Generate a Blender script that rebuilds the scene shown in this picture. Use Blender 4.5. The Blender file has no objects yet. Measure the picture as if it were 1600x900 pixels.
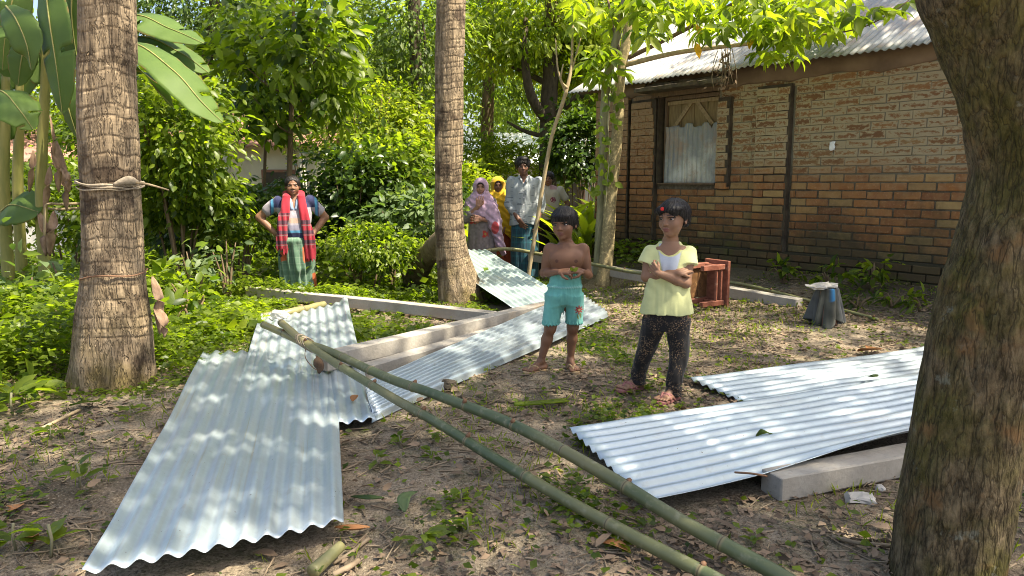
import bpy, bmesh, math, random
import numpy as np
from mathutils import Vector, Matrix

# ------------------------------------------------------------------ camera, sky, sun
SC = bpy.context.scene
COL = SC.collection
F, PITCH, CAMH = 1150.0, math.atan(168.0 / 1150.0), 1.22
cam_d = bpy.data.cameras.new('camera')
cam_d.sensor_width = 36.0
cam_d.lens = 36.0 * F / 1600.0
cam_d.clip_start = 0.05
cam_d.clip_end = 2000
cam = bpy.data.objects.new('camera', cam_d)
cam.location = (0, 0, CAMH)
cam.rotation_euler = (math.pi / 2 - PITCH, 0, 0)
COL.objects.link(cam)
SC.camera = cam

SUN_AZ, SUN_EL = math.radians(112), math.radians(60)       # azimuth clockwise from +Y
world = bpy.data.worlds.new('World')
SC.world = world
world.use_nodes = True
_t = world.node_tree
_sky = _t.nodes.new('ShaderNodeTexSky')
_sky.sky_type = 'NISHITA'
_sky.sun_disc = False
_sky.sun_elevation = SUN_EL
_sky.sun_rotation = SUN_AZ
_sky.air_density = 1.0
_sky.dust_density = 4.0
_sky.ozone_density = 0.4
_bg = _t.nodes['Background']
_bg.inputs['Strength'].default_value = 0.10
_t.links.new(_sky.outputs[0], _bg.inputs['Color'])
sun_d = bpy.data.lights.new('sun', 'SUN')
sun_d.energy = 4.4
sun_d.angle = math.radians(0.6)
sun_d.color = (1.0, 0.91, 0.74)
sun = bpy.data.objects.new('sun', sun_d)
_s = Vector((math.sin(SUN_AZ) * math.cos(SUN_EL), math.cos(SUN_AZ) * math.cos(SUN_EL), math.sin(SUN_EL)))
sun.rotation_euler = _s.to_track_quat('Z', 'Y').to_euler()
sun.location = (6, 0, 12)
COL.objects.link(sun)
SC.view_settings.view_transform = 'Standard'
SC.view_settings.look = 'None'
SC.view_settings.exposure = 1.75
SC.view_settings.gamma = 1.0
SC.view_settings.use_curve_mapping = False
SC.cycles.use_denoising = True
SC.cycles.filter_width = 1.0
SC.cycles.max_bounces = 8
SC.cycles.transparent_max_bounces = 8

# ------------------------------------------------------------------ helpers
RNG = np.random.default_rng(7)
_cp, _sp = math.cos(PITCH), math.sin(PITCH)


def ray(u, v):
    a, b = (u - 800) / F, (450 - v) / F
    return np.array([a, _cp + b * _sp, -_sp + b * _cp])


def GP(u, v, z=0.0):
    """point of the level z seen at a place of the photograph"""
    r = ray(u, v)
    return np.array([0, 0, CAMH]) + r * ((z - CAMH) / r[2])


def DP(u, v, y):
    """point at distance y ahead seen at a place of the photograph"""
    r = ray(u, v)
    return np.array([0, 0, CAMH]) + r * (y / r[1])


def sstep(a, b, x):
    t = np.clip((x - a) / (b - a), 0, 1)
    return t * t * (3 - 2 * t)


def _hash(ix, iy, iz, seed):
    n = (ix * 374761393 + iy * 668265263 + iz * 1274126177 + seed * 974634777) & 0x7fffffff
    n = ((n ^ (n >> 13)) * 1103515245) & 0x7fffffff
    n = ((n ^ (n >> 16)) * 668265263) & 0x7fffffff
    return ((n ^ (n >> 15)) & 0xffff) / 65535.0


def vnoise(P, scale=1.0, seed=0):
    P = np.asarray(P, float) * scale
    i = np.floor(P).astype(np.int64)
    f = P - i
    f = f * f * (3 - 2 * f)
    out = 0
    for dx in (0, 1):
        wx = f[..., 0] if dx else 1 - f[..., 0]
        for dy in (0, 1):
            wy = f[..., 1] if dy else 1 - f[..., 1]
            for dz in (0, 1):
                wz = f[..., 2] if dz else 1 - f[..., 2]
                out = out + wx * wy * wz * _hash(i[..., 0] + dx, i[..., 1] + dy, i[..., 2] + dz, seed)
    return out * 2 - 1


def fbm(P, scale=1.0, octv=4, seed=0, gain=0.5):
    s, a, o = 0, 1.0, 0
    for k in range(octv):
        s = s + a * vnoise(P, scale * 2 ** k, seed + k * 17)
        a *= gain
    return s


def unit(v):
    v = np.asarray(v, float)
    return v / (np.linalg.norm(v, axis=-1, keepdims=True) + 1e-12)


def tag(o, label=None, cat=None, group=None, kind=None):
    if label: o['label'] = label
    if cat: o['category'] = cat
    if group: o['group'] = group
    if kind: o['kind'] = kind
    return o


def empty(name, loc=(0, 0, 0), label=None, cat=None, group=None, rz=0.0):
    o = bpy.data.objects.new(name, None)
    o.empty_display_size = 0.1
    o.location = loc
    o.rotation_euler = (0, 0, rz)
    COL.objects.link(o)
    return tag(o, label, cat, group)


def mesh(name, V, Fc, mat=None, smooth=True, attrs=None):
    """mesh data from arrays; Fc is one (n,k) array or a list of faces"""
    me = bpy.data.meshes.new(name)
    V = np.ascontiguousarray(V, dtype=np.float32)
    if isinstance(Fc, np.ndarray):
        n, k = Fc.shape
        me.vertices.add(len(V))
        me.vertices.foreach_set('co', V.ravel())
        me.loops.add(n * k)
        me.loops.foreach_set('vertex_index', np.ascontiguousarray(Fc, dtype=np.int32).ravel())
        me.polygons.add(n)
        me.polygons.foreach_set('loop_start', np.arange(0, n * k, k, dtype=np.int32))
        me.update(calc_edges=True)
    else:
        me.from_pydata(V.tolist(), [], [list(map(int, f)) for f in Fc])
        me.update()
    me.polygons.foreach_set('use_smooth', np.full(len(me.polygons), smooth, dtype=bool))
    for an, arr in (attrs or {}).items():
        arr = np.asarray(arr, dtype=np.float32)
        if arr.ndim == 1:
            a = me.attributes.new(an, 'FLOAT', 'POINT')
            a.data.foreach_set('value', arr)
        else:
            if arr.shape[1] == 3:
                arr = np.concatenate([arr, np.ones((len(arr), 1), np.float32)], 1)
            a = me.attributes.new(an, 'FLOAT_COLOR', 'POINT')
            a.data.foreach_set('color', np.ascontiguousarray(arr).ravel())
    if mat: me.materials.append(mat)
    return me


def obj(name, me, parent=None, loc=None, rot=None, scale=None):
    o = bpy.data.objects.new(name, me)
    COL.objects.link(o)
    if parent is not None: o.parent = parent
    if loc is not None: o.location = loc
    if rot is not None: o.rotation_euler = rot
    if scale is not None: o.scale = scale if hasattr(scale, '__len__') else (scale,) * 3
    return o


def join(parts):
    """[(V,F[,attr])...] with F (n,k) of equal k -> one V,F"""
    Vs, Fs, o = [], [], 0
    for p in parts:
        Vs.append(p[0]); Fs.append(p[1] + o); o += len(p[0])
    return np.concatenate(Vs), np.concatenate(Fs)


def grid_faces(n, m, wrap=False):
    """quads of an n x m vertex grid; wrap closes the m direction"""
    i = np.arange(n - 1)[:, None]
    j = np.arange(m if wrap else m - 1)[None, :]
    j2 = (j + 1) % m
    f = np.stack([i * m + j, i * m + j2, (i + 1) * m + j2, (i + 1) * m + j], -1)
    return f.reshape(-1, 4)


def spline(pts, n):
    """Catmull-Rom through rows of pts, n samples"""
    P = np.asarray(pts, float)
    if len(P) == 2:
        t = np.linspace(0, 1, n)[:, None]
        return P[0] * (1 - t) + P[1] * t
    Q = np.concatenate([[2 * P[0] - P[1]], P, [2 * P[-1] - P[-2]]])
    t = np.linspace(0, len(P) - 1 - 1e-9, n)
    i = t.astype(int)
    f = (t - i)[:, None]
    a, b, c, d = Q[i], Q[i + 1], Q[i + 2], Q[i + 3]
    return 0.5 * ((2 * b) + (-a + c) * f + (2 * a - 5 * b + 4 * c - d) * f ** 2 + (-a + 3 * b - 3 * c + d) * f ** 3)


def tube(path, rad, seg=8, n=None, cap=True, disp=None):
    """swept tube along a path; rad scalar or per path point. quads only (caps are degenerate rings)"""
    path = np.asarray(path, float)
    rad = np.broadcast_to(np.asarray(rad, float), (len(path),))
    if n:
        S = spline(np.concatenate([path, rad[:, None]], 1), n)
        path, rad = S[:, :3], np.abs(S[:, 3])
    T = unit(np.gradient(path, axis=0))
    ref = np.array([0, 0, 1.0]) if abs(T[0, 2]) < 0.9 else np.array([1.0, 0, 0])
    U = np.zeros_like(T)
    u = unit(np.cross(ref, T[0]))
    for k in range(len(T)):
        u = unit(u - T[k] * np.dot(u, T[k]))
        U[k] = u
    W = np.cross(T, U)
    a = np.linspace(0, 2 * np.pi, seg, endpoint=False)
    R = np.broadcast_to(rad[:, None], (len(path), seg)).copy()
    if disp is not None: R = R + disp(path, a, R)
    V = path[:, None, :] + R[..., None] * (U[:, None, :] * np.cos(a)[None, :, None] + W[:, None, :] * np.sin(a)[None, :, None])
    if cap:
        V = np.concatenate([np.repeat(path[:1, None], seg, 1), V, np.repeat(path[-1:, None], seg, 1)])
    return V.reshape(-1, 3), grid_faces(len(V), seg, True)


def box(c, s, R=None):
    """8-vertex box, quads"""
    v = np.array([[x, y, z] for x in (-.5, .5) for y in (-.5, .5) for z in (-.5, .5)]) * np.asarray(s)
    if R is not None: v = v @ np.asarray(R).T
    f = np.array([[0, 1, 3, 2], [4, 6, 7, 5], [0, 4, 5, 1], [2, 3, 7, 6], [0, 2, 6, 4], [1, 5, 7, 3]])
    return v + np.asarray(c), f


def rough_box(s, nx=2, bev=0.006, jit=0.0, seed=0):
    """bevelled box around the origin with a little irregularity (mesh built by bmesh)"""
    bm = bmesh.new()
    bmesh.ops.create_cube(bm, size=1.0)
    bmesh.ops.scale(bm, vec=s, verts=bm.verts)
    if nx > 1:
        ax = int(np.argmax(s))
        es = [e for e in bm.edges if abs((e.verts[0].co - e.verts[1].co)[ax]) > 1e-6]
        bmesh.ops.subdivide_edges(bm, edges=es, cuts=nx - 1, use_grid_fill=True)
    if bev > 0:
        es = [e for e in bm.edges if len(e.link_faces) == 2 and e.calc_face_angle(0) > 0.5]
        bmesh.ops.bevel(bm, geom=es, offset=bev, segments=1, affect='EDGES')
    r = np.random.default_rng(seed)
    V = np.array([v.co for v in bm.verts])
    if jit: V = V + r.normal(0, jit, V.shape)
    Fc = [[v.index for v in f.verts] for f in bm.faces]
    bm.free()
    return V, Fc


def axes(d, up=(0, 0, 1)):
    """rotation whose columns are x=d, y, z~up"""
    x = unit(d)
    y = unit(np.cross(up, x))
    return np.stack([x, y, np.cross(x, y)], 1)


# ------------------------------------------------------------------ lie of the land
WALL0, WALLD, WALLN = np.array([1.562, 9.71]), np.array([0.607, -0.795]), np.array([-0.795, -0.607])


def gz(x, y, fine=True):
    x = np.asarray(x, float); y = np.asarray(y, float)
    s = (x - WALL0[0]) * WALLN[0] + (y - WALL0[1]) * WALLN[1]
    t = (x - WALL0[0]) * WALLD[0] + (y - WALL0[1]) * WALLD[1]
    z = 0.19 * (1 - sstep(0.1, 0.95, s)) * sstep(-2.2, -0.6, t)
    z = z + 0.05 * (1 - sstep(0.8, 3.0, s)) * sstep(-2.2, -0.6, t)
    dep = 0.36 - 0.14 * sstep(-1.6, -0.6, x)
    z = z - dep * sstep(7.35, 8.3, y - 0.25 * np.clip(x + 0.6, 0, 1)) * (1 - sstep(0.8, 1.5, x + 0.0 * y))
    P = np.stack([x, y, 0 * x], -1)
    z = z + 0.022 * fbm(P, 0.9, 3, 3)
    if fine: z = z + 0.010 * fbm(P, 5.0, 3, 9)
    return z
# ------------------------------------------------------------------ materials
class NT:
    def __init__(self, name):
        self.m = bpy.data.materials.new(name)
        self.m.use_nodes = True
        self.t = self.m.node_tree
        self.t.nodes.clear()
        self.out = self.t.nodes.new('ShaderNodeOutputMaterial')

    def n(self, typ, ins=None, **props):
        nd = self.t.nodes.new('ShaderNode' + typ)
        for k, v in props.items(): setattr(nd, k, v)
        for k, v in (ins or {}).items(): self.set(nd.inputs[k], v)
        return nd

    def set(self, sock, v):
        if isinstance(v, bpy.types.NodeSocket): self.t.links.new(v, sock)
        elif hasattr(v, '__len__') and sock.type == 'RGBA' and len(v) == 3: sock.default_value = (*v, 1)
        else: sock.default_value = v

    def math(self, op, a, b=0.0, clamp=False):
        return self.n('Math', {0: a, 1: b}, operation=op, use_clamp=clamp).outputs[0]

    def mix(self, f, a, b, mode='MIX'):
        nd = self.n('MixRGB', {0: f, 1: a, 2: b}, blend_type=mode)
        return nd.outputs[0]

    def noise(self, vec, scale, detail=4, rough=0.55, dist=0.0):
        nd = self.n('TexNoise', {'Scale': scale, 'Detail': detail, 'Roughness': rough, 'Distortion': dist})
        if vec is not None: self.set(nd.inputs['Vector'], vec)
        return nd.outputs['Fac']

    def ramp(self, f, stops, interp='LINEAR'):
        nd = self.n('ValToRGB', {0: f})
        cr = nd.color_ramp
        cr.interpolation = interp
        while len(cr.elements) < len(stops): cr.elements.new(0.5)
        for e, (p, c) in zip(cr.elements, stops):
            e.position = p
            e.color = (*c, 1) if hasattr(c, '__len__') else (c, c, c, 1)
        return nd.outputs[0]

    def remap(self, f, a, b, c=0.0, d=1.0):
        return self.n('MapRange', {0: f, 1: a, 2: b, 3: c, 4: d}, clamp=True).outputs[0]

    def pos(self): return self.n('NewGeometry').outputs['Position']
    def obj(self): return self.n('TexCoord').outputs['Object']
    def gen(self): return self.n('TexCoord').outputs['Generated']
    def rnd(self): return self.n('ObjectInfo').outputs['Random']
    def attr(self, name, out='Fac'): return self.n('Attribute', attribute_name=name).outputs[out]
    def scale(self, vec, s): return self.n('Mapping', {'Vector': vec, 'Scale': s}).outputs[0]
    def xyz(self, vec): return self.n('SeparateXYZ', {0: vec}).outputs

    def bump(self, h, strength=0.5, dist=0.01):
        return self.n('Bump', {'Height': h, 'Strength': strength, 'Distance': dist}).outputs[0]

    def bsdf(self, color, rough=0.7, metal=0.0, normal=None, spec=0.4, **kw):
        ins = {'Base Color': color, 'Roughness': rough, 'Metallic': metal, 'Specular IOR Level': spec}
        if normal is not None: ins['Normal'] = normal
        ins.update(kw)
        return self.n('BsdfPrincipled', ins).outputs[0]

    def done(self, sh):
        self.t.links.new(sh, self.out.inputs['Surface'])
        return self.m


def leaf_mat(name, dark, light, trans=0.45, rough=0.42, tcol=None, glow=1.0):
    a = NT(name)
    t = a.attr('tint')
    n = a.noise(a.pos(), 1.3, 2)
    f = a.math('ADD', t, a.math('MULTIPLY', a.math('SUBTRACT', n, 0.5), 0.5), clamp=True)
    c = a.mix(f, dark, light)
    tc = a.mix(1.0, c, tcol or (1.0 * 2.3, 0.95 * 2.5, 0.55 * 1.2), 'MULTIPLY')
    sh = a.bsdf(c, rough, spec=0.42)
    tr = a.n('BsdfTranslucent', {'Color': tc}).outputs[0]
    return a.done(a.n('MixShader', {0: trans, 1: sh, 2: tr}).outputs[0])


M = {}
M['leaf_mid'] = leaf_mat('leaf_mid', (0.038, 0.070, 0.007), (0.175, 0.230, 0.022), 0.55)
M['leaf_bright'] = leaf_mat('leaf_bright', (0.046, 0.084, 0.007), (0.200, 0.255, 0.024), 0.55)
M['leaf_dark'] = leaf_mat('leaf_dark', (0.026, 0.054, 0.010), (0.075, 0.120, 0.018), 0.35, 0.35)
M['leaf_lime'] = leaf_mat('leaf_lime', (0.075, 0.120, 0.009), (0.255, 0.295, 0.026), 0.55)
M['leaf_far'] = leaf_mat('leaf_far', (0.060, 0.100, 0.018), (0.150, 0.195, 0.040), 0.5, 0.55)
M['leaf_pale'] = leaf_mat('leaf_pale', (0.070, 0.115, 0.045), (0.150, 0.200, 0.085), 0.4, 0.55)
M['leaf_canopy'] = leaf_mat('leaf_canopy', (0.035, 0.080, 0.015), (0.080, 0.140, 0.025), 0.35)
M['leaf_yellow'] = leaf_mat('leaf_yellow', (0.62, 0.33, 0.02), (0.75, 0.45, 0.03), 0.4, tcol=(1.2, 1.0, 0.6))


def _banana():
    a = NT('banana_leaf')
    al, ac = a.attr('along'), a.attr('across')
    stripe = a.n('TexWave', {'Vector': a.n('CombineXYZ', {0: a.math('ADD', a.math('MULTIPLY', al, 1.0), a.math('MULTIPLY', a.math('ABSOLUTE', ac), -0.12))}).outputs[0],
                             'Scale': 22.0, 'Distortion': 1.5, 'Detail': 2.0}).outputs['Fac']
    n = a.noise(a.pos(), 5, 3)
    c = a.mix(n, (0.070, 0.125, 0.018), (0.145, 0.215, 0.038))
    c = a.mix(a.math('MULTIPLY', stripe, 0.30), c, (0.120, 0.200, 0.070))
    c = a.mix(a.remap(a.math('ABSOLUTE', ac), 0.06, 0.03), c, (0.17, 0.25, 0.07))
    edge = a.math('MULTIPLY', a.remap(a.math('ABSOLUTE', ac), 0.9, 1.0), a.remap(a.noise(a.pos(), 9, 2), 0.5, 0.6))
    c = a.mix(edge, c, (0.26, 0.17, 0.05))
    nr = a.bump(stripe, 0.25, 0.004)
    sh = a.bsdf(c, 0.50, spec=0.3, normal=nr)
    tr = a.n('BsdfTranslucent', {'Color': a.mix(1.0, c, (1.8, 2.1, 0.6), 'MULTIPLY')}).outputs[0]
    return a.done(a.n('MixShader', {0: 0.38, 1: sh, 2: tr}).outputs[0])
M['banana_leaf'] = _banana()


def simple(name, c1, c2, scale=6.0, rough=0.8, bump=0.3, dist=0.01, stretch=(1, 1, 1), detail=5, spec=0.3, metal=0.0, space='obj'):
    a = NT(name)
    v = a.scale(a.obj() if space == 'obj' else a.pos(), stretch)
    n = a.noise(v, scale, detail)
    c = a.mix(a.remap(n, 0.3, 0.7), c1, c2)
    return a.done(a.bsdf(c, rough, metal, a.bump(n, bump, dist), spec))


def _ground():
    a = NT('yard_soil')
    p = a.pos()
    big = a.noise(p, 0.55, 4)
    mid = a.noise(p, 3.0, 6, 0.65)
    fine = a.noise(p, 28.0, 5, 0.7)
    c = a.mix(a.remap(mid, 0.35, 0.65), (0.108, 0.084, 0.058), (0.250, 0.198, 0.140))
    c = a.mix(a.remap(big, 0.40, 0.62), c, (0.360, 0.288, 0.202))
    c = a.mix(a.math('MULTIPLY', a.remap(fine, 0.48, 0.70), 0.55), c, (0.105, 0.080, 0.055))
    x, y, z = a.xyz(p)
    green = a.remap(a.noise(p, 1.6, 5, 0.7), 0.50, 0.62)
    # more growth in the soil towards the left and behind
    g2 = a.math('MULTIPLY', green, 0.55)
    left = a.math('MULTIPLY', a.remap(x, -1.2, -3.2), a.remap(y, 4.2, 6.5))
    far = a.remap(y, 8.6, 11.5)
    g3 = a.math('MAXIMUM', g2, a.math('MAXIMUM', a.math('MULTIPLY', left, 0.8), far))
    c = a.mix(a.math('MULTIPLY', g3, a.remap(fine, 0.35, 0.6)), c, (0.070, 0.085, 0.030))
    speck = a.noise(p, 95.0, 3, 0.7)
    c = a.mix(a.math('MULTIPLY', a.remap(speck, 0.55, 0.66), 0.7), c, (0.40, 0.33, 0.24))
    c = a.mix(a.math('MULTIPLY', a.remap(speck, 0.46, 0.36), 0.75), c, (0.050, 0.037, 0.025))
    sw = a.math('ADD', a.math('MULTIPLY', a.math('SUBTRACT', x, 1.562), -0.795), a.math('MULTIPLY', a.math('SUBTRACT', y, 9.71), -0.607))
    wall_dark = a.math('MULTIPLY', a.remap(sw, 0.85, 0.35), a.remap(x, 0.6, 1.4))  # soil gets darker towards the house wall
    c = a.mix(a.math('MULTIPLY', wall_dark, 0.75), c, (0.075, 0.060, 0.040))
    h = a.math('ADD', a.math('ADD', a.math('MULTIPLY', mid, 0.6), a.math('MULTIPLY', fine, 0.5)), a.math('MULTIPLY', speck, 0.25))
    return a.done(a.bsdf(c, 0.95, 0, a.bump(h, 1.0, 0.04), 0.12))
M['soil'] = _ground()


def _tin(name, base=(0.48, 0.555, 0.585), rough=0.36, metal=0.55, dirt=0.25, rust=0.0):
    a = NT(name)
    o = a.obj()
    sp = a.n('TexVoronoi', {'Vector': o, 'Scale': 55.0}).outputs['Color']
    spv = a.xyz(sp)[0]
    n = a.noise(a.scale(o, (1, 1, 1)), 2.2, 5)
    al, ac = a.attr('along'), a.attr('across')
    streak = a.noise(a.n('CombineXYZ', {0: a.math('MULTIPLY', al, 0.8), 1: a.math('MULTIPLY', ac, 60.0)}).outputs[0], 1.0, 3)
    c = a.mix(spv, base, tuple(x * 0.93 for x in base))
    c = a.mix(a.math('MULTIPLY', a.remap(n, 0.48, 0.66), dirt), c, (0.55, 0.55, 0.50))
    c = a.mix(a.math('MULTIPLY', a.math('MULTIPLY', a.remap(streak, 0.58, 0.68), a.remap(a.noise(o, 1.4, 3), 0.42, 0.6)), dirt * 2.2), c, (0.45, 0.40, 0.26))
    mud = a.noise(o, 7.0, 6, 0.72)
    c = a.mix(a.math('MULTIPLY', a.remap(mud, 0.60, 0.72), dirt * 1.4), c, (0.33, 0.28, 0.20))
    spk = a.noise(o, 70.0, 2)
    c = a.mix(a.remap(spk, 0.735, 0.76), c, (0.10, 0.07, 0.05))
    if rust:
        rn = a.noise(o, 3.2, 6, 0.7)
        c = a.mix(a.math('MULTIPLY', a.remap(rn, 0.50, 0.68), rust), c, (0.30, 0.20, 0.13))
        c = a.mix(a.math('MULTIPLY', a.remap(streak, 0.5, 0.75), rust * 0.7), c, (0.22, 0.20, 0.17))
    scr = a.noise(a.n('CombineXYZ', {0: a.math('MULTIPLY', al, 3.0), 1: a.math('MULTIPLY', ac, 160.0)}).outputs[0], 1.0, 2)
    r = a.math('ADD', rough, a.math('MULTIPLY', a.math('SUBTRACT', scr, 0.5), 0.25))
    nb = a.bump(a.noise(o, 4.0, 3), 0.12, 0.02)
    return a.done(a.bsdf(c, r, metal, nb, 0.5))
M['tin'] = _tin('zinc_sheet')
M['tin_green'] = _tin('zinc_sheet_dull', (0.44, 0.53, 0.50), 0.45, 0.35, 0.45)  # teal tint stands in for reflected surroundings, put into the base colour
M['tin_roof'] = _tin('weathered_zinc', (0.225, 0.238, 0.24), 0.6, 0.12, 0.7, 0.75)
M['tin_patch'] = _tin('old_zinc_patch', (0.235, 0.248, 0.245), 0.65, 0.10, 0.9, 0.85)
M['tin_white'] = _tin('bright_zinc', (0.70, 0.72, 0.72), 0.45, 0.2, 0.3, 0.1)


def _concrete():
    a = NT('concrete_post')
    o = a.obj()
    n, f = a.noise(o, 5, 6, 0.65), a.noise(o, 60, 4)
    c = a.mix(a.remap(n, 0.3, 0.7), (0.265, 0.240, 0.200), (0.400, 0.368, 0.315))
    c = a.mix(a.math('MULTIPLY', a.remap(f, 0.55, 0.75), 0.5), c, (0.20, 0.19, 0.17))
    c = a.mix(a.remap(a.noise(o, 1.6, 4), 0.56, 0.72), c, (0.33, 0.26, 0.19))
    return a.done(a.bsdf(c, 0.85, 0, a.bump(a.math('ADD', f, n), 0.35, 0.006), 0.25))
M['concrete'] = _concrete()


def _bamboo(name, g1, g2):
    a = NT(name)
    al = a.attr('along')
    band = a.attr('node')
    o = a.obj()
    n = a.noise(a.scale(o, (1, 1, 1)), 5, 5)
    c = a.mix(a.remap(n, 0.3, 0.7), g1, g2)
    c = a.mix(a.remap(a.noise(a.n('CombineXYZ', {0: al}).outputs[0], 1.2, 2), 0.45, 0.7), c, (0.175, 0.160, 0.075))
    c = a.mix(a.math('MULTIPLY', a.remap(a.noise(a.scale(o, (1, 1, 1)), 26, 4), 0.55, 0.7), 0.5), c, (0.24, 0.23, 0.15))
    c = a.mix(a.math('MULTIPLY', a.attr('old'), a.remap(n, 0.2, 0.6, 0.55, 1.0)), c, (0.255, 0.225, 0.095))
    c = a.mix(a.math('MULTIPLY', a.remap(a.noise(o, 8, 6, 0.75), 0.60, 0.72), 0.55), c, (0.075, 0.062, 0.035))
    c = a.mix(a.remap(band, 0.25, 0.75), c, (0.165, 0.145, 0.075))
    c = a.mix(a.remap(band, 0.86, 1.0), c, (0.07, 0.055, 0.03))
    return a.done(a.bsdf(c, 0.42, 0, a.bump(a.noise(o, 40, 3), 0.12, 0.004), 0.4))
M['bamboo'] = _bamboo('green_bamboo', (0.040, 0.066, 0.030), (0.098, 0.116, 0.052))
M['bamboo_pale'] = _bamboo('fading_bamboo', (0.085, 0.105, 0.040), (0.170, 0.165, 0.070))


def _brick():
    a = NT('brick')
    r = a.rnd()
    g = a.gen()
    p = a.pos()
    o = a.obj()
    x, y, z = a.xyz(p)
    gx, gy, gzz = a.xyz(g)
    base = a.ramp(r, [(0.0, (0.165, 0.068, 0.026)), (0.2, (0.265, 0.118, 0.040)), (0.4, (0.320, 0.155, 0.055)),
                      (0.55, (0.215, 0.095, 0.036)), (0.72, (0.295, 0.140, 0.048)), (0.88, (0.330, 0.212, 0.084)), (1.0, (0.145, 0.064, 0.029))])
    off = a.n('CombineXYZ', {0: a.math('MULTIPLY', r, 97.0), 1: a.math('MULTIPLY', r, 31.0)}).outputs[0]
    ov = a.n('VectorMath', {0: o, 1: off}, operation='ADD').outputs[0]
    n1, n2, n3 = a.noise(ov, 14, 4), a.noise(ov, 45, 4), a.noise(a.scale(ov, (1, 1, 2.2)), 22, 5, 0.65)
    c = a.mix(a.remap(n1, 0.35, 0.7), base, a.mix(0.5, base, (0.16, 0.06, 0.035)))
    c = a.mix(a.math('MULTIPLY', a.remap(n2, 0.55, 0.72), 0.4), c, (0.42, 0.26, 0.14))
    # lime smeared over the edges of the upper bricks
    ex = a.math('MULTIPLY', a.math('MINIMUM', gx, a.math('SUBTRACT', 1.0, gx)), 3.2)
    ez = a.math('MINIMUM', gzz, a.math('SUBTRACT', 1.0, gzz))
    e = a.math('MINIMUM', ex, ez)
    smear = a.remap(a.math('ADD', e, a.math('ADD', a.math('MULTIPLY', a.math('SUBTRACT', n3, 0.5), 2.0), a.math('MULTIPLY', a.math('SUBTRACT', a.math('FRACT', a.math('MULTIPLY', r, 7.31)), 0.5), 0.26))), 0.45, 0.22)
    hi = a.remap(a.math('ADD', z, a.math('MULTIPLY', a.math('SUBTRACT', a.noise(p, 1.4, 3), 0.5), 0.5)), 1.18, 1.44)
    hi = a.math('MULTIPLY', hi, a.remap(x, 1.7, 2.5, 0.45, 1.0))
    c = a.mix(a.math('MULTIPLY', smear, hi), c, (0.315, 0.258, 0.160))
    c = a.mix(a.math('MULTIPLY', hi, a.remap(n2, 0.4, 0.65, 0.0, 0.35)), c, (0.30, 0.235, 0.135))
    c = a.mix(a.math('MULTIPLY', a.math('MULTIPLY', hi, a.remap(a.math('FRACT', a.math('MULTIPLY', r, 3.7)), 0.6, 0.9)), a.math('MULTIPLY', a.math('SUBTRACT', 1.0, smear), 0.7)), c, (0.085, 0.042, 0.022))
    c = a.mix(a.math('MULTIPLY', a.math('MULTIPLY', hi, a.math('SUBTRACT', 1.0, smear)), 0.55), c, (0.175, 0.092, 0.042))
    wash = a.math('MULTIPLY', a.remap(a.noise(ov, 9, 4), 0.40, 0.65), a.math('MULTIPLY', a.remap(z, 0.75, 1.15), a.remap(z, 1.5, 1.3)))
    c = a.mix(a.math('MULTIPLY', wash, 0.45), c, (0.30, 0.20, 0.105))
    # yellowed lime low on the window side
    yel = a.math('MULTIPLY', a.remap(r, 0.70, 0.78), a.remap(z, 1.45, 0.9))
    c = a.mix(a.math('MULTIPLY', yel, 0.5), c, (0.33, 0.24, 0.10))
    # soot and moss low on the wall
    damp = a.remap(a.math('ADD', z, a.math('MULTIPLY', a.math('SUBTRACT', a.noise(p, 2.2, 5, 0.7), 0.5), 1.5)), 1.02, 0.48)
    c = a.mix(a.math('MULTIPLY', damp, 0.85), c, (0.050, 0.046, 0.026))
    moss = a.math('MULTIPLY', a.remap(z, 0.75, 0.35), a.remap(a.noise(p, 3.5, 4), 0.52, 0.66))
    c = a.mix(a.math('MULTIPLY', moss, 0.6), c, (0.085, 0.095, 0.020))
    return a.done(a.bsdf(c, 0.88, 0, a.bump(n2, 0.5, 0.006), 0.2))
M['brick'] = _brick()


def _mortar():
    a = NT('wall_mortar')
    p = a.pos()
    x, y, z = a.xyz(p)
    n = a.noise(p, 30, 4)
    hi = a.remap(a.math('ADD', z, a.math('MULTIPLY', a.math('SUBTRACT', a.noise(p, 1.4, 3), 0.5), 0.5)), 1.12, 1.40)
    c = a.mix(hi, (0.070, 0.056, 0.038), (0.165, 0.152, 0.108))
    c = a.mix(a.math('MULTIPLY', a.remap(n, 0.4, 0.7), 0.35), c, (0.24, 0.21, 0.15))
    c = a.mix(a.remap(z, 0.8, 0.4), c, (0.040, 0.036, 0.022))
    return a.done(a.bsdf(c, 0.95, 0, a.bump(n, 0.6, 0.01), 0.15))
M['mortar'] = _mortar()
M['pier_dark'] = simple('dark_pier', (0.030, 0.024, 0.017), (0.085, 0.066, 0.044), 9, 0.95, 0.5, 0.01)  # dark tone of the pier sides and the window reveal
M['plaster'] = simple('mud_plaster', (0.130, 0.088, 0.055), (0.215, 0.150, 0.095), 4, 0.92, 0.5, 0.02)
M['dark_concrete'] = simple('dark_concrete', (0.035, 0.028, 0.020), (0.120, 0.096, 0.064), 9, 0.92, 0.6, 0.015)  # mottled dark tone for the ledge, its rubble and the brick piece
M['old_plank'] = simple('old_plank', (0.130, 0.092, 0.042), (0.265, 0.195, 0.095), 9, 0.8, 0.5, 0.006, (6, 6, 0.7))
M['plank_brace'] = simple('plank_brace', (0.200, 0.140, 0.070), (0.330, 0.250, 0.140), 9, 0.8, 0.5, 0.006, (5, 5, 1.2))
M['dark_frame'] = simple('dark_frame', (0.090, 0.060, 0.038), (0.170, 0.115, 0.070), 9, 0.8, 0.4, 0.006, (6, 6, 0.8))


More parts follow.
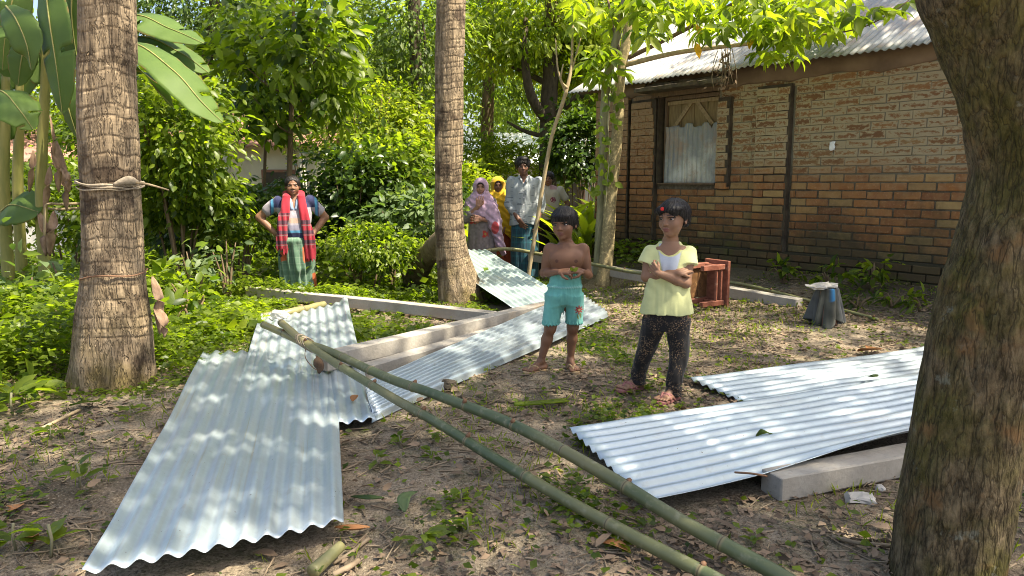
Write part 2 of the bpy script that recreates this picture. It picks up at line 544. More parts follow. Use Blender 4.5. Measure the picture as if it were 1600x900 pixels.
def _stool():
    a = NT('red_brown_wood')
    o = a.obj()
    n = a.noise(a.scale(o, (7, 1.2, 7)), 4, 5)
    w = a.noise(o, 9, 5, 0.7)
    c = a.mix(a.remap(n, 0.3, 0.7), (0.150, 0.046, 0.026), (0.255, 0.098, 0.060))
    c = a.mix(a.remap(w, 0.58, 0.7), c, (0.33, 0.19, 0.13))
    return a.done(a.bsdf(c, 0.55, 0, a.bump(n, 0.25, 0.004), 0.35))
M['stool'] = _stool()


def _stoolpanel():
    a = NT('stained_board')
    o = a.obj()
    n = a.noise(a.scale(o, (5, 1, 5)), 5, 5)
    w = a.noise(o, 11, 5, 0.7)
    c = a.mix(a.remap(n, 0.3, 0.7), (0.075, 0.036, 0.014), (0.165, 0.080, 0.030))
    c = a.mix(a.remap(w, 0.56, 0.66), c, (0.32, 0.18, 0.07))
    return a.done(a.bsdf(c, 0.6, 0, a.bump(n, 0.25, 0.004), 0.3))
M['stool_panel'] = _stoolpanel()


def _palm():
    a = NT('palm_bark')
    o = a.obj()
    v = a.noise(a.scale(o, (26, 26, 2.2)), 1.6, 5, 0.65)
    h = a.noise(a.scale(o, (1.5, 1.5, 17)), 1.3, 4, 0.6)
    blot = a.noise(a.scale(o, (3.0, 3.0, 3.6)), 1.2, 5, 0.62)
    ring = a.attr('ring')
    c = a.mix(a.remap(v, 0.36, 0.66), (0.150, 0.110, 0.068), (0.350, 0.268, 0.172))
    c = a.mix(a.math('MULTIPLY', a.remap(h, 0.5, 0.72), 0.45), c, (0.40, 0.295, 0.175))
    c = a.mix(a.math('MULTIPLY', a.math('MULTIPLY', ring, a.remap(h, 0.35, 0.6)), 0.45), c, (0.080, 0.052, 0.032))
    ck = a.math('ABSOLUTE', a.math('SUBTRACT', a.noise(a.scale(o, (42, 42, 7.0)), 1.0, 3, 0.55, 0.5), 0.5))
    c = a.mix(a.math('MULTIPLY', a.remap(ck, 0.03, 0.0), 0.42), c, (0.050, 0.034, 0.022))
    c = a.mix(a.math('MULTIPLY', a.remap(blot, 0.51, 0.60), 0.82), c, (0.052, 0.034, 0.022))
    z = a.xyz(o)[2]
    c = a.mix(a.math('MULTIPLY', a.remap(z, 0.75, 0.1), a.remap(a.noise(o, 5, 4), 0.42, 0.66)), c, (0.165, 0.125, 0.050))
    hh = a.math('ADD', a.math('SUBTRACT', a.math('ADD', v, a.math('MULTIPLY', h, 0.5)), a.math('MULTIPLY', ring, 0.5)), a.remap(ck, 0.0, 0.06))
    return a.done(a.bsdf(c, 0.88, 0, a.bump(hh, 0.8, 0.014), 0.2))
M['palm_bark'] = _palm()


def _mango():
    a = NT('mossy_bark')
    o = a.obj()
    v = a.noise(a.scale(o, (22, 22, 9)), 1.7, 7, 0.75, 0.0)
    b = a.noise(o, 4.0, 5, 0.62)
    b2 = a.noise(o, 9.0, 5, 0.65)
    fl = a.math('ABSOLUTE', a.math('SUBTRACT', a.noise(a.scale(o, (44, 44, 9)), 1.0, 3, 0.5, 0.0), 0.5))
    c = a.mix(a.remap(v, 0.36, 0.64), (0.042, 0.033, 0.019), (0.225, 0.175, 0.102))
    c = a.mix(a.remap(b, 0.42, 0.60), c, a.mix(a.remap(v, 0.35, 0.65), (0.038, 0.036, 0.010), (0.145, 0.125, 0.040)))
    c = a.mix(a.math('MULTIPLY', a.remap(b2, 0.62, 0.67), 0.7), c, (0.21, 0.22, 0.17))
    c = a.mix(a.math('MULTIPLY', a.remap(a.noise(o, 6.3, 4), 0.57, 0.66), 0.7), c, (0.200, 0.115, 0.050))
    c = a.mix(a.math('MULTIPLY', a.remap(fl, 0.035, 0.0), 0.7), c, (0.028, 0.022, 0.014))
    hh = a.math('ADD', a.math('MULTIPLY', v, 1.0), a.math('MULTIPLY', a.remap(fl, 0.0, 0.10), 0.5))
    return a.done(a.bsdf(c, 0.92, 0, a.bump(hh, 0.9, 0.022), 0.15))
M['mango_bark'] = _mango()


def _bark(name, c1, c2, spots=None):
    a = NT(name)
    o = a.obj()
    v = a.noise(a.scale(o, (10, 10, 3)), 2.0, 5, 0.65)
    c = a.mix(a.remap(v, 0.3, 0.7), c1, c2)
    if spots: c = a.mix(a.remap(a.noise(o, 38, 3), 0.52, 0.62), c, spots)
    return a.done(a.bsdf(c, 0.88, 0, a.bump(v, 0.6, 0.01), 0.2))
M['bark_pale'] = _bark('pale_bark', (0.155, 0.120, 0.060), (0.320, 0.260, 0.140), (0.42, 0.33, 0.17))
M['bark_green'] = _bark('green_grey_bark', (0.150, 0.145, 0.080), (0.290, 0.270, 0.160))
M['bark_dark'] = _bark('dark_bark', (0.040, 0.030, 0.022), (0.105, 0.080, 0.055))
M['bark_brown'] = _bark('brown_bark', (0.095, 0.066, 0.040), (0.190, 0.135, 0.080))
M['dry_stick'] = _bark('dry_stick', (0.290, 0.215, 0.120), (0.440, 0.345, 0.205))
M['log'] = _bark('old_log', (0.090, 0.065, 0.038), (0.235, 0.175, 0.105))
M['banana_stem'] = simple('banana_stem', (0.165, 0.175, 0.045), (0.330, 0.290, 0.085), 4, 0.55, 0.25, 0.006, (4, 4, 0.6))
M['banana_dry'] = simple('dry_banana_leaf', (0.150, 0.090, 0.050), (0.380, 0.255, 0.165), 7, 0.85, 0.5, 0.01, (3, 3, 1))
M['dry_leaf'] = leaf_mat('dry_leaf', (0.075, 0.052, 0.034), (0.310, 0.215, 0.135), 0.12, 0.8, (1, 1, 1))
M['orange_leaf'] = leaf_mat('orange_leaf', (0.33, 0.13, 0.04), (0.50, 0.24, 0.09), 0.15, 0.7, (1, 1, 1))
M['twig'] = simple('twig', (0.120, 0.085, 0.055), (0.330, 0.255, 0.165), 9, 0.85, 0.3, 0.004)
M['rope'] = simple('rope', (0.230, 0.190, 0.130), (0.390, 0.320, 0.230), 60, 0.9, 0.5, 0.003)
M['wire'] = simple('rusty_wire', (0.130, 0.070, 0.040), (0.240, 0.130, 0.070), 40, 0.7, 0.2, 0.002)
M['clod'] = simple('clod', (0.075, 0.045, 0.028), (0.160, 0.105, 0.065), 18, 0.95, 0.8, 0.01)
M['stone'] = simple('pale_stone', (0.330, 0.310, 0.270), (0.500, 0.470, 0.420), 14, 0.9, 0.6, 0.008)
M['wall_cream'] = simple('cream_wall', (0.56, 0.52, 0.43), (0.72, 0.68, 0.58), 1.5, 0.9, 0.2, 0.01)
M['wall_grey'] = simple('grey_wall', (0.36, 0.36, 0.33), (0.52, 0.51, 0.47), 1.5, 0.9, 0.2, 0.01)
M['roof_red'] = simple('rusty_roof', (0.21, 0.10, 0.07), (0.36, 0.20, 0.15), 2.5, 0.8, 0.3, 0.01)
M['window_dark'] = simple('shutter_dark', (0.045, 0.040, 0.032), (0.085, 0.07, 0.055), 5, 0.6, 0.1, 0.01)


def _skin():
    a = NT('skin')
    c = a.attr('col', 'Color')
    n = a.noise(a.obj(), 60, 3)
    c = a.mix(a.math('MULTIPLY', a.remap(n, 0.4, 0.7), 0.12), c, (0.24, 0.115, 0.06))
    return a.done(a.bsdf(c, 0.56, 0, a.bump(n, 0.06, 0.002), 0.4, **{'Subsurface Weight': 0.05, 'Subsurface Radius': (0.010, 0.004, 0.002), 'Subsurface Scale': 0.6}))
M['skin'] = _skin()


def _hair():
    a = NT('black_hair')
    o = a.obj()
    s = a.attr('strand')
    n = a.noise(a.n('CombineXYZ', {0: a.math('MULTIPLY', s, 1.0)}).outputs[0], 40.0, 3)
    c = a.mix(n, (0.006, 0.005, 0.005), (0.018, 0.014, 0.012))
    return a.done(a.bsdf(c, 0.46, 0, a.bump(n, 0.7, 0.005), 0.28))
M['hair'] = _hair()


def cloth(name, fn, rough=0.85, weave=160.0):
    """cloth material; fn(nt) gives the colour socket"""
    a = NT(name)
    c = fn(a)
    w = a.noise(a.obj(), weave, 2)
    return a.done(a.bsdf(c, rough, 0, a.bump(w, 0.25, 0.002), 0.2, **{'Sheen Weight': 0.15}))


M['cloth_col'] = cloth('dyed_cloth', lambda a: a.mix(a.math('MULTIPLY', a.noise(a.obj(), 25, 3), 0.22), a.attr('col', 'Color'), (0.02, 0.02, 0.02)))


def _floral(a):
    v = a.n('TexVoronoi', {'Vector': a.obj(), 'Scale': 130.0, 'Randomness': 1.0}).outputs['Distance']
    p = a.remap(a.noise(a.obj(), 13, 3), 0.45, 0.62)
    f = a.math('MULTIPLY', a.remap(v, 0.42, 0.30), p)
    return a.mix(f, (0.012, 0.011, 0.011), (0.25, 0.165, 0.090))
M['floral_black'] = cloth('black_floral_cloth', _floral)
M['plastic_red'] = simple('red_plastic', (0.60, 0.02, 0.02), (0.66, 0.03, 0.03), 9, 0.3, 0.0)
M['sandal_tan'] = simple('sandal_tan', (0.30, 0.20, 0.10), (0.40, 0.28, 0.15), 20, 0.7, 0.2, 0.003)
M['sandal_pink'] = simple('sandal_pink', (0.20, 0.080, 0.070), (0.30, 0.130, 0.115), 20, 0.6, 0.2, 0.003)


def _eye():
    a = NT('eye')
    g = a.attr('iris')
    c = a.mix(a.remap(g, 0.40, 0.55), (0.40, 0.35, 0.32), (0.014, 0.008, 0.006))
    return a.done(a.bsdf(c, 0.15, 0, None, 0.5))
M['eye'] = _eye()
# ------------------------------------------------------------------ ground
def make_ground():
    def axis(lo, hi, a, b, step):
        fine = np.arange(a, b + 1e-6, step)
        left = a - np.cumsum(step * 1.25 ** np.arange(1, 60)); left = left[left > lo]
        right = b + np.cumsum(step * 1.25 ** np.arange(1, 60)); right = right[right < hi]
        return np.concatenate([[lo], left[::-1], fine, right, [hi]])
    xs = axis(-300, 300, -4.2, 4.6, 0.034)
    ys = axis(-60, 600, 1.5, 10.5, 0.034)
    X, Y = np.meshgrid(xs, ys, indexing='ij')
    Z = gz(X, Y)
    P = np.stack([X, Y, 0 * X], -1)
    near = sstep(13, 10, Y)
    Z = Z + near * 0.006 * vnoise(P, 22, 5)
    V = np.stack([X, Y, Z], -1).reshape(-1, 3)
    o = obj('ground', mesh('ground', V, grid_faces(len(xs), len(ys)), M['soil']))
    tag(o, 'trampled bare soil of the yard with patches of green', kind='structure')
make_ground()


# ------------------------------------------------------------------ brick house
def wp(t, z, out=0.0):
    """point on the house front: t along the wall, z up, out towards the yard"""
    p = WALL0 + WALLD * t + WALLN * out
    return np.array([p[0], p[1], z])


WR = np.stack([np.append(WALLD, 0), np.append(-WALLN, 0), [0, 0, 1.0]], 1)     # columns: along, inward, up
WANG = math.atan2(WALLD[1], WALLD[0])
T0, T1, ZP, ZT = -0.62, 7.4, 0.46, 2.30
WIN = (0.47, 1.345, 1.17, 2.25)


def wbox(t0, t1, z0, z1, o0, o1):
    """box on the wall between t0-t1, z0-z1 and depths o0-o1 (outward)"""
    c = wp((t0 + t1) / 2, (z0 + z1) / 2, (o0 + o1) / 2)
    return box(c, (t1 - t0, abs(o1 - o0), z1 - z0), WR)


def add(name, parts, mat, parent, smooth=False):
    V, Fc = join(parts)
    return obj(name, mesh(name, V, Fc, mat, smooth), parent)


def make_house():
    H = empty('brick_house', (0, 0, 0), 'old brick house with lime smeared joints and a rusty tin roof', 'house')
    # mortar core of the front round the window, and the other three walls
    D = 0.30
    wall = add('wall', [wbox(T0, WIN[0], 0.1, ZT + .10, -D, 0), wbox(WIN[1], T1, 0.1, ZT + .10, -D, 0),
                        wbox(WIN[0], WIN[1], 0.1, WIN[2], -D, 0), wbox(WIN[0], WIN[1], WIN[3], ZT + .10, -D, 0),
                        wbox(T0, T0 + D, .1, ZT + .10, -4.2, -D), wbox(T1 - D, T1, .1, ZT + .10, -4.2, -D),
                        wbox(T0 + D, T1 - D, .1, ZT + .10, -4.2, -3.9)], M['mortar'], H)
    # offsets of the piers: (t0, t1, out, z0, z1)
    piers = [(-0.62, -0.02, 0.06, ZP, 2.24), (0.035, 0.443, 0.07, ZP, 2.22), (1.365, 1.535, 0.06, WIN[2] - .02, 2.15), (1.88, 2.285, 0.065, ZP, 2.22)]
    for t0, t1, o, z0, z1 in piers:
        add('pier_core', [wbox(t0 + .004, t1, z0, z1, 0.001, o - .004)], M['pier_dark'], H)
    P = 0.0825
    meshes, big = [], []
    for k in range(7):
        V, Fc = rough_box((1, .10, 1), 1, 0, 0, k)
        for lst, bev in ((meshes, .006), (big, .003)):
            V, Fc = rough_box((0.242, 0.10, 0.069) if bev > .004 else (0.249, 0.10, 0.0765), 2, bev, 0.0016, k + 3)
            lst.append(mesh('brick', V, Fc, M['brick'], False))
    placed = []

    def course(t0, t1, z, out, ph, upper, scale=1.0, z_h=1.0):
        t = t0 - ph
        while t < t1 - 0.02:
            a, b = max(t, t0), min(t + 0.255, t1)
            t += 0.255
            if b - a < 0.045: continue
            placed.append(((a + b) / 2, (b - a) / 0.255, z, out, upper, z_h))
    r = random.Random(4)
    nc = int((ZT - ZP) / P)
    for k in range(nc):
        z = ZP + P * (k + .5)
        ph = 0.1275 * (k % 2) + r.uniform(-.012, .012)
        spans = [(T0, T1)]
        if WIN[2] - .02 < z < WIN[3] + .02:
            # corbelled left jamb grows towards the window going up
            spans = [(T0, WIN[0] - .02 - (0.075 * max(0, (z - 1.85) / .35) if z > 1.85 else 0)), (WIN[1] + .02, T1)]
        for a, b in spans:
            cuts = []
            for t0, t1, o, z0, z1 in piers:
                if z0 < z < z1: cuts.append((t0, t1, o))
            cur = a
            for t0, t1, o in sorted(cuts):
                t0c, t1c = max(t0, a), min(t1, b)
                if t1c - t0c < .03: continue
                if t0c - cur > .03: course(cur, t0c, z, 0.0, ph, z > 1.33)
                course(t0c, t1c - .012, z, o, 0.1275 * (k % 2), z > 1.33)
                cur = t1c
            if b - cur > .03: course(cur + (.022 if cur > a else 0), b, z, 0.0, (ph + .07) % .255, z > 1.33)
    for k in range(4):                                                     # plinth, one step proud
        course(T0 - .05, T1 + .05, ZP - P * (k + .62), 0.055, 0.1275 * (k % 2) + .04, False)
    # the 300 that show largest are parts, the others one part
    def vis(p):
        q = wp(p[0], p[2], 0)
        u = 800 + F * q[0] / q[1]
        return (0 if 935 < u < 1500 and q[2] > .15 else 50) + q[1] + (3 if p[2] < .36 else 0)
    placed.sort(key=vis)
    rest = []
    for n, (t, s, z, out, upper, zh) in enumerate(placed):
        lst = big if upper else meshes
        me = lst[r.randrange(7)]
        loc = wp(t + r.uniform(-.003, .003), z + r.uniform(-.002, .002), out - 0.05 + (0.0065 if upper else 0.009) + r.uniform(-.0025, .004))
        Rm = Matrix(WR.tolist()).to_4x4() @ Matrix.Rotation(r.uniform(-.012, .012), 4, 'Y') @ Matrix.Rotation(r.uniform(-.012, .012), 4, 'Z')
        if n < 300:
            o = obj('brick', me, wall)
            o.matrix_world = Matrix.Translation(loc) @ Rm @ Matrix.Diagonal((s, 1, 1, 1))
        else:
            V = np.array([v.co for v in me.vertices]) * (s, 1, 1)
            V = V @ np.array(Rm.to_3x3()).T + loc
            rest.append((V, [[i for i in p.vertices] for p in me.polygons]))
    Vs, Fs, off = [], [], 0
    for V, Fc in rest:
        Vs.append(V); Fs += [[i + off for i in f] for f in Fc]; off += len(V)
    tag(obj('brick_courses', mesh('brick_courses', np.concatenate(Vs), Fs, M['brick'], False), wall), kind='stuff')
    # plinth core, plaster band under the eave, beam over the window
    add('plinth', [wbox(T0 - .05, T1 + .05, 0.02, ZP - .03, 0.0015, 0.045), wbox(T0 - .05, T1 + .05, ZP - .028, ZP + .004, 0.0015, 0.052)], M['mortar'], H)
    n = 60
    tt = np.linspace(T0, T1, n)
    Vb, Fb = [], []
    for i, t in enumerate(tt):
        e = 0.014 * math.sin(t * 7.3) + 0.012 * math.sin(t * 19.1) + .01 * math.sin(t * 41)
        for z, o in ((2.455, -.05), (2.455, .035), (2.36, .036), (2.275 + e, .030), (2.26 + e, 0.0), (2.26 + e, -.05)):
            Vb.append(wp(t, z, o + .004 * math.sin(t * 23 + z * 30)))
    m = 6
    for i in range(n - 1):
        for j in range(m - 1):
            Fb.append([i * m + j, i * m + j + 1, (i + 1) * m + j + 1, (i + 1) * m + j])
    obj('plaster_band', mesh('plaster_band', Vb, Fb, M['plaster'], True), H)
    # crumbling concrete ledge over the window
    V, Fc = rough_box((1.30, 0.30, 0.055), 14, .008, .004, 3)
    led = obj('window_ledge', mesh('window_ledge', V, Fc, M['dark_concrete'], False), H)
    led.matrix_world = Matrix.Translation(wp(.91, 2.315, .12)) @ Matrix(WR.tolist()).to_4x4()
    V, Fc = rough_box((1.20, 0.13, 0.06), 22, .012, .009, 8)
    rb = obj('rubble', mesh('rubble', V, Fc, M['dark_concrete'], False), led)
    rb.location = (0, .05, .05)
    V, Fc = rough_box((1.12, 0.05, 0.06), 8, .006, .002, 3)
    o = obj('lintel', mesh('lintel', V, Fc, M['dark_frame'], False), H)
    o.matrix_world = Matrix.Translation(wp(.91, 2.262, .03)) @ Matrix(WR.tolist()).to_4x4()
    # window: frame, two boarded leaves with braces, tin patch
    for q in ([wbox(WIN[0] + .001, WIN[0] + .008, WIN[2], WIN[3], -.2, .062)], [wbox(WIN[1] - .006, WIN[1] - .001, WIN[2], WIN[3], -.2, -.001)]): add('window_reveal', q, M['pier_dark'], H)
    win = add('window', [wbox(WIN[0], WIN[1], WIN[2], WIN[3], -.16, -.12)], M['window_dark'], H)
    fr = [wbox(.515, .545, 1.19, 2.23, -.11, -.02), wbox(1.312, 1.343, 1.19, 2.23, -.11, -.02), wbox(.546, 1.311, 2.185, 2.23, -.108, -.022), wbox(.480, 1.343, 1.172, 1.188, -.11, .045)]
    add('frame', fr, M['dark_frame'], win)
    for k, (a, b) in enumerate(((.548, .742), (.746, .936), (.942, 1.132), (1.136, 1.309))):
        V, Fc = rough_box((b - a, .022, .985), 1, .003, .001, k)
        pl = obj('plank', mesh('plank', V, Fc, M['old_plank'], False), win)
        pl.matrix_world = Matrix.Translation(wp((a + b) / 2, 1.692, -.070 - .003 * (k % 2))) @ Matrix(WR.tolist()).to_4x4()
    for sx, t_a, t_b in ((1, .66, .915), (-1, 1.215, .965)):
        a, b = wp(t_a, 1.88, -.048), wp(t_b, 2.165, -.048)
        d = b - a
        V, Fc = rough_box((np.linalg.norm(d) + .02, .022, .05), 1, .003, .001, 5)
        br = obj('brace', mesh('brace', V, Fc, M['plank_brace'], False), win)
        X = unit(d); Yv = np.append(-WALLN, 0); Zv = np.cross(X, Yv)
        br.matrix_world = Matrix.Translation((a + b) / 2) @ Matrix(np.stack([X, Yv, Zv], 1).tolist()).to_4x4()
    V, Fc = rough_box((.79, .022, .045), 1, .003, .001, 5)
    br = obj('top_rail', mesh('top_rail', V, Fc, M['plank_brace'], False), win)
    br.matrix_world = Matrix.Translation(wp(.935, 2.155, -.045)) @ Matrix(WR.tolist()).to_4x4()
    # the patch: old corrugated sheet nailed over the lower part, ragged upper edge
    nu, nv = 90, 26
    u, v = np.meshgrid(np.linspace(0, 1, nu), np.linspace(0, 1, nv), indexing='ij')
    top = 1.87 + .012 * u + .012 * np.sign(vnoise(np.stack([u * 9, 0 * u, 0 * u], -1), 1, 13)) + .03 * np.maximum(0, u - .93) * 10 + .02 * vnoise(np.stack([u * 14, 0 * u, 0 * u], -1), 1, 3) - .05 * np.exp(-((u - .9) / .015) ** 2)
    z = 1.18 + (top - 1.18) * v
    out = -.018 + .006 * np.cos(2 * np.pi * u * 10.5) + .0025 * fbm(np.stack([u, v, 0 * u], -1), 5, 3, 2)
    t = .545 + .765 * u + .008 * vnoise(np.stack([v * 6, 0 * u, u * 2], -1), 1, 8)
    V = np.stack([WALL0[0] + WALLD[0] * t + WALLN[0] * out, WALL0[1] + WALLD[1] * t + WALLN[1] * out, z], -1).reshape(-1, 3)
    pt = obj('tin_patch', mesh('tin_patch', V, grid_faces(nu, nv), M['tin_patch'], True, {'along': v.ravel(), 'across': u.ravel()}), win)
    pt.modifiers.new('t', 'SOLIDIFY').thickness = .002
    # rubble bricks at the right edge of the window are bare; roof
    roof = obj('roof', mesh('roof', *join([box(wp(3.3, 2.440, -.02), (8.6, .08, .07), WR), box(wp(3.3, 3.560, -2.05), (8.6, .08, .08), WR),
                                          box(wp(3.3, 2.965, -1.0), (8.6, .08, .07), WR)]), M['dark_frame'], False), H)
    pitch = math.radians(29)
    w, nsheet, L = 0.80, 11, 2.65
    for k in range(nsheet):
        t0 = -1.02 + k * (w - .05)
        nu, nv = 11 * 8 + 1, 14
        u, v = np.meshgrid(np.linspace(0, 1, nu), np.linspace(0, 1, nv), indexing='ij')
        amp = .010 * np.cos(2 * np.pi * 10.5 * u)
        nz = .012 * fbm(np.stack([u * 2 + k * 5, v * 2, 0 * u], -1), 1, 3, 4)
        s = v * L
        lift = .004 * (k % 2)
        outw = .20 - .012 * r.uniform(-1, 1) + .006 * vnoise(np.stack([u * 6 + k * 9, 0 * u, 0 * u], -1), 1, 4) * (1 - v)
        t = t0 + w * u
        o = outw - s * math.cos(pitch) + (amp + nz + lift) * math.sin(pitch)
        zz = 2.412 + s * math.sin(pitch) + (amp + nz + lift) * math.cos(pitch) + .012 * math.sin(t0 * 1.7)
        V = np.stack([WALL0[0] + WALLD[0] * t + WALLN[0] * o, WALL0[1] + WALLD[1] * t + WALLN[1] * o, zz], -1).reshape(-1, 3)
        sh = obj('roof_sheet', mesh('roof_sheet', V, grid_faces(nu, nv), M['tin_roof'], True, {'along': s.ravel() , 'across': (u * .8 + k).ravel()}), roof)
        sh.modifiers.new('t', 'SOLIDIFY').thickness = .002
    # far slope as one sheet
    a, b = [], []
    zr = 2.412 + L * math.sin(pitch); orr = .20 - L * math.cos(pitch)
    V = [wp(-1.02, zr, orr), wp(7.3, zr, orr), wp(7.3, zr - 1.5, orr - 2.5), wp(-1.02, zr - 1.5, orr - 2.5)]
    fs = obj('rear_slope', mesh('rear_slope', V, [[0, 1, 2, 3]], M['tin_roof'], False), roof)
    fs.modifiers.new('t', 'SOLIDIFY').thickness = .01
    return H
make_house()


def paper_scrap():
    c = DP(1302, 228, 0.0 + 7.55)
    t = np.dot(c[:2] - WALL0, WALLD)
    bm_V = []
    nu = 7
    u, v = np.meshgrid(np.linspace(-1, 1, nu), np.linspace(-1, 1, nu), indexing='ij')
    P = np.stack([u, v, 0 * u], -1)
    V = np.stack([u * .030 + .008 * vnoise(P, 2, 1), .012 * fbm(P, 1.5, 2, 5), v * .042 + .008 * vnoise(P, 2, 3)], -1)
    V = V.reshape(-1, 3) @ WR.T + wp(2.75, 1.564, .022)
    m = simple('white_paper', (0.75, 0.75, 0.74), (0.82, 0.82, 0.81), 4, .8, 0)
    o = obj('paper_scrap', mesh('paper_scrap', V, grid_faces(nu, nu), m))
    o.modifiers.new('t', 'SOLIDIFY').thickness = .002
    tag(o, 'small crumpled white scrap stuck on the brick wall', 'scrap')
paper_scrap()


# ------------------------------------------------------------------ houses glimpsed through the leaves
def far_house(name, label, c, rz, size, wallm, roofm, over=.5, rise=1.0, windows=(), posts=0):
    L, Dp, Hh = size
    E0 = empty(name, c, label, 'house', None, rz)
    add('wall', [box((0, Dp / 2, Hh / 2), (L, Dp, Hh))], wallm, E0)
    nu = int((L + 2 * over) / .19) * 2 + 1
    u, v = np.meshgrid(np.linspace(-L / 2 - over, L / 2 + over, nu), np.linspace(0, 1, 9), indexing='ij')
    y = -over + v * (Dp + 2 * over)
    z = Hh - .1 + rise * (1 - np.abs(2 * v - 1)) + .02 * np.cos(u * np.pi * 2 / .19) + .03
    V = np.stack([u, y, z], -1).reshape(-1, 3)
    rf = obj('roof', mesh('roof', V, grid_faces(nu, 9), roofm, True, {'along': v.ravel() * 3, 'across': u.ravel() * .3}), E0)
    rf.modifiers.new('t', 'SOLIDIFY').thickness = .02
    for x, z, w, h in windows:
        wd = add('window', [box((x, -.012, z), (w, .03, h))], M['window_dark'], E0)
        add('frame', [box((x, -.02, z + h / 2 + .03), (w + .12, .06, .06)), box((x - w / 2 - .03, -.02, z), (.06, .06, h)), box((x + w / 2 + .03, -.02, z), (.06, .06, h))], M['roof_red'], wd)
    for k in range(posts):
        x = -L / 2 + .2 + k * (L - .4) / max(1, posts - 1)
        obj('post', mesh('post', *tube([(x, -over + .12, -.3), (x, -over + .12, Hh - .1)], .07, 8), wallm), E0)
    return E0


def build_far_houses():
    p = DP(735, 282, 21.0)
    far_house('tin_house', 'long low pale house with white tin roof behind the coconut trunk', (-1.3, 21, -.35), .02, (9.6, 5, 2.05), M['wall_grey'], M['tin_white'], .6, 1.05,
              ((-3.2, 1.1, .8, .9), (1.2, 1.15, .8, .9), (2.9, .95, .8, 1.7)), 4)
    far_house('cream_house', 'cream walled house glimpsed between leaves behind the man in the red scarf', (-6.2, 16.5, -.35), .10, (3.6, 4, 2.35), M['wall_cream'], M['roof_red'], .5, .9,
              ((-1.25, 1.35, .6, .8), (1.0, 1.35, .6, .8)), 3)
    far_house('grey_house', 'low grey house with a dull roof behind the banana plants', (-10.6, 15.5, -.35), .25, (4.6, 4, 2.0), M['wall_grey'], M['roof_red'], .4, .8, ((0.4, 1.2, .7, .8), (-1.2, 1.2, .7, .8)), 0)
build_far_houses()
# ------------------------------------------------------------------ corrugated sheets lying in the yard
SHEETS = []


def sheet(label, NL, NR, FL, FR, mat='tin', ncorr=10.5, amp=.009, nv=40, warp=.012, seed=0, edit=None):
    """corrugated sheet from its four corners (near left/right, far left/right)"""
    NL, NR, FL, FR = (np.asarray(p, float) for p in (NL, NR, FL, FR))
    SHEETS.append(np.array([NL, NR, FR, FL])[:, :2])
    nu = int(ncorr * 10) + 1
    u, v = np.meshgrid(np.linspace(0, 1, nu), np.linspace(0, 1, nv), indexing='ij')
    lim = np.ones_like(u)
    if edit and 'far' in edit: v = v * edit['far'](u)
    P = ((NL * (1 - u[..., None]) + NR * u[..., None]) * (1 - v[..., None]) + (FL * (1 - u[..., None]) + FR * u[..., None]) * v[..., None])
    nrm = unit(np.cross(NR - NL, FL - NL))
    if nrm[2] < 0: nrm = -nrm
    Q = np.stack([u * 1.2 + seed * 7.1, v * 4.0, 0 * u + seed], -1)
    h = amp * np.cos(2 * np.pi * ncorr * u) + warp * fbm(Q, 1.0, 3, seed)
    if edit and 'h' in edit: h = h + edit['h'](u, v)
    V = P + nrm * h[..., None]
    L = np.linalg.norm(FL - NL)
    c = V.reshape(-1, 3).mean(0)
    o = obj('corrugated_sheet', mesh('corrugated_sheet', V.reshape(-1, 3) - c, grid_faces(nu, nv), M[mat], True,
                                     {'along': (v * L).ravel(), 'across': (u * .8 + seed * 3).ravel()}), None, c)
    md = o.modifiers.new('t', 'SOLIDIFY'); md.thickness = .0016; md.offset = 0
    return tag(o, label, 'tin sheet', 'corrugated tin sheets lying in the yard')


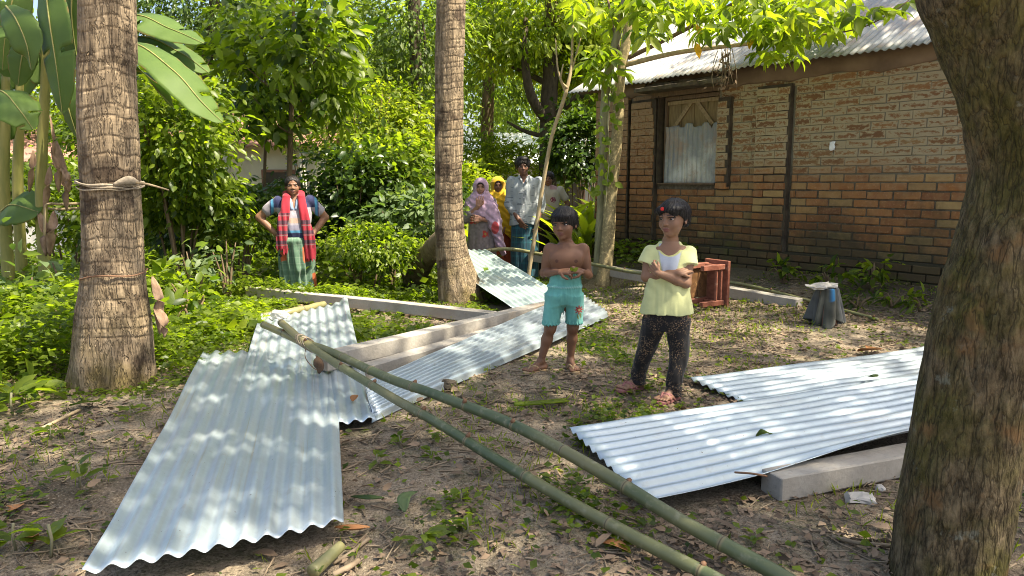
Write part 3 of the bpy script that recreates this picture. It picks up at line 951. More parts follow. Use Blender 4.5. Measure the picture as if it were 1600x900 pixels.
def yard_sheets():
    # big sheet in the left foreground; its far right corner is crumpled under the post
    NL, NR = GP(128, 897, .11), GP(537, 806, .10)
    FL = GP(318, 549, .06)
    FR = GP(524, 540, .06)
    def far1(u):
        return 1.0 - 0.21 * sstep(.42, .95, u) + .018 * vnoise(np.stack([u * 13, 0 * u, 0 * u], -1), 1, 2) - .05 * np.exp(-((u - .62) / .06) ** 2)
    def h1(u, v):
        c = np.exp(-((u - .72) / .22) ** 2 - ((v - .83) / .09) ** 2)
        Q = np.stack([u * 4, v * 9, 0 * u], -1)
        d = c * (.035 * fbm(Q, 1.0, 3, 5) + .02)
        return d - .012 * np.exp(-((u - .55) / .02) ** 2 - ((v - .55) / .03) ** 2) - .02 * np.exp(-((v - .45) / .3) ** 2)
    sheet('wide corrugated tin sheet in the left foreground with a crumpled far corner', NL, NR, FL, FR, 'tin', 10.5, .0105, 70, .012, 1, {'far': far1, 'h': h1})
    # the sheet under it, reaching back to the long post
    NR2 = GP(588, 657, .045)
    FL2, FR2 = GP(408, 490, .10), GP(543, 471, .17)
    d = (FL2 - FR2)
    NL2 = NR2 + d * np.array([1, 1, .3])
    sheet('tin sheet half under the big left one, its far edge by the long post', NL2, NR2, FL2, FR2, 'tin', 10.5, .010, 50, .012, 2,
          {'h': lambda u, v: .05 * np.exp(-((u - 1.0) / .12) ** 2) * sstep(.75, 1, v) - .03 * np.exp(-((u - .35) / .2) ** 2) * sstep(.8, 1, v)})
    # long sheet behind the boy's legs
    # its corrugations run along its length: left end A-C, right end B-D
    A, B = GP(583, 648, .06), GP(952, 487, .10)
    C, Dd = GP(570, 600, .12), GP(905, 456, .16)
    sheet('long bluish tin sheet behind the legs of the boy in teal shorts', C, A, Dd, B, 'tin', 9.5, .010, 40, .010, 3,
          {'h': lambda u, v: -.035 * sstep(.88, 1.0, u)})
    # behind the coconut trunk
    FRp, FLp = np.array([-.30, 8.9, .39]), np.array([-.98, 8.73, .38])
    sheet('greenish tin sheet behind the coconut trunk, its far end raised towards the women', (-.01, 6.40, .10), (.63, 6.56, .10), FLp, FRp, 'tin_green', 10.5, .010, 40, .010, 4)
    # right foreground
    FL5, NL5 = GP(886, 664, .10), GP(1010, 787, .07)
    d = np.array([.925, .380, .004]) * 3.0
    sheet('tin sheet in the right foreground with a lone green leaf lying on it', NL5, FL5, NL5 + d * .98 + np.array([0, .0, .08]), FL5 + d, 'tin', 10.5, .009, 40, .008, 5,
          {'h': lambda u, v: .05 * np.exp(-(u / .10) ** 2) * sstep(.12, .45, v)})
    FL6 = GP(1073, 592, .05)
    NL6 = FL6 + np.array([.315, -.70, .0])
    sheet('tin sheet at the right lying half under the foreground one', NL6, FL6, NL6 + d, FL6 + d * 1.0 + np.array([-.02, .10, 0]), 'tin', 10.5, .009, 40, .010, 6)


yard_sheets()


# ------------------------------------------------------------------ concrete posts
def post(label, a, b, w=.105, h=.10, seed=0, mat='concrete', cat='concrete post', name='concrete_post', group='concrete posts lying in the yard'):
    """square post; a and b are the ends of its centre line"""
    a, b = np.asarray(a, float), np.asarray(b, float)
    L = np.linalg.norm(b - a)
    V, Fc = rough_box((L, w, h), 12, .006, .0012, seed)
    V[:, 2] += .002 * np.sin(V[:, 0] * 3)
    o = obj(name, mesh(name, V, Fc, M[mat], False))
    R = axes(b - a)
    o.matrix_world = Matrix.Translation((a + b) / 2) @ Matrix(R.tolist()).to_4x4()
    return tag(o, label, cat, group)


def yard_posts():
    post('long grey concrete post in front of the man in the red scarf', GP(388, 455, .075) + [0, .02, 0], GP(772, 496, .055), .105, .10, 1)
    post('concrete post lying aslant from the bamboo ends towards the boy', GP(502, 566, .15), GP(884, 474, .10), .11, .105, 2)
    post('short concrete post lying half under the long tin sheet', GP(560, 585, .055), GP(835, 505, .05), .11, .10, 3)
    post('concrete post with a broken end in the right foreground by the mossy trunk', GP(1204, 757, .055), GP(1640, 676, .055), .115, .095, 4)
    post('concrete post along the house wall, lying behind the girl and the stool', np.array([.25, 9.75, .22]), np.array([2.62, 6.62, .10]), .11, .11, 5)
yard_posts()


# ------------------------------------------------------------------ bamboo
def bamboo(label, pts, r0, r1, mat='bamboo', inter=.36, seed=0, stubs=True, group='bamboo poles'):
    pts = np.asarray(pts, float)
    n = 160
    path = spline(pts, n)
    tt = np.linspace(0, 8, n)
    path = path + .009 * np.stack([vnoise(np.stack([tt, 0 * tt, 0 * tt + seed + q * 9.0], -1)) for q in range(3)], -1) * np.array([1, 1, .6])
    L = np.concatenate([[0], np.cumsum(np.linalg.norm(np.diff(path, axis=0), axis=1))])
    r = np.random.default_rng(seed)
    pos = [0.02]
    while pos[-1] < L[-1]: pos.append(pos[-1] + inter * r.uniform(.75, 1.25))
    pos = np.array(pos)
    # extra rings close to each node
    s = np.sort(np.concatenate([L] + [pos[pos < L[-1]] + d for d in (-.02, -.010, -.004, .0, .004, .010, .02)]))
    s = np.clip(s, 0, L[-1])
    s = s[np.concatenate([[True], np.diff(s) > 5e-4])]
    path2 = np.stack([np.interp(s, L, path[:, k]) for k in range(3)], 1)
    dist = np.abs(s[:, None] - pos[None]).min(1)
    rad = r0 + (r1 - r0) * s / L[-1]
    rad = rad * (1 + .10 * np.exp(-(dist / .008) ** 2) + .02 * np.sin(s * 9))
    c = path2.mean(0)
    V, Fc = tube(path2 - c, rad, 14)
    seg = 14
    node = np.repeat(np.concatenate([[0], np.exp(-(dist / .010) ** 2), [0]]), seg)
    al = np.repeat(np.concatenate([[0], s, [s[-1]]]), seg) + seed * 3.3
    o = obj('bamboo_pole', mesh('bamboo_pole', V, Fc, M[mat], True, {'along': al, 'node': node, 'old': np.repeat(np.concatenate([[1], np.exp(-(s / .9) ** 2) * .9 + .25 * (vnoise(np.stack([s * 1.1, 0 * s, 0 * s + seed], -1)) > .25), [1]]), seg)}), None, c)
    tag(o, label, 'bamboo pole', group)
    if stubs:
        T = unit(np.gradient(path2, axis=0))
        for k, p in enumerate(pos[1:-1]):
            if r.random() < .55:
                i = int(np.argmin(np.abs(s - p)))
                side = unit(np.cross(T[i], (0, 0, 1)) * r.uniform(-.6, .6) + np.array([0, 0, 1.0]))
                a = path2[i] - c + side * rad[i] * .8
                b = a + (side + T[i] * .6) * r.uniform(.010, .022)
                obj('twig_stub', mesh('twig_stub', *tube([a, (a + b) / 2, b], [.011, .010, .006], 6), M['wire']), o)
    return o


def yard_bamboo():
    def run(rows, d0, d1):
        u0, u1 = rows[0][0], rows[-1][0]
        return [DP(u, v, 1 / (1 / d0 + (u - u0) / (u1 - u0) * (1 / d1 - 1 / d0))) for u, v in rows]
    Q1 = run([(437, 503), (477, 534), (519, 561), (599, 614), (687, 663), (800, 734), (960, 822), (1110, 900), (1230, 966)], 4.50, 1.88)
    Q2 = run([(411, 507), (445, 521), (477, 536), (522, 551), (610, 590), (687, 617), (800, 664), (965, 752), (1075, 818), (1223, 901), (1330, 962)], 4.72, 1.90)
    A1, A2, e1, e2 = Q1[0], Q2[0], Q1[2] - Q1[0], Q2[1] - Q2[0]
    bamboo('green bamboo pole nearer the camera of the two tied at the tin sheets', Q1, .0215, .0225, 'bamboo', .38, 1)
    bamboo('green bamboo pole passing over the corner of the right tin sheet', Q2, .0225, .0245, 'bamboo', .36, 2)
    bamboo('slim green bamboo pole along the house wall by the stool', [GP(735, 396, .32), GP(790, 389, .36), GP(845, 398, .30), GP(930, 414, .27), GP(999, 427, .24), GP(1139, 441, .20), GP(1237, 462, .145), GP(1372, 499, .075)], .024, .014, 'bamboo_pale', .33, 3)
    bamboo('short bamboo length behind the far edge of the tin sheets', [GP(408, 497, .06), GP(455, 487, .09), GP(507, 476, .09)], .035, .033, 'bamboo_pale', .30, 4)
    # string round the two poles with the hanging loop
    d1, d2 = unit(e1), unit(e2)
    E0 = empty('string', tuple(GP(474, 532, .28)), 'pale string wound round the two bamboo ends with a loop hanging down', 'string')
    c1 = Q1[1]; c2 = Q2[2]
    mid, sep = (c1 + c2) / 2, np.linalg.norm(c2 - c1)
    ax = unit(d1 + d2); x = unit(c2 - c1 - ax * np.dot(c2 - c1, ax)); z = np.cross(ax, x)
    pts = []
    for k in range(5 * 20):
        a = k / 20 * 2 * math.pi
        rr = .029
        pts.append(mid + ax * (k / 20 * .024 - .05 + .012 * math.sin(a * .7)) + x * (math.cos(a) * (sep / 2 + rr)) + z * math.sin(a) * rr * 1.05 - np.array(E0.location))
    obj('winding', mesh('winding', *tube(pts, .0032, 5), M['rope']), E0)
    q = mid - np.array([0, 0, .03]) - np.array(E0.location)
    g = GP(497, 578, .10) - np.array(E0.location)
    obj('tail', mesh('tail', *tube([q, q * .6 + g * .4 + [-.03, 0, -.01], g * .95 + [-.02, 0, .0], g], .0025, 5, 20), M['wire']), E0)
    c = GP(498, 568, .16)
    V, Fc = tube([c + [0, 0, -.055], c + [.005, 0, -.03], c, c + [0, 0, .03], c + [0, 0, .055]], [.008, .026, .028, .020, .006], 10, 12)
    V = V + .007 * np.stack([vnoise(V, 40, k) for k in (1, 2, 3)], -1)
    tag(obj('clod', mesh('clod', V, Fc, M['clod'])), 'dark brown clod at the end of the string by the bamboo ends', 'clod')
yard_bamboo()


def lump(name, c, r, mat, label, cat, seed=0, sq=(1, 1, .7), n=14, amt=.22, group=None):
    a = np.linspace(0, np.pi, n)[:, None]
    b = np.linspace(0, 2 * np.pi, n * 2, endpoint=False)[None]
    D = np.stack([np.sin(a) * np.cos(b), np.sin(a) * np.sin(b), np.cos(a) + 0 * b], -1)
    R = 1 + amt * fbm(D, 1.6, 4, seed)
    V = (D * R[..., None] * r * np.asarray(sq)).reshape(-1, 3)
    o = obj(name, mesh(name, V, grid_faces(n, n * 2, True), M[mat], False), None, c)
    return tag(o, label, cat, group)


# ------------------------------------------------------------------ stool on its side
def make_stool():
    d = unit(np.array([-.85, -.53, 0]))                     # from the seat along the legs
    s = np.array([-.53, .85, 0]) / np.hypot(.53, .85)       # from the near side to the far side
    up = np.array([0, 0, 1.0])
    Ws, Hs, Ll = .25, .43, .285
    near = DP(1137, 482, 6.72)
    z0 = float(gz(near[0], near[1])) + .004
    c = np.array([near[0], near[1], z0]) + s * (Ws / 2 + .02)
    E0 = empty('stool', tuple(c), 'low red brown wooden stool lying on its side behind the girl', 'stool')
    Rm = np.stack([d, s, up], 1)
    def bar(name, x, y, z, sx, mat='stool'):
        V, Fc = rough_box(sx, 1, .004, .0008, 3)
        return obj(name, mesh(name, V @ Rm.T + Rm @ np.array([x, y, z]), Fc, M[mat], False), E0)
    bar('seat', 0, 0, Hs / 2, (.034, Ws + .04, Hs))
    for y in (-.098, .098):
        for z in (.042, Hs - .055):
            bar('leg', .018 + Ll / 2, y, z, (Ll, .042, .048))
    for x in (.055, .115):
        bar('stretcher', x, -.098, Hs / 2 - .006, (.022, .024, Hs - .15))
    for z in (.045, Hs - .05):
        bar('apron', .06, 0, z, (.05, .150, .020))
    for k, x in enumerate((.085, .205)):
        bar('board', x, .105, Hs / 2 - .006, (.117, .014, Hs - .155), 'stool_panel')
    return E0
make_stool()


# ------------------------------------------------------------------ pipe stump with a rag and a flat stone
def make_pot():
    c = GP(1291, 506, .05)
    x, y = c[0], c[1]
    z0 = float(gz(x, y)) - .01
    p = obj('pipe_stump', mesh('pipe_stump', *tube([(0, 0, 0), (0, 0, .10), (0, 0, .29), (0, 0, .292)], [.085, .08, .075, .05], 20), M['roof_red']), None, (x, y, z0))
    tag(p, 'reddish pipe stump under a grey rag near the house', 'pipe')
    n, m = 30, 72
    a = np.linspace(0, 2 * np.pi, m, endpoint=False)[None]
    v = np.linspace(0, 1, n)[:, None]
    fold = .020 * np.sin(a * 7 + 2 * v) + .013 * np.sin(a * 12 + 1.3) + .02 * np.sin(a * 3)
    hem = .30 * (1 - .07 * np.sin(a * 2 + 2.2) - .25 * np.exp(-((a - 4.9) / .28) ** 2) - .06 * np.sin(a * 5))
    R = .062 + .052 * v ** .8 + fold * (.15 + v)
    R = np.where(v < .12, .075 * (v / .12) ** .5 + fold * .1, R)
    z = .315 - hem * np.clip((v - .12) / .88, 0, 1)
    V = np.stack([R * np.cos(a) * 1.05, R * np.sin(a), z + 0 * a], -1).reshape(-1, 3)
    ra = a + 0 * v
    col = np.zeros((n, m, 3)) + np.array([.105, .105, .082])
    nn = fbm(V.reshape(n, m, 3), 9, 3, 4)[..., None]
    col = col * (1 + .7 * nn)
    col = np.where((np.cos(ra * 2 + .9) > .35)[..., None], col * .55 + np.array([.01, .015, .03]), col)
    blue = np.exp(-((ra - 4.75) / .20) ** 2) * (v < .38) * (v > .08)
    col = col * (1 - blue[..., None]) + np.array([.04, .19, .38]) * blue[..., None]
    rag = obj('rag', mesh('rag', V, grid_faces(n, m, True), M['cloth_col'], True, {'col': np.clip(col, 0, 1).reshape(-1, 3)}), None, (x, y, z0))
    rag.modifiers.new('t', 'SOLIDIFY').thickness = .006
    tag(rag, 'dirty grey rag with a blue patch draped over the pipe stump', 'rag')
    V, Fc = rough_box((.22, .13, .022), 5, .008, .007, 2)
    o = obj('flat_stone', mesh('flat_stone', V, Fc, M['stone'], False), None, (x - .06, y - .01, z0 + .337), (.05, -.08, .15))
    tag(o, 'flat pale stone laid on top of the grey rag', 'stone')
make_pot()


# ------------------------------------------------------------------ tilted log behind the coconut trunk
def make_log():
    a, b = GP(643, 446, -.02), DP(700, 362, 7.75)
    b[1] = 7.85
    a[1] += .25
    path = [a, a * .6 + b * .4 + [-.05, 0, .02], b]
    V, Fc = tube(path, [.135, .125, .085], 18, 24, disp=lambda p, an, R: .016 * fbm(np.stack([np.cos(an)[None] + 0 * R, np.sin(an)[None] + 0 * R, p[:, 2:3] * 2 + 0 * R], -1), 2, 3, 4))
    c = np.asarray(path).mean(0)
    o = obj('log', mesh('log', V - c, Fc, M['log']), None, c)
    tag(o, 'short grey brown log leaning against the coconut trunk', 'log')
    t = b * .93 + a * .07
    ax = unit(b - a)
    R = axes(ax)
    pts = [t - np.array(o.location) + R[:, 1] * math.cos(k * .5) * .10 + R[:, 2] * math.sin(k * .5) * .10 + ax * (k * .002) for k in range(40)]
    obj('tie', mesh('tie', *tube(pts, .006, 5), M['bark_green']), o)
make_log()


# ------------------------------------------------------------------ lone items on the ground and on the sheets
def leaf_strip(pts, w, fold=.25, n=14, m=5):
    P = spline(pts, n)
    T = unit(np.gradient(P, axis=0))
    S = unit(np.cross(T, np.array([0, 0, 1.0])))
    U = np.cross(S, T)
    t = np.linspace(0, 1, n)
    prof = np.asarray(w(t)) if callable(w) else w * np.sin(np.pi * np.clip(t * .96 + .02, 0, 1)) ** .7
    a = np.linspace(-1, 1, m)
    V = P[:, None] + S[:, None] * (a[None, :, None] * prof[:, None, None]) + U[:, None] * (np.abs(a)[None, :, None] * prof[:, None, None] * fold)
    at = {'tint': np.repeat(t * .6 + .2, m), 'along': np.repeat(t * np.linalg.norm(np.diff(P, axis=0), axis=1).sum(), m), 'across': np.tile(a, n)}
    return V.reshape(-1, 3), grid_faces(n, m), at


def lone_leaf(name, label, cat, pts, w, mat, fold=.25, group=None, thick=.0015):
    pts = np.asarray(pts, float)
    c = pts.mean(0)
    V, Fc, at = leaf_strip(pts - c, w, fold)
    o = obj(name, mesh(name, V, Fc, M[mat], True, at), None, c)
    o.modifiers.new('t', 'SOLIDIFY').thickness = thick
    return tag(o, label, cat, group)


def gpt(u, v, dz=0.0):
    p = GP(u, v, 0.0)
    for _ in range(4): p = GP(u, v, float(gz(p[0], p[1])) + dz)
    return p


def lone_items():
    lone_leaf('fallen_leaf', 'lone curled green leaf lying on the right tin sheet', 'leaf', [GP(1181, 682, .100), GP(1194, 676, .118), GP(1207, 679, .102)], .026, 'leaf_mid', .3)
    lone_leaf('fallen_leaf', 'small brown leaf lying on the tin sheet below the bamboo ends', 'leaf', [GP(551, 627, .085), GP(556, 617, .095)], .02, 'orange_leaf', .5)
    lone_leaf('fallen_leaf', 'small dark green sprig on the far right tin sheet', 'leaf', [GP(1352, 587, .085), GP(1364, 589, .11), GP(1370, 585, .09)], .022, 'leaf_dark', .3)
    lone_leaf('green_strip', 'cut yellow green stalk strip lying on the soil between the boy and the bamboo', 'stalk', [gpt(803, 633, .02), gpt(845, 630, .03), gpt(887, 626, .02)], lambda t: .022 + 0 * t, 'leaf_lime', .45, thick=.008)
    lone_leaf('cut_leaf', 'folded pale green leaf piece on the soil left of the bamboo poles', 'leaf', [gpt(632, 800, .02), gpt(632, 780, .05), gpt(652, 768, .02)], .024, 'leaf_pale', .5)
    lone_leaf('dry_sheath', 'brown curled dry leaf by the corner of the big tin sheet', 'leaf', [gpt(523, 824, .03), gpt(550, 828, .03), gpt(578, 824, .03)], .016, 'orange_leaf', .8)
    lone_leaf('dark_leaf', 'dark rolled leaf on the soil right of the big tin sheet', 'leaf', [gpt(548, 776, .02), gpt(575, 780, .03), gpt(600, 778, .02)], .018, 'leaf_dark', .6)
    lone_leaf('orange_sheath', 'orange dry sheath on the soil beyond the far right tin sheet', 'leaf', [gpt(1340, 549, .03), gpt(1358, 547, .05), gpt(1376, 546, .02)], .04, 'orange_leaf', .6)
    lone_leaf('orange_sheath', 'orange brown dry sheath under the nearer bamboo pole', 'leaf', [gpt(940, 848, .02), gpt(960, 852, .03), gpt(985, 862, .02)], .022, 'orange_leaf', .6)
    lone_leaf('fallen_leaf', 'large green fallen leaf at the left edge near the palm', 'leaf', [gpt(110, 634, .02), gpt(130, 629, .05), gpt(150, 628, .02)], .05, 'leaf_mid', .3)
    lone_leaf('fallen_leaf', 'rusty red leaf standing in the weeds of the lower left corner', 'leaf', [gpt(50, 850, .0), gpt(49, 840, .05), gpt(51, 838, .09)], .022, 'orange_leaf', .3)
    lone_leaf('fallen_leaf', 'pinkish dry leaf on the soil at the left edge', 'leaf', [gpt(12, 800, .02), gpt(22, 793, .03), gpt(32, 788, .01)], .028, 'orange_leaf', .3)
    # cut banana stalk
    a, b = gpt(488, 894, .03), gpt(533, 853, .045)
    V, Fc = tube([a, (a + b) / 2, b], [.023, .021, .018], 12, 14)
    c = (a + b) / 2
    o = obj('cut_stalk', mesh('cut_stalk', V - c, Fc, M['bamboo_pale'], True, {'along': V[:, 0] * 0, 'node': V[:, 0] * 0, 'old': np.clip(1.0 - np.linalg.norm(V - b, axis=1) / .08, .3, 1)}), None, c)
    tag(o, 'thick cut stalk with a pale end lying in front of the big tin sheet', 'stalk')
    def stick(label, pts, r, mat='twig', name='stick'):
        pts = np.asarray(pts, float); c = pts.mean(0)
        o = obj(name, mesh(name, *tube(pts - c, r, 6, 16), M[mat]), None, c)
        return tag(o, label, 'stick')
    stick('brown stick beside the thick cut stalk', [gpt(520, 880, .01), gpt(545, 866, .02), gpt(576, 842, .01)], .007)
    stick('grey bent stick at the bottom edge right of the cut stalk', [gpt(520, 898, .01), gpt(545, 886, .02), gpt(560, 876, .015)], .010)
    stick('long thin stick on the soil below the right concrete post', [gpt(1300, 838, .01), gpt(1340, 848, .015), gpt(1394, 853, .01)], .007)
    stick('short stick on the soil between the two bamboo poles', [gpt(890, 802, .01), gpt(900, 812, .012), gpt(912, 822, .01)], .008)
    stick('pale straw bundle stick at the left edge of the yard', [gpt(60, 672, .02), gpt(95, 655, .03), gpt(125, 640, .02)], .009, 'dry_stick')
    stick('thin rusty rod poking out from under the right tin sheet', [GP(1148, 738, .13), GP(1175, 740, .14), GP(1198, 744, .10)], .004, 'wire', 'rod')
    # stones
    V, Fc = rough_box((.10, .06, .022), 3, .006, .006, 4)
    o = obj('stone_flake', mesh('stone_flake', V, Fc, M['stone'], False), None, gpt(1344, 778, .012), (.1, 0, -.3))
    tag(o, 'white stone flake on the soil below the right concrete post', 'stone')
    lump('stone', gpt(1376, 763, .012), .020, 'stone', 'small pale pebble near the foot of the mossy trunk', 'stone', 3)
    lump('plastic_bag', GP(438, 493, .13), .050, 'stone', 'crumpled pale plastic on the short bamboo length', 'plastic', 5, (1.5, .9, .8), 14, .35)
    lump('clod', gpt(700, 602, .03), .045, 'dark_concrete', 'dark brick piece under the edge of the long tin sheet', 'brick piece', 6, (1.2, .8, .8))
lone_items()
# ------------------------------------------------------------------ bodies as blended distance fields turned into one skin
def surface_nets(Fd, lo, h):
    s = Fd < 0
    c = [s[i:s.shape[0] - 1 + i, j:s.shape[1] - 1 + j, k:s.shape[2] - 1 + k] for i in (0, 1) for j in (0, 1) for k in (0, 1)]
    cnt = sum(x.astype(np.int8) for x in c)
    act = (cnt > 0) & (cnt < 8)
    I = np.argwhere(act)
    idx = np.full(act.shape, -1, np.int64)
    idx[act] = np.arange(len(I))
    acc = np.zeros((len(I), 3)); n = np.zeros(len(I))
    vals = {}
    for i in (0, 1):
        for j in (0, 1):
            for k in (0, 1):
                vals[i, j, k] = Fd[I[:, 0] + i, I[:, 1] + j, I[:, 2] + k]
    for a in vals:
        for ax in range(3):
            if a[ax] == 0:
                b = tuple(1 if q == ax else a[q] for q in range(3))
                va, vb = vals[a], vals[b]
                m = (va < 0) != (vb < 0)
                t = np.where(m, va / np.where(m, va - vb, 1), 0)
                p = np.tile(np.array(a, float), (len(I), 1))
                p[:, ax] = t
                acc += p * m[:, None]; n += m
    V = lo + (I + acc / n[:, None]) * h
    quads = []
    for ax in range(3):
        sl0 = [slice(None)] * 3; sl1 = [slice(None)] * 3
        sl0[ax] = slice(0, -1); sl1[ax] = slice(1, None)
        a, b = s[tuple(sl0)], s[tuple(sl1)]
        E = np.argwhere(a != b)
        o1, o2 = (ax + 1) % 3, (ax + 2) % 3
        ok = (E[:, o1] > 0) & (E[:, o2] > 0) & (E[:, o1] < s.shape[o1] - 1) & (E[:, o2] < s.shape[o2] - 1)
        E = E[ok]
        fl = a[tuple(E.T)]
        def cell(d1, d2):
            q = E.copy(); q[:, o1] -= d1; q[:, o2] -= d2
            return idx[tuple(q.T)]
        q = np.stack([cell(1, 1), cell(0, 1), cell(0, 0), cell(1, 0)], 1)
        q[~fl] = q[~fl][:, ::-1]
        quads.append(q)
    return V, np.concatenate(quads)


class Fig:
    """a set of blended shapes"""
    def __init__(self): self.ops = []

    def _add(self, fn, lo, hi, k, op): self.ops.append((fn, np.asarray(lo, float), np.asarray(hi, float), k, op))

    def cap(self, a, b, ra, rb=None, k=.012, op='u', cut=None):
        a, b = np.asarray(a, float), np.asarray(b, float)
        rb = ra if rb is None else rb
        ab = b - a; L2 = max(float(ab @ ab), 1e-12)
        def fn(X, Y, Z):
            px, py, pz = X - a[0], Y - a[1], Z - a[2]
            t = np.clip((px * ab[0] + py * ab[1] + pz * ab[2]) / L2, 0, 1)
            d = np.sqrt((px - t * ab[0]) ** 2 + (py - t * ab[1]) ** 2 + (pz - t * ab[2]) ** 2) - (ra + (rb - ra) * t)
            if cut is not None: d = np.maximum(d, (px * ab[0] + py * ab[1] + pz * ab[2]) / math.sqrt(L2) - cut)
            return d
        R = max(ra, rb)
        self._add(fn, np.minimum(a, b) - R, np.maximum(a, b) + R, k, op)

    def limb(self, S, k=.03):
        """one smooth limb from rows of x, y, z, radius"""
        S = np.asarray(S, float)
        def fn(X, Y, Z):
            out = None
            for q in range(len(S) - 1):
                a, ab = S[q, :3], S[q + 1, :3] - S[q, :3]
                px, py, pz = X - a[0], Y - a[1], Z - a[2]
                t = np.clip((px * ab[0] + py * ab[1] + pz * ab[2]) / (ab @ ab), 0, 1)
                d = np.sqrt((px - t * ab[0]) ** 2 + (py - t * ab[1]) ** 2 + (pz - t * ab[2]) ** 2) - (S[q, 3] + (S[q + 1, 3] - S[q, 3]) * t)
                out = d if out is None else np.minimum(out, d)
            return out
        self._add(fn, (S[:, :3] - S[:, 3:]).min(0), (S[:, :3] + S[:, 3:]).max(0), k, 'u')

    def chain(self, pts, rs, k=.012):
        for i in range(len(pts) - 1): self.cap(pts[i], pts[i + 1], rs[i], rs[i + 1], k)

    def ell(self, c, r, k=.012, R=None, op='u'):
        c, r = np.asarray(c, float), np.asarray(r, float)
        R = np.eye(3) if R is None else np.asarray(R, float)
        def fn(X, Y, Z):
            d = [X - c[0], Y - c[1], Z - c[2]]
            q = [(d[0] * R[0, i] + d[1] * R[1, i] + d[2] * R[2, i]) for i in range(3)]
            k0 = np.sqrt(sum((q[i] / r[i]) ** 2 for i in range(3)))
            k1 = np.sqrt(sum((q[i] / r[i] ** 2) ** 2 for i in range(3))) + 1e-9
            return k0 * (k0 - 1) / k1
        e = np.abs(R) @ r
        self._add(fn, c - e, c + e, k, op)

    def prof(self, rows, k=.012, op='u', n=40):
        S = spline(np.asarray(rows, float)[:, :5], n)
        o = np.argsort(S[:, 0]); S = S[o]
        def fn(X, Y, Z):
            z = Z.ravel()
            cx, cy, rx, ry = (np.interp(z, S[:, 0], S[:, i])[None, None] for i in (1, 2, 3, 4))
            m = np.minimum(rx, ry)
            d = (np.sqrt(((X - cx) / rx) ** 2 + ((Y - cy) / ry) ** 2) - 1) * m
            return np.maximum(d, np.maximum(S[0, 0] - Z, Z - S[-1, 0]))
        lo = [(S[:, 1] - S[:, 3]).min(), (S[:, 2] - S[:, 4]).min(), S[0, 0]]
        hi = [(S[:, 1] + S[:, 3]).max(), (S[:, 2] + S[:, 4]).max(), S[-1, 0]]
        self._add(fn, lo, hi, k, op)

    def mesh(self, h, post=None, pad=3):
        us = [o for o in self.ops if o[4] == 'u']
        lo = np.min([o[1] for o in us], 0) - pad * h - .012
        hi = np.max([o[2] for o in us], 0) + pad * h + .012
        n = np.ceil((hi - lo) / h).astype(int) + 1
        ax = [lo[i] + np.arange(n[i]) * h for i in range(3)]
        Fd = np.full(n, .05, np.float64)
        for fn, a, b, k, op in self.ops:
            m = k + 3 * h
            i0 = np.maximum(0, np.floor((a - m - lo) / h).astype(int)); i1 = np.minimum(n, np.ceil((b + m - lo) / h).astype(int) + 1)
            if (i1 <= i0).any(): continue
            sl = tuple(slice(i0[q], i1[q]) for q in range(3))
            X, Y, Z = ax[0][sl[0]][:, None, None], ax[1][sl[1]][None, :, None], ax[2][sl[2]][None, None, :]
            d = fn(X, Y, Z)
            f = Fd[sl]
            if op == 'u':
                hh = np.maximum(k - np.abs(f - d), 0) / k
                Fd[sl] = np.minimum(f, d) - hh * hh * k * .25
            else:
                d = -d
                hh = np.maximum(k - np.abs(f - d), 0) / k
                Fd[sl] = np.maximum(f, d) + hh * hh * k * .25
        if post is not None:
            X, Y, Z = ax[0][:, None, None], ax[1][None, :, None], ax[2][None, None, :]
            near = np.abs(Fd) < .045
            I = np.argwhere(near)
            P = lo + I * h
            Fd[near] = post(P, Fd[near])
        return surface_nets(Fd, lo, h)


# ------------------------------------------------------------------ leaves
def fr(Td, N):
    """rotation stacks: y along Td, z near N"""
    y = unit(Td)
    x = unit(np.cross(y, N))
    z = np.cross(x, y)
    return np.stack([x, y, z], -1)


_L4 = (np.array([[0, 0, 0], [.27, .45, .06], [0, .5, 0], [-.27, .45, .06], [0, 1, -.10]]), np.array([[0, 1, 2], [0, 2, 3], [1, 4, 2], [2, 4, 3]]))
_L2 = (np.array([[0, 0, 0], [.27, .48, .05], [0, 1, -.06], [-.27, .48, .05]]), np.array([[0, 1, 2], [0, 2, 3]]))
_L8 = (np.array([[0, 0, 0], [-.19, .28, .045], [0, .33, 0], [.19, .28, .045], [-.17, .66, .02], [0, .70, -.05], [.17, .66, .02], [0, 1, -.15]]),
       np.array([[0, 3, 2], [0, 2, 1], [2, 3, 6], [2, 6, 5], [1, 2, 5], [1, 5, 4], [5, 6, 7], [5, 7, 4]]))
_LANCE = (np.array([[0, 0, 0], [-.10, .25, .03], [0, .28, 0], [.10, .25, .03], [-.10, .6, .02], [0, .62, -.03], [.10, .6, .02], [0, 1, -.12]]), _L8[1])
_LT = {'l2': _L2, 'l4': _L4, 'l8': _L8, 'lance': _LANCE}


def leaves(P, D, N, S, kind='l4', tint=None, wide=1.0, rng=RNG):
    """one leaf per row: base P, tip direction D, face normal N, length S"""
    tv, tf = _LT[kind]
    R = fr(D, N)
    tv = tv * np.array([wide, 1, 1])
    V = P[:, None] + np.einsum('nij,kj->nki', R, tv) * S[:, None, None]
    n, k = len(P), len(tv)
    Fc = (tf[None] + (np.arange(n) * k)[:, None, None]).reshape(-1, 3)
    if tint is None: tint = rng.random(n)
    return V.reshape(-1, 3), Fc, np.repeat(tint, k)


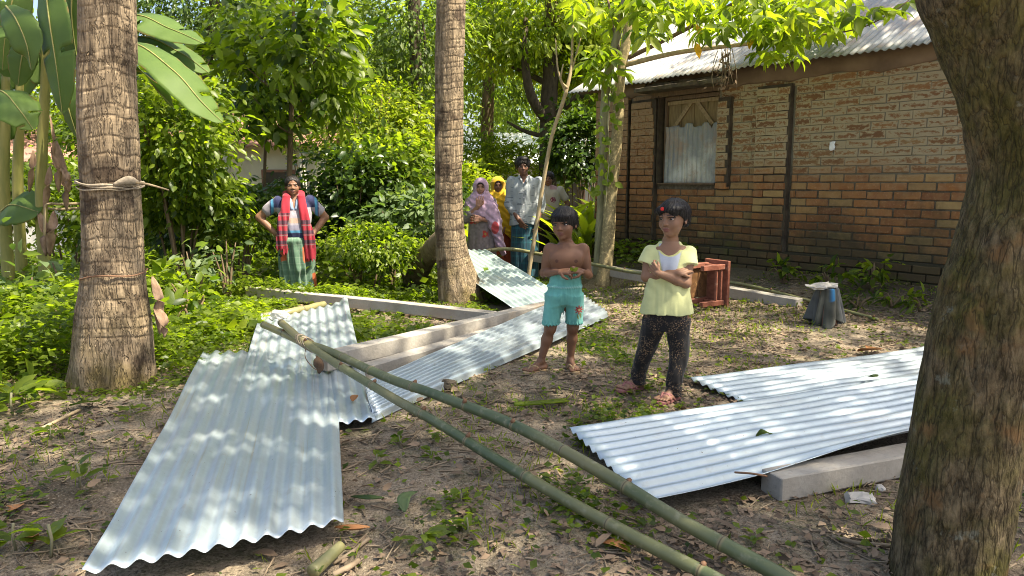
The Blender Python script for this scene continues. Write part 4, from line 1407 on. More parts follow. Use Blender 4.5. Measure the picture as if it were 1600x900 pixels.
def leaf_cloud(n, size, kind='l4', wide=1.0, centre=(0, 0, 0), rad=(1, 1, 1), clumps=40, spread=.22, shell=.55, droop=.35, seed=0, lift=.0, keep=None, up=0.9):
    """n leaves in clumps through an ellipsoid, denser towards its outside"""
    r = np.random.default_rng(seed)
    d = unit(r.normal(size=(clumps, 3)))
    q = (shell + (1 - shell) * r.random(clumps)) ** .6 * r.uniform(.75, 1.08, clumps)
    cc = d * q[:, None]
    ci = r.integers(0, clumps, n)
    cs = r.uniform(.6, 1.4, clumps)
    off = r.normal(size=(n, 3)) * spread * cs[ci][:, None] * np.array([1, 1, .75])
    p = (cc[ci] + off) * np.asarray(rad) + np.asarray(centre)
    out = unit(off + 0.4 * d[ci] + 1e-6)
    D = unit(out * np.array([1, 1, .6]) + r.normal(size=(n, 3)) * .5 + np.array([0, 0, -droop]))
    N = unit(r.normal(size=(n, 3)) * .55 + np.array([0, 0, up]) + .3 * out)
    S = size * r.uniform(.45, 1.3, n)
    t = np.clip(.48 + .30 * r.normal(size=n) + .36 * r.normal(size=clumps)[ci], 0, 1)
    if keep is not None:
        m = keep(p)
        p, D, N, S, t = p[m], D[m], N[m], S[m], t[m]
    return leaves(p, D, N, S, kind, t, wide, r)


def cloud_mesh(name, parts, mat):
    V, Fc, T, o = [], [], [], 0
    for a, b, c in parts:
        V.append(a); Fc.append(b + o); T.append(c); o += len(a)
    return mesh(name, np.concatenate(V), np.concatenate(Fc), mat, True, {'tint': np.concatenate(T)})


# ------------------------------------------------------------------ coconut palms
def coconut(label, prof, height, seed, lean=(0, 0)):
    """prof: rows of world x, y, z, radius up the visible trunk"""
    prof = np.asarray(prof, float)
    base = prof[0, :3].copy()
    top = prof[-1].copy()
    d = (prof[-1] - prof[-2]) / (prof[-1, 2] - prof[-2, 2])
    d[3] = 0
    hi = top + d * (height - top[2]) * np.array([.6, .6, 1, 1]); hi[3] = top[3] * .72
    P = np.concatenate([prof, [hi]])
    n = 420
    S = spline(P, 1200)
    zz = np.concatenate([np.linspace(S[0, 2], prof[-1, 2] + .3, n), np.linspace(prof[-1, 2] + .4, height, 30)])
    S = np.stack([np.interp(zz, S[:, 2], S[:, k]) for k in range(4)], 1)
    E0 = empty('coconut_palm', tuple(base), label, 'palm tree', 'coconut palms')
    r = np.random.default_rng(seed)
    rings = [base[2] + .45]
    while rings[-1] < height: rings.append(rings[-1] + r.uniform(.045, .12))
    rings = np.array(rings)
    seg = 72
    def disp(p, a, R):
        z = p[:, 2:3]
        A = np.stack([np.cos(a)[None] + 0 * z, np.sin(a)[None] + 0 * z, 0 * z + 0 * a[None]], -1)
        zr = z + .012 * np.sin(a[None] * 2 + seed) + .018 * vnoise(np.concatenate([A[..., :2] * 2, (z + 0 * a[None])[..., None] * 1.5], -1), 1, seed)
        k = np.abs(zr[..., None] - rings).argmin(-1)
        dd = zr - rings[k]
        ringd = (-.0022 * np.exp(-(dd / .006) ** 2) + .0014 * np.exp(-((dd - .016) / .012) ** 2)) * (.5 + vnoise(np.concatenate([A[..., :2] * 1.5, (z + 0 * a[None])[..., None] * 4.0], -1), 1, seed + 2))
        Q = np.concatenate([A[..., :2] * 9, (z + 0 * a[None])[..., None] * 2.0], -1)
        Q2 = np.concatenate([A[..., :2] * 3, (z + 0 * a[None])[..., None] * 3.0], -1)
        dsp = ringd + .0035 * vnoise(Q, 1, seed + 3) + .008 * fbm(Q2, 1, 2, seed + 5)
        disp.ring = np.exp(-((dd - .002) / .008) ** 2) * (.4 + .6 * (vnoise(Q2, 2.0, seed + 9) > -.1))
        flare = 1 - sstep(0, .5, z - base[2])
        dsp = dsp + flare * .030 * vnoise(Q2, 1.3, seed + 7)
        return dsp
    V, Fc = tube(S[:, :3] - base, S[:, 3], seg, disp=disp)
    ring = np.concatenate([np.zeros((1, seg)), disp.ring, np.zeros((1, seg))]).ravel()
    obj('trunk', mesh('trunk', V, Fc, M['palm_bark'], True, {'ring': ring}), E0)
    # fronds at the top, above the picture
    tp = S[-1, :3] - base
    def frond(az, el):
        L = 2.6
        t = np.linspace(0, 1, 36)
        h = np.array([math.cos(az), math.sin(az), 0])
        p = tp + h * (L * t * (1 - .12 * t))[:, None] + np.array([0, 0, 1.0]) * (L * (math.sin(el) * t - .62 * t ** 2))[:, None]
        T = unit(np.gradient(p, axis=0))
        side = unit(np.cross(T, (0, 0, 1.0)))
        Ps, Ds, Ns, Ss = [], [], [], []
        for sgn in (-1, 1):
            Ps.append(p[3:]); Ds.append(side[3:] * sgn + T[3:] * .7 + np.array([0, 0, -.5])); Ns.append(np.tile([0, 0, 1.0], (33, 1)) + side[3:] * sgn * .4)
            Ss.append(.62 * np.sin(np.pi * (t[3:] * .85 + .12)))
        lv = leaves(np.concatenate(Ps), np.concatenate(Ds), np.concatenate(Ns), np.concatenate(Ss), 'l2', None, .16, r)
        return lv
    for k in range(14):
        V, Fc, T = frond(k * 2.4 + r.uniform(-.2, .2), r.uniform(.1, .9))
        obj('frond', mesh('frond', V, Fc, M['leaf_mid'], True, {'tint': T}), E0)
    return E0


def px_prof(rows, y, dy=0.0):
    """(v, left u, right u) rows of a trunk at distance y -> x, y, z, r"""
    out = []
    for v, a, b in rows:
        p = DP((a + b) / 2, v, y)
        q = DP(b, v, y)
        out.append([p[0], y, p[2], (q[0] - p[0])])
    return out


def palms():
    coconut('stout coconut palm trunk at the left with a cloth strip tied round it',
            px_prof([(612, 106, 242), (585, 112, 238), (545, 119, 235), (490, 126, 230), (430, 133, 222), (300, 132, 215), (200, 126, 212), (100, 127, 208), (0, 127, 208)], 4.42), 7.6, 3)
    coconut('grey brown coconut palm trunk in the middle with a flared foot',
            px_prof([(478, 686, 764), (455, 684, 755), (425, 683, 742), (390, 681, 730), (340, 680, 724), (270, 679, 722), (180, 680, 724), (90, 680, 725), (0, 682, 727)], 7.35), 9.2, 8)
    # cloth strip and wire round the left palm
    E0 = empty('cloth_strip', tuple(DP(172, 285, 4.42)), 'faded cloth strip knotted round the left palm trunk', 'cloth')
    c = np.array(E0.location)
    a = np.linspace(0, 2 * np.pi, 49)
    rr = .178
    for k, (dz, w) in enumerate(((-.012, .007), (.004, .009), (-.022, .005))):
        pts = np.stack([np.cos(a) * rr, np.sin(a) * rr, dz + .022 * np.sin(a - 1.0 + .4 * k) + .004 * np.sin(a * 5 + k)], -1)
        obj('wrap', mesh('wrap', *tube(pts, w * (.8 + .3 * np.sin(a * 4 + k)), 6), M['rope']), E0)
    kn = c + [.165, -.06, 0.0]
    V, Fc = tube([(.10, -.150, -.012), (.14, -.125, .006), (.165, -.09, .012), (.185, -.04, .0)], [.008, .020, .026, .012], 10, 16)
    obj('knot', mesh('knot', V, Fc, M['rope']), E0)
    g = DP(264, 297, 4.3) - c
    stick = obj('tied_twig', mesh('tied_twig', *tube([(.17, -.06, .0), (.26, -.08, -.01), g], [.008, .007, .004], 6, 12), M['dry_stick']))
    stick.location = c
    tag(stick, 'thin dry twig tucked under the cloth strip on the left palm', 'twig')
    c2 = DP(178, 428, 4.42)
    pts = np.stack([np.cos(a) * .183, np.sin(a) * .183, .010 * np.sin(a * 3) + .012 * np.cos(a)], -1)
    w = obj('wire_ring', mesh('wire_ring', *tube(pts, .005, 5), M['wire']), None, c2)
    tag(w, 'rusty wire ring round the lower left palm trunk', 'wire')
    # dry sheath hanging at the right of the left palm
    for k, (pts, wd) in enumerate((([DP(238, 432, 4.5), DP(247, 470, 4.45), DP(250, 522, 4.5)], .030), ([DP(241, 480, 4.46), DP(252, 500, 4.42), DP(256, 528, 4.42)], .034))):
        lone_leaf('dry_sheath', ['long dry brown leaf hanging beside the left palm foot', 'short pinkish dry leaf hanging low beside the left palm foot'][k], 'leaf', pts, wd, 'banana_dry', .6)
palms()


# ------------------------------------------------------------------ mossy tree in the right foreground and its crown
def limb_tree(name, label, limbs, mat, crown=None, crown_mat=None, group=None, seg=24, rough=.02, rs=6.0, cat='tree', seed=0):
    """limbs: list of (path, radii, n); first is the trunk"""
    b = np.asarray(limbs[0][0][0], float)
    E0 = empty(name, tuple(b), label, cat, group)
    first = None
    for k, (path, rad, n) in enumerate(limbs):
        def disp(p, a, R):
            A = np.stack([np.cos(a)[None] + 0 * R, np.sin(a)[None] + 0 * R, p[:, 2:3] * rs * .25 + 0 * R], -1)
            return R * rough * 5 * (fbm(A * 1.3, 1, 3, seed + k) * .5 + .22 * vnoise(A * np.array([7, 7, 5]), 1, seed + 4))
        V, Fc = tube(np.asarray(path, float) - b, rad, seg if k == 0 else max(7, seg // 2), n, disp=disp)
        obj('trunk' if k == 0 else 'limb', mesh('trunk', V, Fc, M[mat], True), E0)
    if crown: obj('crown', cloud_mesh('crown', [(V - b, Fc, T) for V, Fc, T in crown], M[crown_mat]), E0)
    return E0


def mossy_tree():
    Y = 2.12
    rows = [(1010, 1376, 1566), (960, 1384, 1560), (900, 1395, 1556), (800, 1409, 1574), (700, 1426, 1594), (600, 1446, 1618), (500, 1466, 1646), (400, 1497, 1676), (300, 1530, 1712), (260, 1540, 1726), (200, 1534, 1745)]
    P = np.array(px_prof(rows, Y))
    a = DP(1640, 60, 2.1); r = .23
    trunk_path = np.concatenate([P[:, :3], [DP(1652, 90, 2.10), DP(1690, -60, 2.12), [2.05, 2.2, 2.6], [2.5, 2.4, 3.6], [3.0, 2.5, 4.8]]])
    trunk_r = np.concatenate([P[:, 3], [.21, .19, .17, .14, .10]])
    left = [DP(1605, 400, Y), DP(1622, 310, Y), DP(1636, 240, 2.11), DP(1628, 187, 2.11), DP(1606, 117, 2.11), DP(1584, 63, 2.12), DP(1562, 0, 2.12), DP(1520, -120, 2.14), [1.25, 2.3, 2.6], [1.2, 2.4, 4.2], [1.5, 2.3, 6.4], [1.7, 2.2, 7.6]]
    left_r = [.10, .140, .166, .176, .180, .182, .182, .178, .15, .12, .08, .04]
    crowns = []
    for c, rd, n in (((3.2, 1.6, 8.0), (1.9, 1.7, .9), 2600), ((4.6, 3.4, 8.6), (1.7, 1.6, .8), 1500), ((2.0, 2.9, 8.2), (1.4, 1.4, .8), 480), ((1.6, .4, 7.6), (1.3, 1.2, .7), 1200)):
        crowns.append(leaf_cloud(n, .21, 'l4', .85, c, rd, 42, .15, .2, .4, int(c[0] * 10)))
    E0 = limb_tree('mossy_tree', 'thick mossy tree trunk filling the right foreground', [([[2.05, 2.2, 2.55], [2.5, 2.4, 3.6], [3.0, 2.5, 4.8]], [.185, .15, .10], 30), (left[8:], left_r[8:], 60),
              ([[2.5, 2.4, 3.6], [3.2, 2.9, 5.8], [4.6, 3.4, 8.6]], [.10, .08, .04], 20), ([[1.22, 2.4, 4.4], [1.6, 2.8, 6.2], [2.0, 2.9, 8.2]], [.09, .07, .03], 20),
              ([[2.8, 2.45, 4.4], [3.1, 2.0, 6.2], [3.2, 1.6, 8.0]], [.09, .07, .03], 20), ([[1.3, 2.4, 5.0], [1.4, 1.4, 6.4], [1.6, .4, 7.6]], [.08, .06, .03], 20)],
              'mango_bark', crowns, 'leaf_canopy', None, 48, .018, 5.0, seed=2)
    for ch in E0.children:
        if ch.name.split('.')[0] == 'trunk': ch.name = 'limb'
    old = np.array(E0.location)
    base = P[2, :3] * np.array([1, 1, 0])
    for ch in E0.children: ch.location = old - base
    E0.location = base
    f = Fig()
    top = np.concatenate([P[-1:, :4], [[*DP(1652, 90, 2.10), .185], [*DP(1690, -60, 2.12), .185], [2.05, 2.2, 2.6, .180]]])
    f.limb(spline(np.concatenate([P, top[1:]]), 44))
    f.limb(spline(np.concatenate([np.array(left[:9]), np.array(left_r[:9])[:, None]], 1), 26), .05)
    def bark(Q, Fv):
        c = np.stack([np.interp(Q[:, 2], P[:, 2], P[:, 0]), np.full(len(Q), Y)], 1)
        an = np.arctan2(Q[:, 1] - c[:, 1], Q[:, 0] - c[:, 0])
        A = np.stack([np.cos(an), np.sin(an), Q[:, 2]], -1)
        lump_ = .012 * fbm(A * np.array([1.6, 1.6, 2.4]), 1, 3, 3)
        rd = 1 - np.abs(vnoise(A * np.array([9, 9, 5.5]), 1, 7)) * 2
        rd2 = 1 - np.abs(vnoise(A * np.array([19, 19, 12]), 1, 9)) * 2
        return Fv - lump_ + .0045 * np.clip(rd, 0, 1) ** 2 + .0022 * np.clip(rd2, 0, 1) ** 2 - .003 * vnoise(Q, 22, 5)
    V, Fc = f.mesh(.008, bark)
    obj('trunk', mesh('trunk', V - base, Fc, M['mango_bark'], True), E0)
mossy_tree()


def shade_trees():
    """two trees right of the picture; their crowns dapple the yard and the roof"""
    specs = [((8.8, 3.0), [((6.6, 1.6, 9.0), (1.8, 1.7, .9), 2100), ((7.5, 3.7, 9.4), (1.8, 1.5, .9), 950), ((5.6, .4, 8.6), (1.5, 1.3, .8), 1500)]),
             ((9.6, 8.4), [((7.4, 6.6, 8.5), (1.8, 1.6, .9), 2300), ((6.6, 7.7, 8.4), (1.2, 1.3, .8), 1500), ((7.9, 9.0, 8.6), (1.5, 1.3, .8), 1700)])]
    for k, ((x, y), cs) in enumerate(specs):
        cr = [leaf_cloud(n, .21, 'l4', .85, c, rd, 42, .15, .2, .4, 90 + k * 10 + i) for i, (c, rd, n) in enumerate(cs)]
        lm = [([[x, y, -.2], [x - .1, y, 2.0], [x - .3, y + .1, 4.2], [x - .6, y + .2, 8.4]], [.26, .22, .17, .05], 30)]
        for c, rd, n in cs: lm.append(([[x - .3, y + .1, 4.0], [(x + c[0]) / 2, (y + c[1]) / 2, 6.4], c], [.11, .08, .03], 16))
        limb_tree('shade_tree', ['spreading shade tree right of the yard beyond the mossy trunk', 'spreading shade tree behind the brick house end'][k], lm, 'bark_brown', cr, 'leaf_canopy', 'shade trees', 14)
shade_trees()


# ------------------------------------------------------------------ twin stemmed tree at the house corner, with palmate leaves
def whorl_mesh(seed, n=6, L=.17, mat='leaf_lime', hang=.35):
    r = np.random.default_rng(seed)
    a = np.arange(n) / n * 2 * np.pi + r.uniform(-.2, .2, n)
    D = np.stack([np.cos(a), np.sin(a), -hang + r.uniform(-.25, .25, n)], -1)
    P = D * .02
    V, Fc, T = leaves(P, D, np.tile([0, 0, 1.0], (n, 1)) + .3 * r.normal(size=(n, 3)), L * r.uniform(.7, 1.15, n), 'l8', r.uniform(.2, .9) + .25 * r.normal(size=n), .92, r)
    return mesh('leaf', V, Fc, M[mat], True, {'tint': np.clip(T, 0, 1)})


def twin_tree():
    Y = 8.55
    R = np.array(px_prof([(447, 926, 955), (400, 935, 960), (300, 944, 966), (200, 955, 975), (156, 957, 976), (114, 962, 979), (76, 968, 985), (0, 980, 997), (-80, 990, 1004)], Y))
    L = np.array(px_prof([(430, 926, 940), (400, 927, 943), (300, 932, 948), (156, 938, 954), (110, 944, 960), (0, 970, 983), (-80, 984, 996)], Y + .12))
    b = R[0, :3].copy()
    E0 = empty('twin_stem_tree', tuple(b), 'slender tree with two speckled stems at the house corner', 'tree')
    for k, (q, mt) in enumerate(((R, 'bark_pale'), (L, 'bark_green'))):
        top = q[-1] + np.array([.15, .1, 1.6, -.03])
        V, Fc = tube(np.concatenate([q, [top]])[:, :3] - b, np.concatenate([q, [top]])[:, 3] * .86, 20, 120,
                     disp=lambda p, a, Rr: .006 * fbm(np.stack([np.cos(a)[None] + 0 * Rr, np.sin(a)[None] + 0 * Rr, p[:, 2:3] * 2 + 0 * Rr], -1), 2.2, 3, k))
        obj('trunk', mesh('trunk', V, Fc, M[mt], True), E0)
    branches = [([DP(982, 90, Y), DP(1040, 62, 8.2), DP(1120, 20, 7.7), DP(1180, -16, 7.4)], [.028, .024, .02, .014], 'bark_brown'),
                ([DP(978, 101, Y), DP(1060, 82, 8.0), DP(1165, 69, 7.4), DP(1225, 62, 7.2), DP(1300, 52, 7.0)], [.03, .025, .018, .012, .006], 'dry_stick'),
                ([DP(976, 96, Y), DP(962, 60, 8.7), DP(950, 0, 8.9)], [.02, .016, .012], 'bark_brown'),
                ([DP(1165, 69, 7.4), DP(1200, 48, 7.3), DP(1245, 26, 7.2)], [.010, .008, .005], 'bark_brown'),
                ([DP(1290, 55, 7.0), DP(1350, 42, 6.9), DP(1400, 15, 6.8), DP(1430, -8, 6.8)], [.006, .006, .005, .005], 'bark_brown')]
    for pts, rad, mt in branches:
        V, Fc = tube(np.asarray(pts) - b, rad, 8, 30)
        obj('branch', mesh('branch', V, Fc, M[mt], True), E0)
    pal = [whorl_mesh(k, 6 + k % 2, .19, 'leaf_bright', .55) for k in range(5)] + [whorl_mesh(20 + k, 6, .19, 'leaf_lime', .7) for k in range(3)]
    r = np.random.default_rng(11)
    spots = []
    for _ in range(150):                      # the mass over the roof and round the stems
        u = r.uniform(985, 1330); top = -30; bot = 56
        v = r.uniform(top, bot) if r.random() < .8 else r.uniform(top, 30)
        spots.append((u, v, r.uniform(6.7, 8.4)))
    for _ in range(32):
        spots.append((r.uniform(1180, 1265), r.uniform(5, 92), r.uniform(6.5, 7.3)))
    for _ in range(16): spots.append((r.uniform(905, 985), r.uniform(70, 125), r.uniform(8.2, 8.8)))
    for u, v in ((1285, 20), (1300, 40), (1330, 8), (1362, 20), (1375, 8), (1395, 14), (1418, 2), (1340, 22)):
        spots.append((u, v, 6.8))
    for _ in range(46):
        spots.append((r.uniform(885, 1010), r.uniform(-30, 75), r.uniform(8.5, 9.6)))
    for u, v, y in spots:
        o = obj('leaf', pal[r.integers(0, 8)], E0)
        p = DP(u, v, y)
        o.location = p - b
        s = r.uniform(.7, 1.15)
        o.scale = (s, s, s)
        o.rotation_euler = (r.uniform(-.5, .5), r.uniform(-.5, .5), r.uniform(0, 6.28))
    # four yellow leaves
    for u, v, d in ((1161, 42, (-1, 0, .15)), (1171, 50, (.1, 0, -1)), (1098, 62, (-.4, 0, 1)), (1086, 66, (.4, 0, -1))):
        p = DP(u, v, 7.25) - b
        V, Fc, T = leaves(np.array([p]), np.array([d], float), np.array([[.2, -1.0, .2]]), np.array([.16]), 'l8', np.array([.5]), 1.2)
        o = obj('leaf', mesh('leaf', V, Fc, M['leaf_yellow'], True, {'tint': T}), E0)
        tag(o, 'yellow leaf')
    # climbing leaves on the stems
    n = 70
    u = r.uniform(0, 1, n); v = r.uniform(120, 300, n)
    E2 = empty('climber', tuple(b), 'small leafy climber growing up the twin stemmed tree', 'climber')
    pal2 = []
    for k in range(5):
        V, Fc, T = leaves(np.zeros((1, 3)), np.array([[0, -.25, -.8]]), np.array([[.1 * k - .2, -.8, .4]]), np.array([.09]), 'l8', np.array([.2 + .18 * k]), 1.5, r)
        pal2.append(mesh('leaf', V, Fc, M['leaf_bright'], True, {'tint': T}))
    for uu, vv in zip(u, v):
        o = obj('leaf', pal2[r.integers(0, 5)], E2)
        o.location = DP(np.interp(vv, [120, 300], [962, 942]) + (uu - .5) * 36, vv, Y - .1) - b
        o.rotation_euler = (r.uniform(-.5, .4), r.uniform(-1.2, 1.2), r.uniform(-.8, .8))
        o.scale = (r.uniform(.6, 1.35),) * 3
    st = spline([DP(945, 330, Y - .1), DP(952, 240, Y - .12), DP(950, 180, Y - .1), DP(966, 110, Y - .1)], 30) - b
    obj('stem', mesh('stem', *tube(st, .006, 6), M['bark_green']), E2)
    # dry tuft caught on the branch in front of the window
    t0 = DP(1130, 70, 7.6)
    parts = []
    for k in range(16):
        a = DP(1130 + r.uniform(-10, 18), 78 + r.uniform(-6, 10), 7.6)
        c = a + np.array([r.uniform(-.08, .08), r.uniform(-.05, .05), -r.uniform(.15, .42)])
        parts.append(tube([a - t0, (a + c) / 2 - t0 + r.normal(0, .02, 3), c - t0], [.004, .004, .003], 5, 8))
    n = 40
    P = np.stack([r.normal(.02, .07, n), r.normal(0, .04, n), r.uniform(-.42, -.08, n)], -1)
    V, Fc = join(parts)
    E1 = empty('dry_tuft', tuple(t0), 'dry brown tuft of roots hanging from the branch beside the window', 'dry plant')
    obj('roots', mesh('roots', V, Fc, M['twig']), E1)
    for q in range(n):
        V, Fc, T = leaves(P[q:q + 1], r.normal(size=(1, 3)) + [0, 0, -.6], r.normal(size=(1, 3)), r.uniform(.03, .08, 1), 'l4', None, .9, r)
        obj('dead_leaf', mesh('dead_leaf', V, Fc, M['dry_leaf'], True, {'tint': T}), E1)
twin_tree()


# ------------------------------------------------------------------ trees behind
def back_trees():
    # dark forked tree behind the standing people
    Y = 14.2
    trunk = [DP(856, 330, Y), DP(856, 260, Y), DP(858, 160, Y), DP(862, 90, Y), DP(864, 0, Y), DP(866, -120, Y)]
    lm = [(trunk, [.19, .17, .16, .15, .14, .10], 60),
          ([DP(858, 195, Y), DP(830, 150, Y - .3), DP(820, 90, Y - .4), DP(822, 20, Y)], [.10, .09, .07, .04], 24),
          ([DP(858, 132, Y), DP(830, 118, Y + .2), DP(800, 105, Y)], [.06, .05, .03], 16),
          ([DP(868, 178, Y), DP(905, 150, Y - .4), DP(942, 134, Y - 1)], [.07, .07, .06], 20),
          ([DP(856, 215, Y), DP(820, 205, Y), DP(792, 190, Y)], [.05, .04, .02], 16),
          ([DP(862, 95, Y), DP(890, 60, Y), DP(905, 10, Y)], [.06, .05, .03], 16)]
    cr = [leaf_cloud(5200, .17, 'l4', .8, (DP(840, -10, Y)), (2.0, 1.5, 1.4), 90, .13, .3, .5, 41), leaf_cloud(2600, .16, 'l4', .8, DP(800, 60, Y + .5), (1.2, 1.0, 1.0), 50, .15, .2, .5, 42),
          leaf_cloud(2200, .16, 'l4', .8, DP(905, 70, Y + .8), (.9, 1.0, 1.2), 40, .15, .2, .5, 43)]
    limb_tree('forked_tree', 'dark forked tree standing behind the group of adults', lm, 'bark_dark', cr, 'leaf_lime', 'trees behind the yard', 18)
    # slim dark trunk left of the middle palm
    Y = 12.5
    tr = [DP(649, 330, Y), DP(650, 240, Y), DP(652, 150, Y), DP(648, 60, Y), DP(647, -30, Y), DP(646, -160, Y)]
    cr = [leaf_cloud(5200, .11, 'l2', .8, DP(640, 30, Y), (1.15, 1.0, 1.5), 70, .16, .2, .6, 51), leaf_cloud(2600, .11, 'l2', .8, DP(610, 130, Y + .6), (.7, .7, .8), 40, .2, .2, .6, 52)]
    limb_tree('slim_tree', 'slim dark trunk with fine leaves left of the middle palm', [(tr, [.13, .11, .10, .10, .09, .06], 50),
              ([DP(652, 150, Y), DP(665, 90, Y), DP(660, 30, Y)], [.04, .03, .02], 14), ([DP(650, 200, Y), DP(680, 160, Y), DP(700, 90, Y)], [.035, .03, .02], 14)], 'bark_dark', cr, 'leaf_far', 'trees behind the yard', 14)
    # fine leaved tree right of the middle palm
    Y = 17
    tr = [DP(760, 330, Y), DP(762, 180, Y), DP(768, 0, Y), DP(770, -140, Y)]
    cr = [leaf_cloud(9000, .13, 'l2', .8, DP(775, 60, Y), (1.55, 1.3, 2.3), 110, .13, .25, .6, 61)]
    limb_tree('fine_leaved_tree', 'tall grey green fine leaved tree right of the middle palm', [(tr, [.16, .14, .11, .06], 40)], 'bark_brown', cr, 'leaf_far', 'trees behind the yard', 12)
    # leafy young tree over the man in the red scarf
    Y = 8.9
    tr = [DP(450, 330, Y), DP(453, 250, Y), DP(456, 150, Y), DP(458, 60, Y), DP(459, -60, Y)]
    lm = [(tr, [.034, .032, .028, .022, .012], 40)]
    r = np.random.default_rng(3)
    for v, du, dv in ((210, -60, -60), (190, 55, -55), (150, -70, -45), (120, 60, -50), (95, -50, -40), (70, 45, -45), (165, 40, -30)):
        lm.append(([DP(455, v, Y), DP(455 + du * .5, v + dv * .35, Y + r.uniform(-.2, .2)), DP(455 + du, v + dv, Y + r.uniform(-.5, .3))], [.012, .010, .005], 12))
    cr = [leaf_cloud(900, .165, 'l8', 1.15, DP(430, 90, Y), (.85, .7, .75), 46, .17, .35, .5, 71), leaf_cloud(620, .165, 'l8', 1.15, DP(500, 60, Y), (.6, .6, .65), 30, .18, .35, .5, 72),
          leaf_cloud(420, .15, 'l8', 1.15, DP(415, 180, Y), (.7, .5, .35), 24, .18, .35, .5, 73), leaf_cloud(300, .15, 'l8', 1.15, DP(520, 150, Y), (.4, .4, .4), 20, .2, .35, .5, 74),
          leaf_cloud(420, .15, 'l8', 1.15, DP(385, 40, Y + .4), (.5, .5, .6), 24, .2, .35, .5, 75)]
    limb_tree('young_tree', 'leafy young tree with a thin straight stem above the man in the red scarf', lm, 'bark_brown', cr, 'leaf_mid', 'trees behind the yard', 10)
    tr = [DP(411, 330, 9.4), DP(414, 250, 9.4), DP(416, 170, 9.4), DP(412, 90, 9.4)]
    cr = [leaf_cloud(260, .15, 'l8', 1.15, DP(400, 150, 9.4), (.45, .4, .5), 20, .2, .3, .5, 76)]
    limb_tree('young_tree', 'short sapling just left of the man in the red scarf', [(tr, [.022, .02, .018, .01], 20)], 'bark_brown', cr, 'leaf_dark', 'trees behind the yard', 8)
    # dark leaved tree over the banana plants and behind
    Y = 15
    tr = [DP(300, 330, Y), DP(305, 180, Y), DP(330, 60, Y), DP(340, -100, Y)]
    cr = [leaf_cloud(5200, .15, 'l4', .6, DP(345, 60, Y), (1.7, 1.4, 1.5), 90, .14, .2, .7, 81), leaf_cloud(3600, .15, 'l4', .6, DP(290, 10, Y), (1.3, 1.2, 1.1), 70, .15, .2, .7, 82)]
    limb_tree('dark_tree', 'dark leaved tree behind the big banana leaves', [(tr, [.2, .17, .12, .06], 30)], 'bark_dark', cr, 'leaf_dark', 'trees behind the yard', 12)
    # leaning dry sapling in front of the adults
    Y = 7.9
    q0 = DP(822, 445, 9.15)
    pts = [[q0[0], 9.15, float(gz(q0[0], 9.15)) - .02], DP(829, 408, 9.15), DP(838, 355, 9.15), DP(848, 290, 9.15), DP(862, 215, 9.15), DP(884, 145, 9.15), DP(893, 100, 9.2), DP(895, 40, 9.25), DP(905, -40, 9.3)]
    b = np.asarray(pts[0])
    E0 = empty('dry_sapling', tuple(b), 'bare pale leaning sapling in front of the adults', 'sapling')
    obj('trunk', mesh('trunk', *tube(np.asarray(pts) - b, [.027, .027, .026, .025, .024, .023, .018, .013, .008], 10, 70, disp=lambda p, a, R: R * .15 * vnoise(np.stack([np.cos(a)[None] + 0 * R, np.sin(a)[None] + 0 * R, p[:, 2:3] * 4 + 0 * R], -1), 1.5, 3)), M['dry_stick']), E0)
    for pts2, rad in (([DP(884, 145, 9.15), DP(872, 110, 9.15), DP(868, 60, 9.2)], [.016, .012, .006]), ([DP(888, 128, 9.2), DP(902, 80, 9.2), DP(912, 40, 9.3)], [.012, .01, .006]), ([DP(886, 138, 9.15), DP(876, 125, 9.1), DP(880, 100, 9.1)], [.02, .014, .008])):
        obj('branch', mesh('branch', *tube(np.asarray(pts2) - b, rad, 7, 14), M['dry_stick']), E0)
    # far wood closing the view
    parts = []
    r = np.random.default_rng(77)
    for k in range(46):
        x = -26 + k * 1.1 + r.uniform(-.6, .6)
        y = r.uniform(23, 30)
        h = r.uniform(3.0, 5.2)
        if -3.6 < x / y * 8.9 < -2.9 or abs(x / y + .40) < .03: h *= .6
        parts.append(leaf_cloud(1500, .30, 'l2', .9, (x, y, h * .62), (1.7, 1.5, h * .62), 40, .18, .3, .5, 300 + k))
    o = obj('far_wood', cloud_mesh('far_wood', parts, M['leaf_far']))
    tag(o, 'distant wood closing the view behind the houses', kind='stuff')
back_trees()


# ------------------------------------------------------------------ bushes and herbs
def bush(name, label, c, rad, n, size, kind, wide, mat, seed, clumps=40, cat='bush', group='bushes round the yard', spread=.2, shell=.35, droop=.35, stems=5):
    x, y = c[0], c[1]
    z = float(gz(x, y))
    E0 = empty(name, (x, y, z), label, cat, group)
    r = np.random.default_rng(seed)
    cl = leaf_cloud(n, size, kind, wide, (0, 0, c[2] - z), rad, clumps, spread, shell, droop, seed, keep=lambda p: p[:, 2] > .01)
    obj('foliage', cloud_mesh('foliage', [cl], M[mat]), E0)
    parts = []
    for k in range(stems):
        a = r.uniform(0, 6.28)
        e = np.array([math.cos(a) * rad[0] * .6, math.sin(a) * rad[1] * .6, (c[2] - z) + rad[2] * r.uniform(0, .6)])
        parts.append(tube([[e[0] * .1, e[1] * .1, 0], e * [.5, .5, .6], e], [.016, .012, .005], 6, 10))
    V, Fc = join(parts)
    obj('stem', mesh('stem', V, Fc, M['bark_brown']), E0)
    return E0


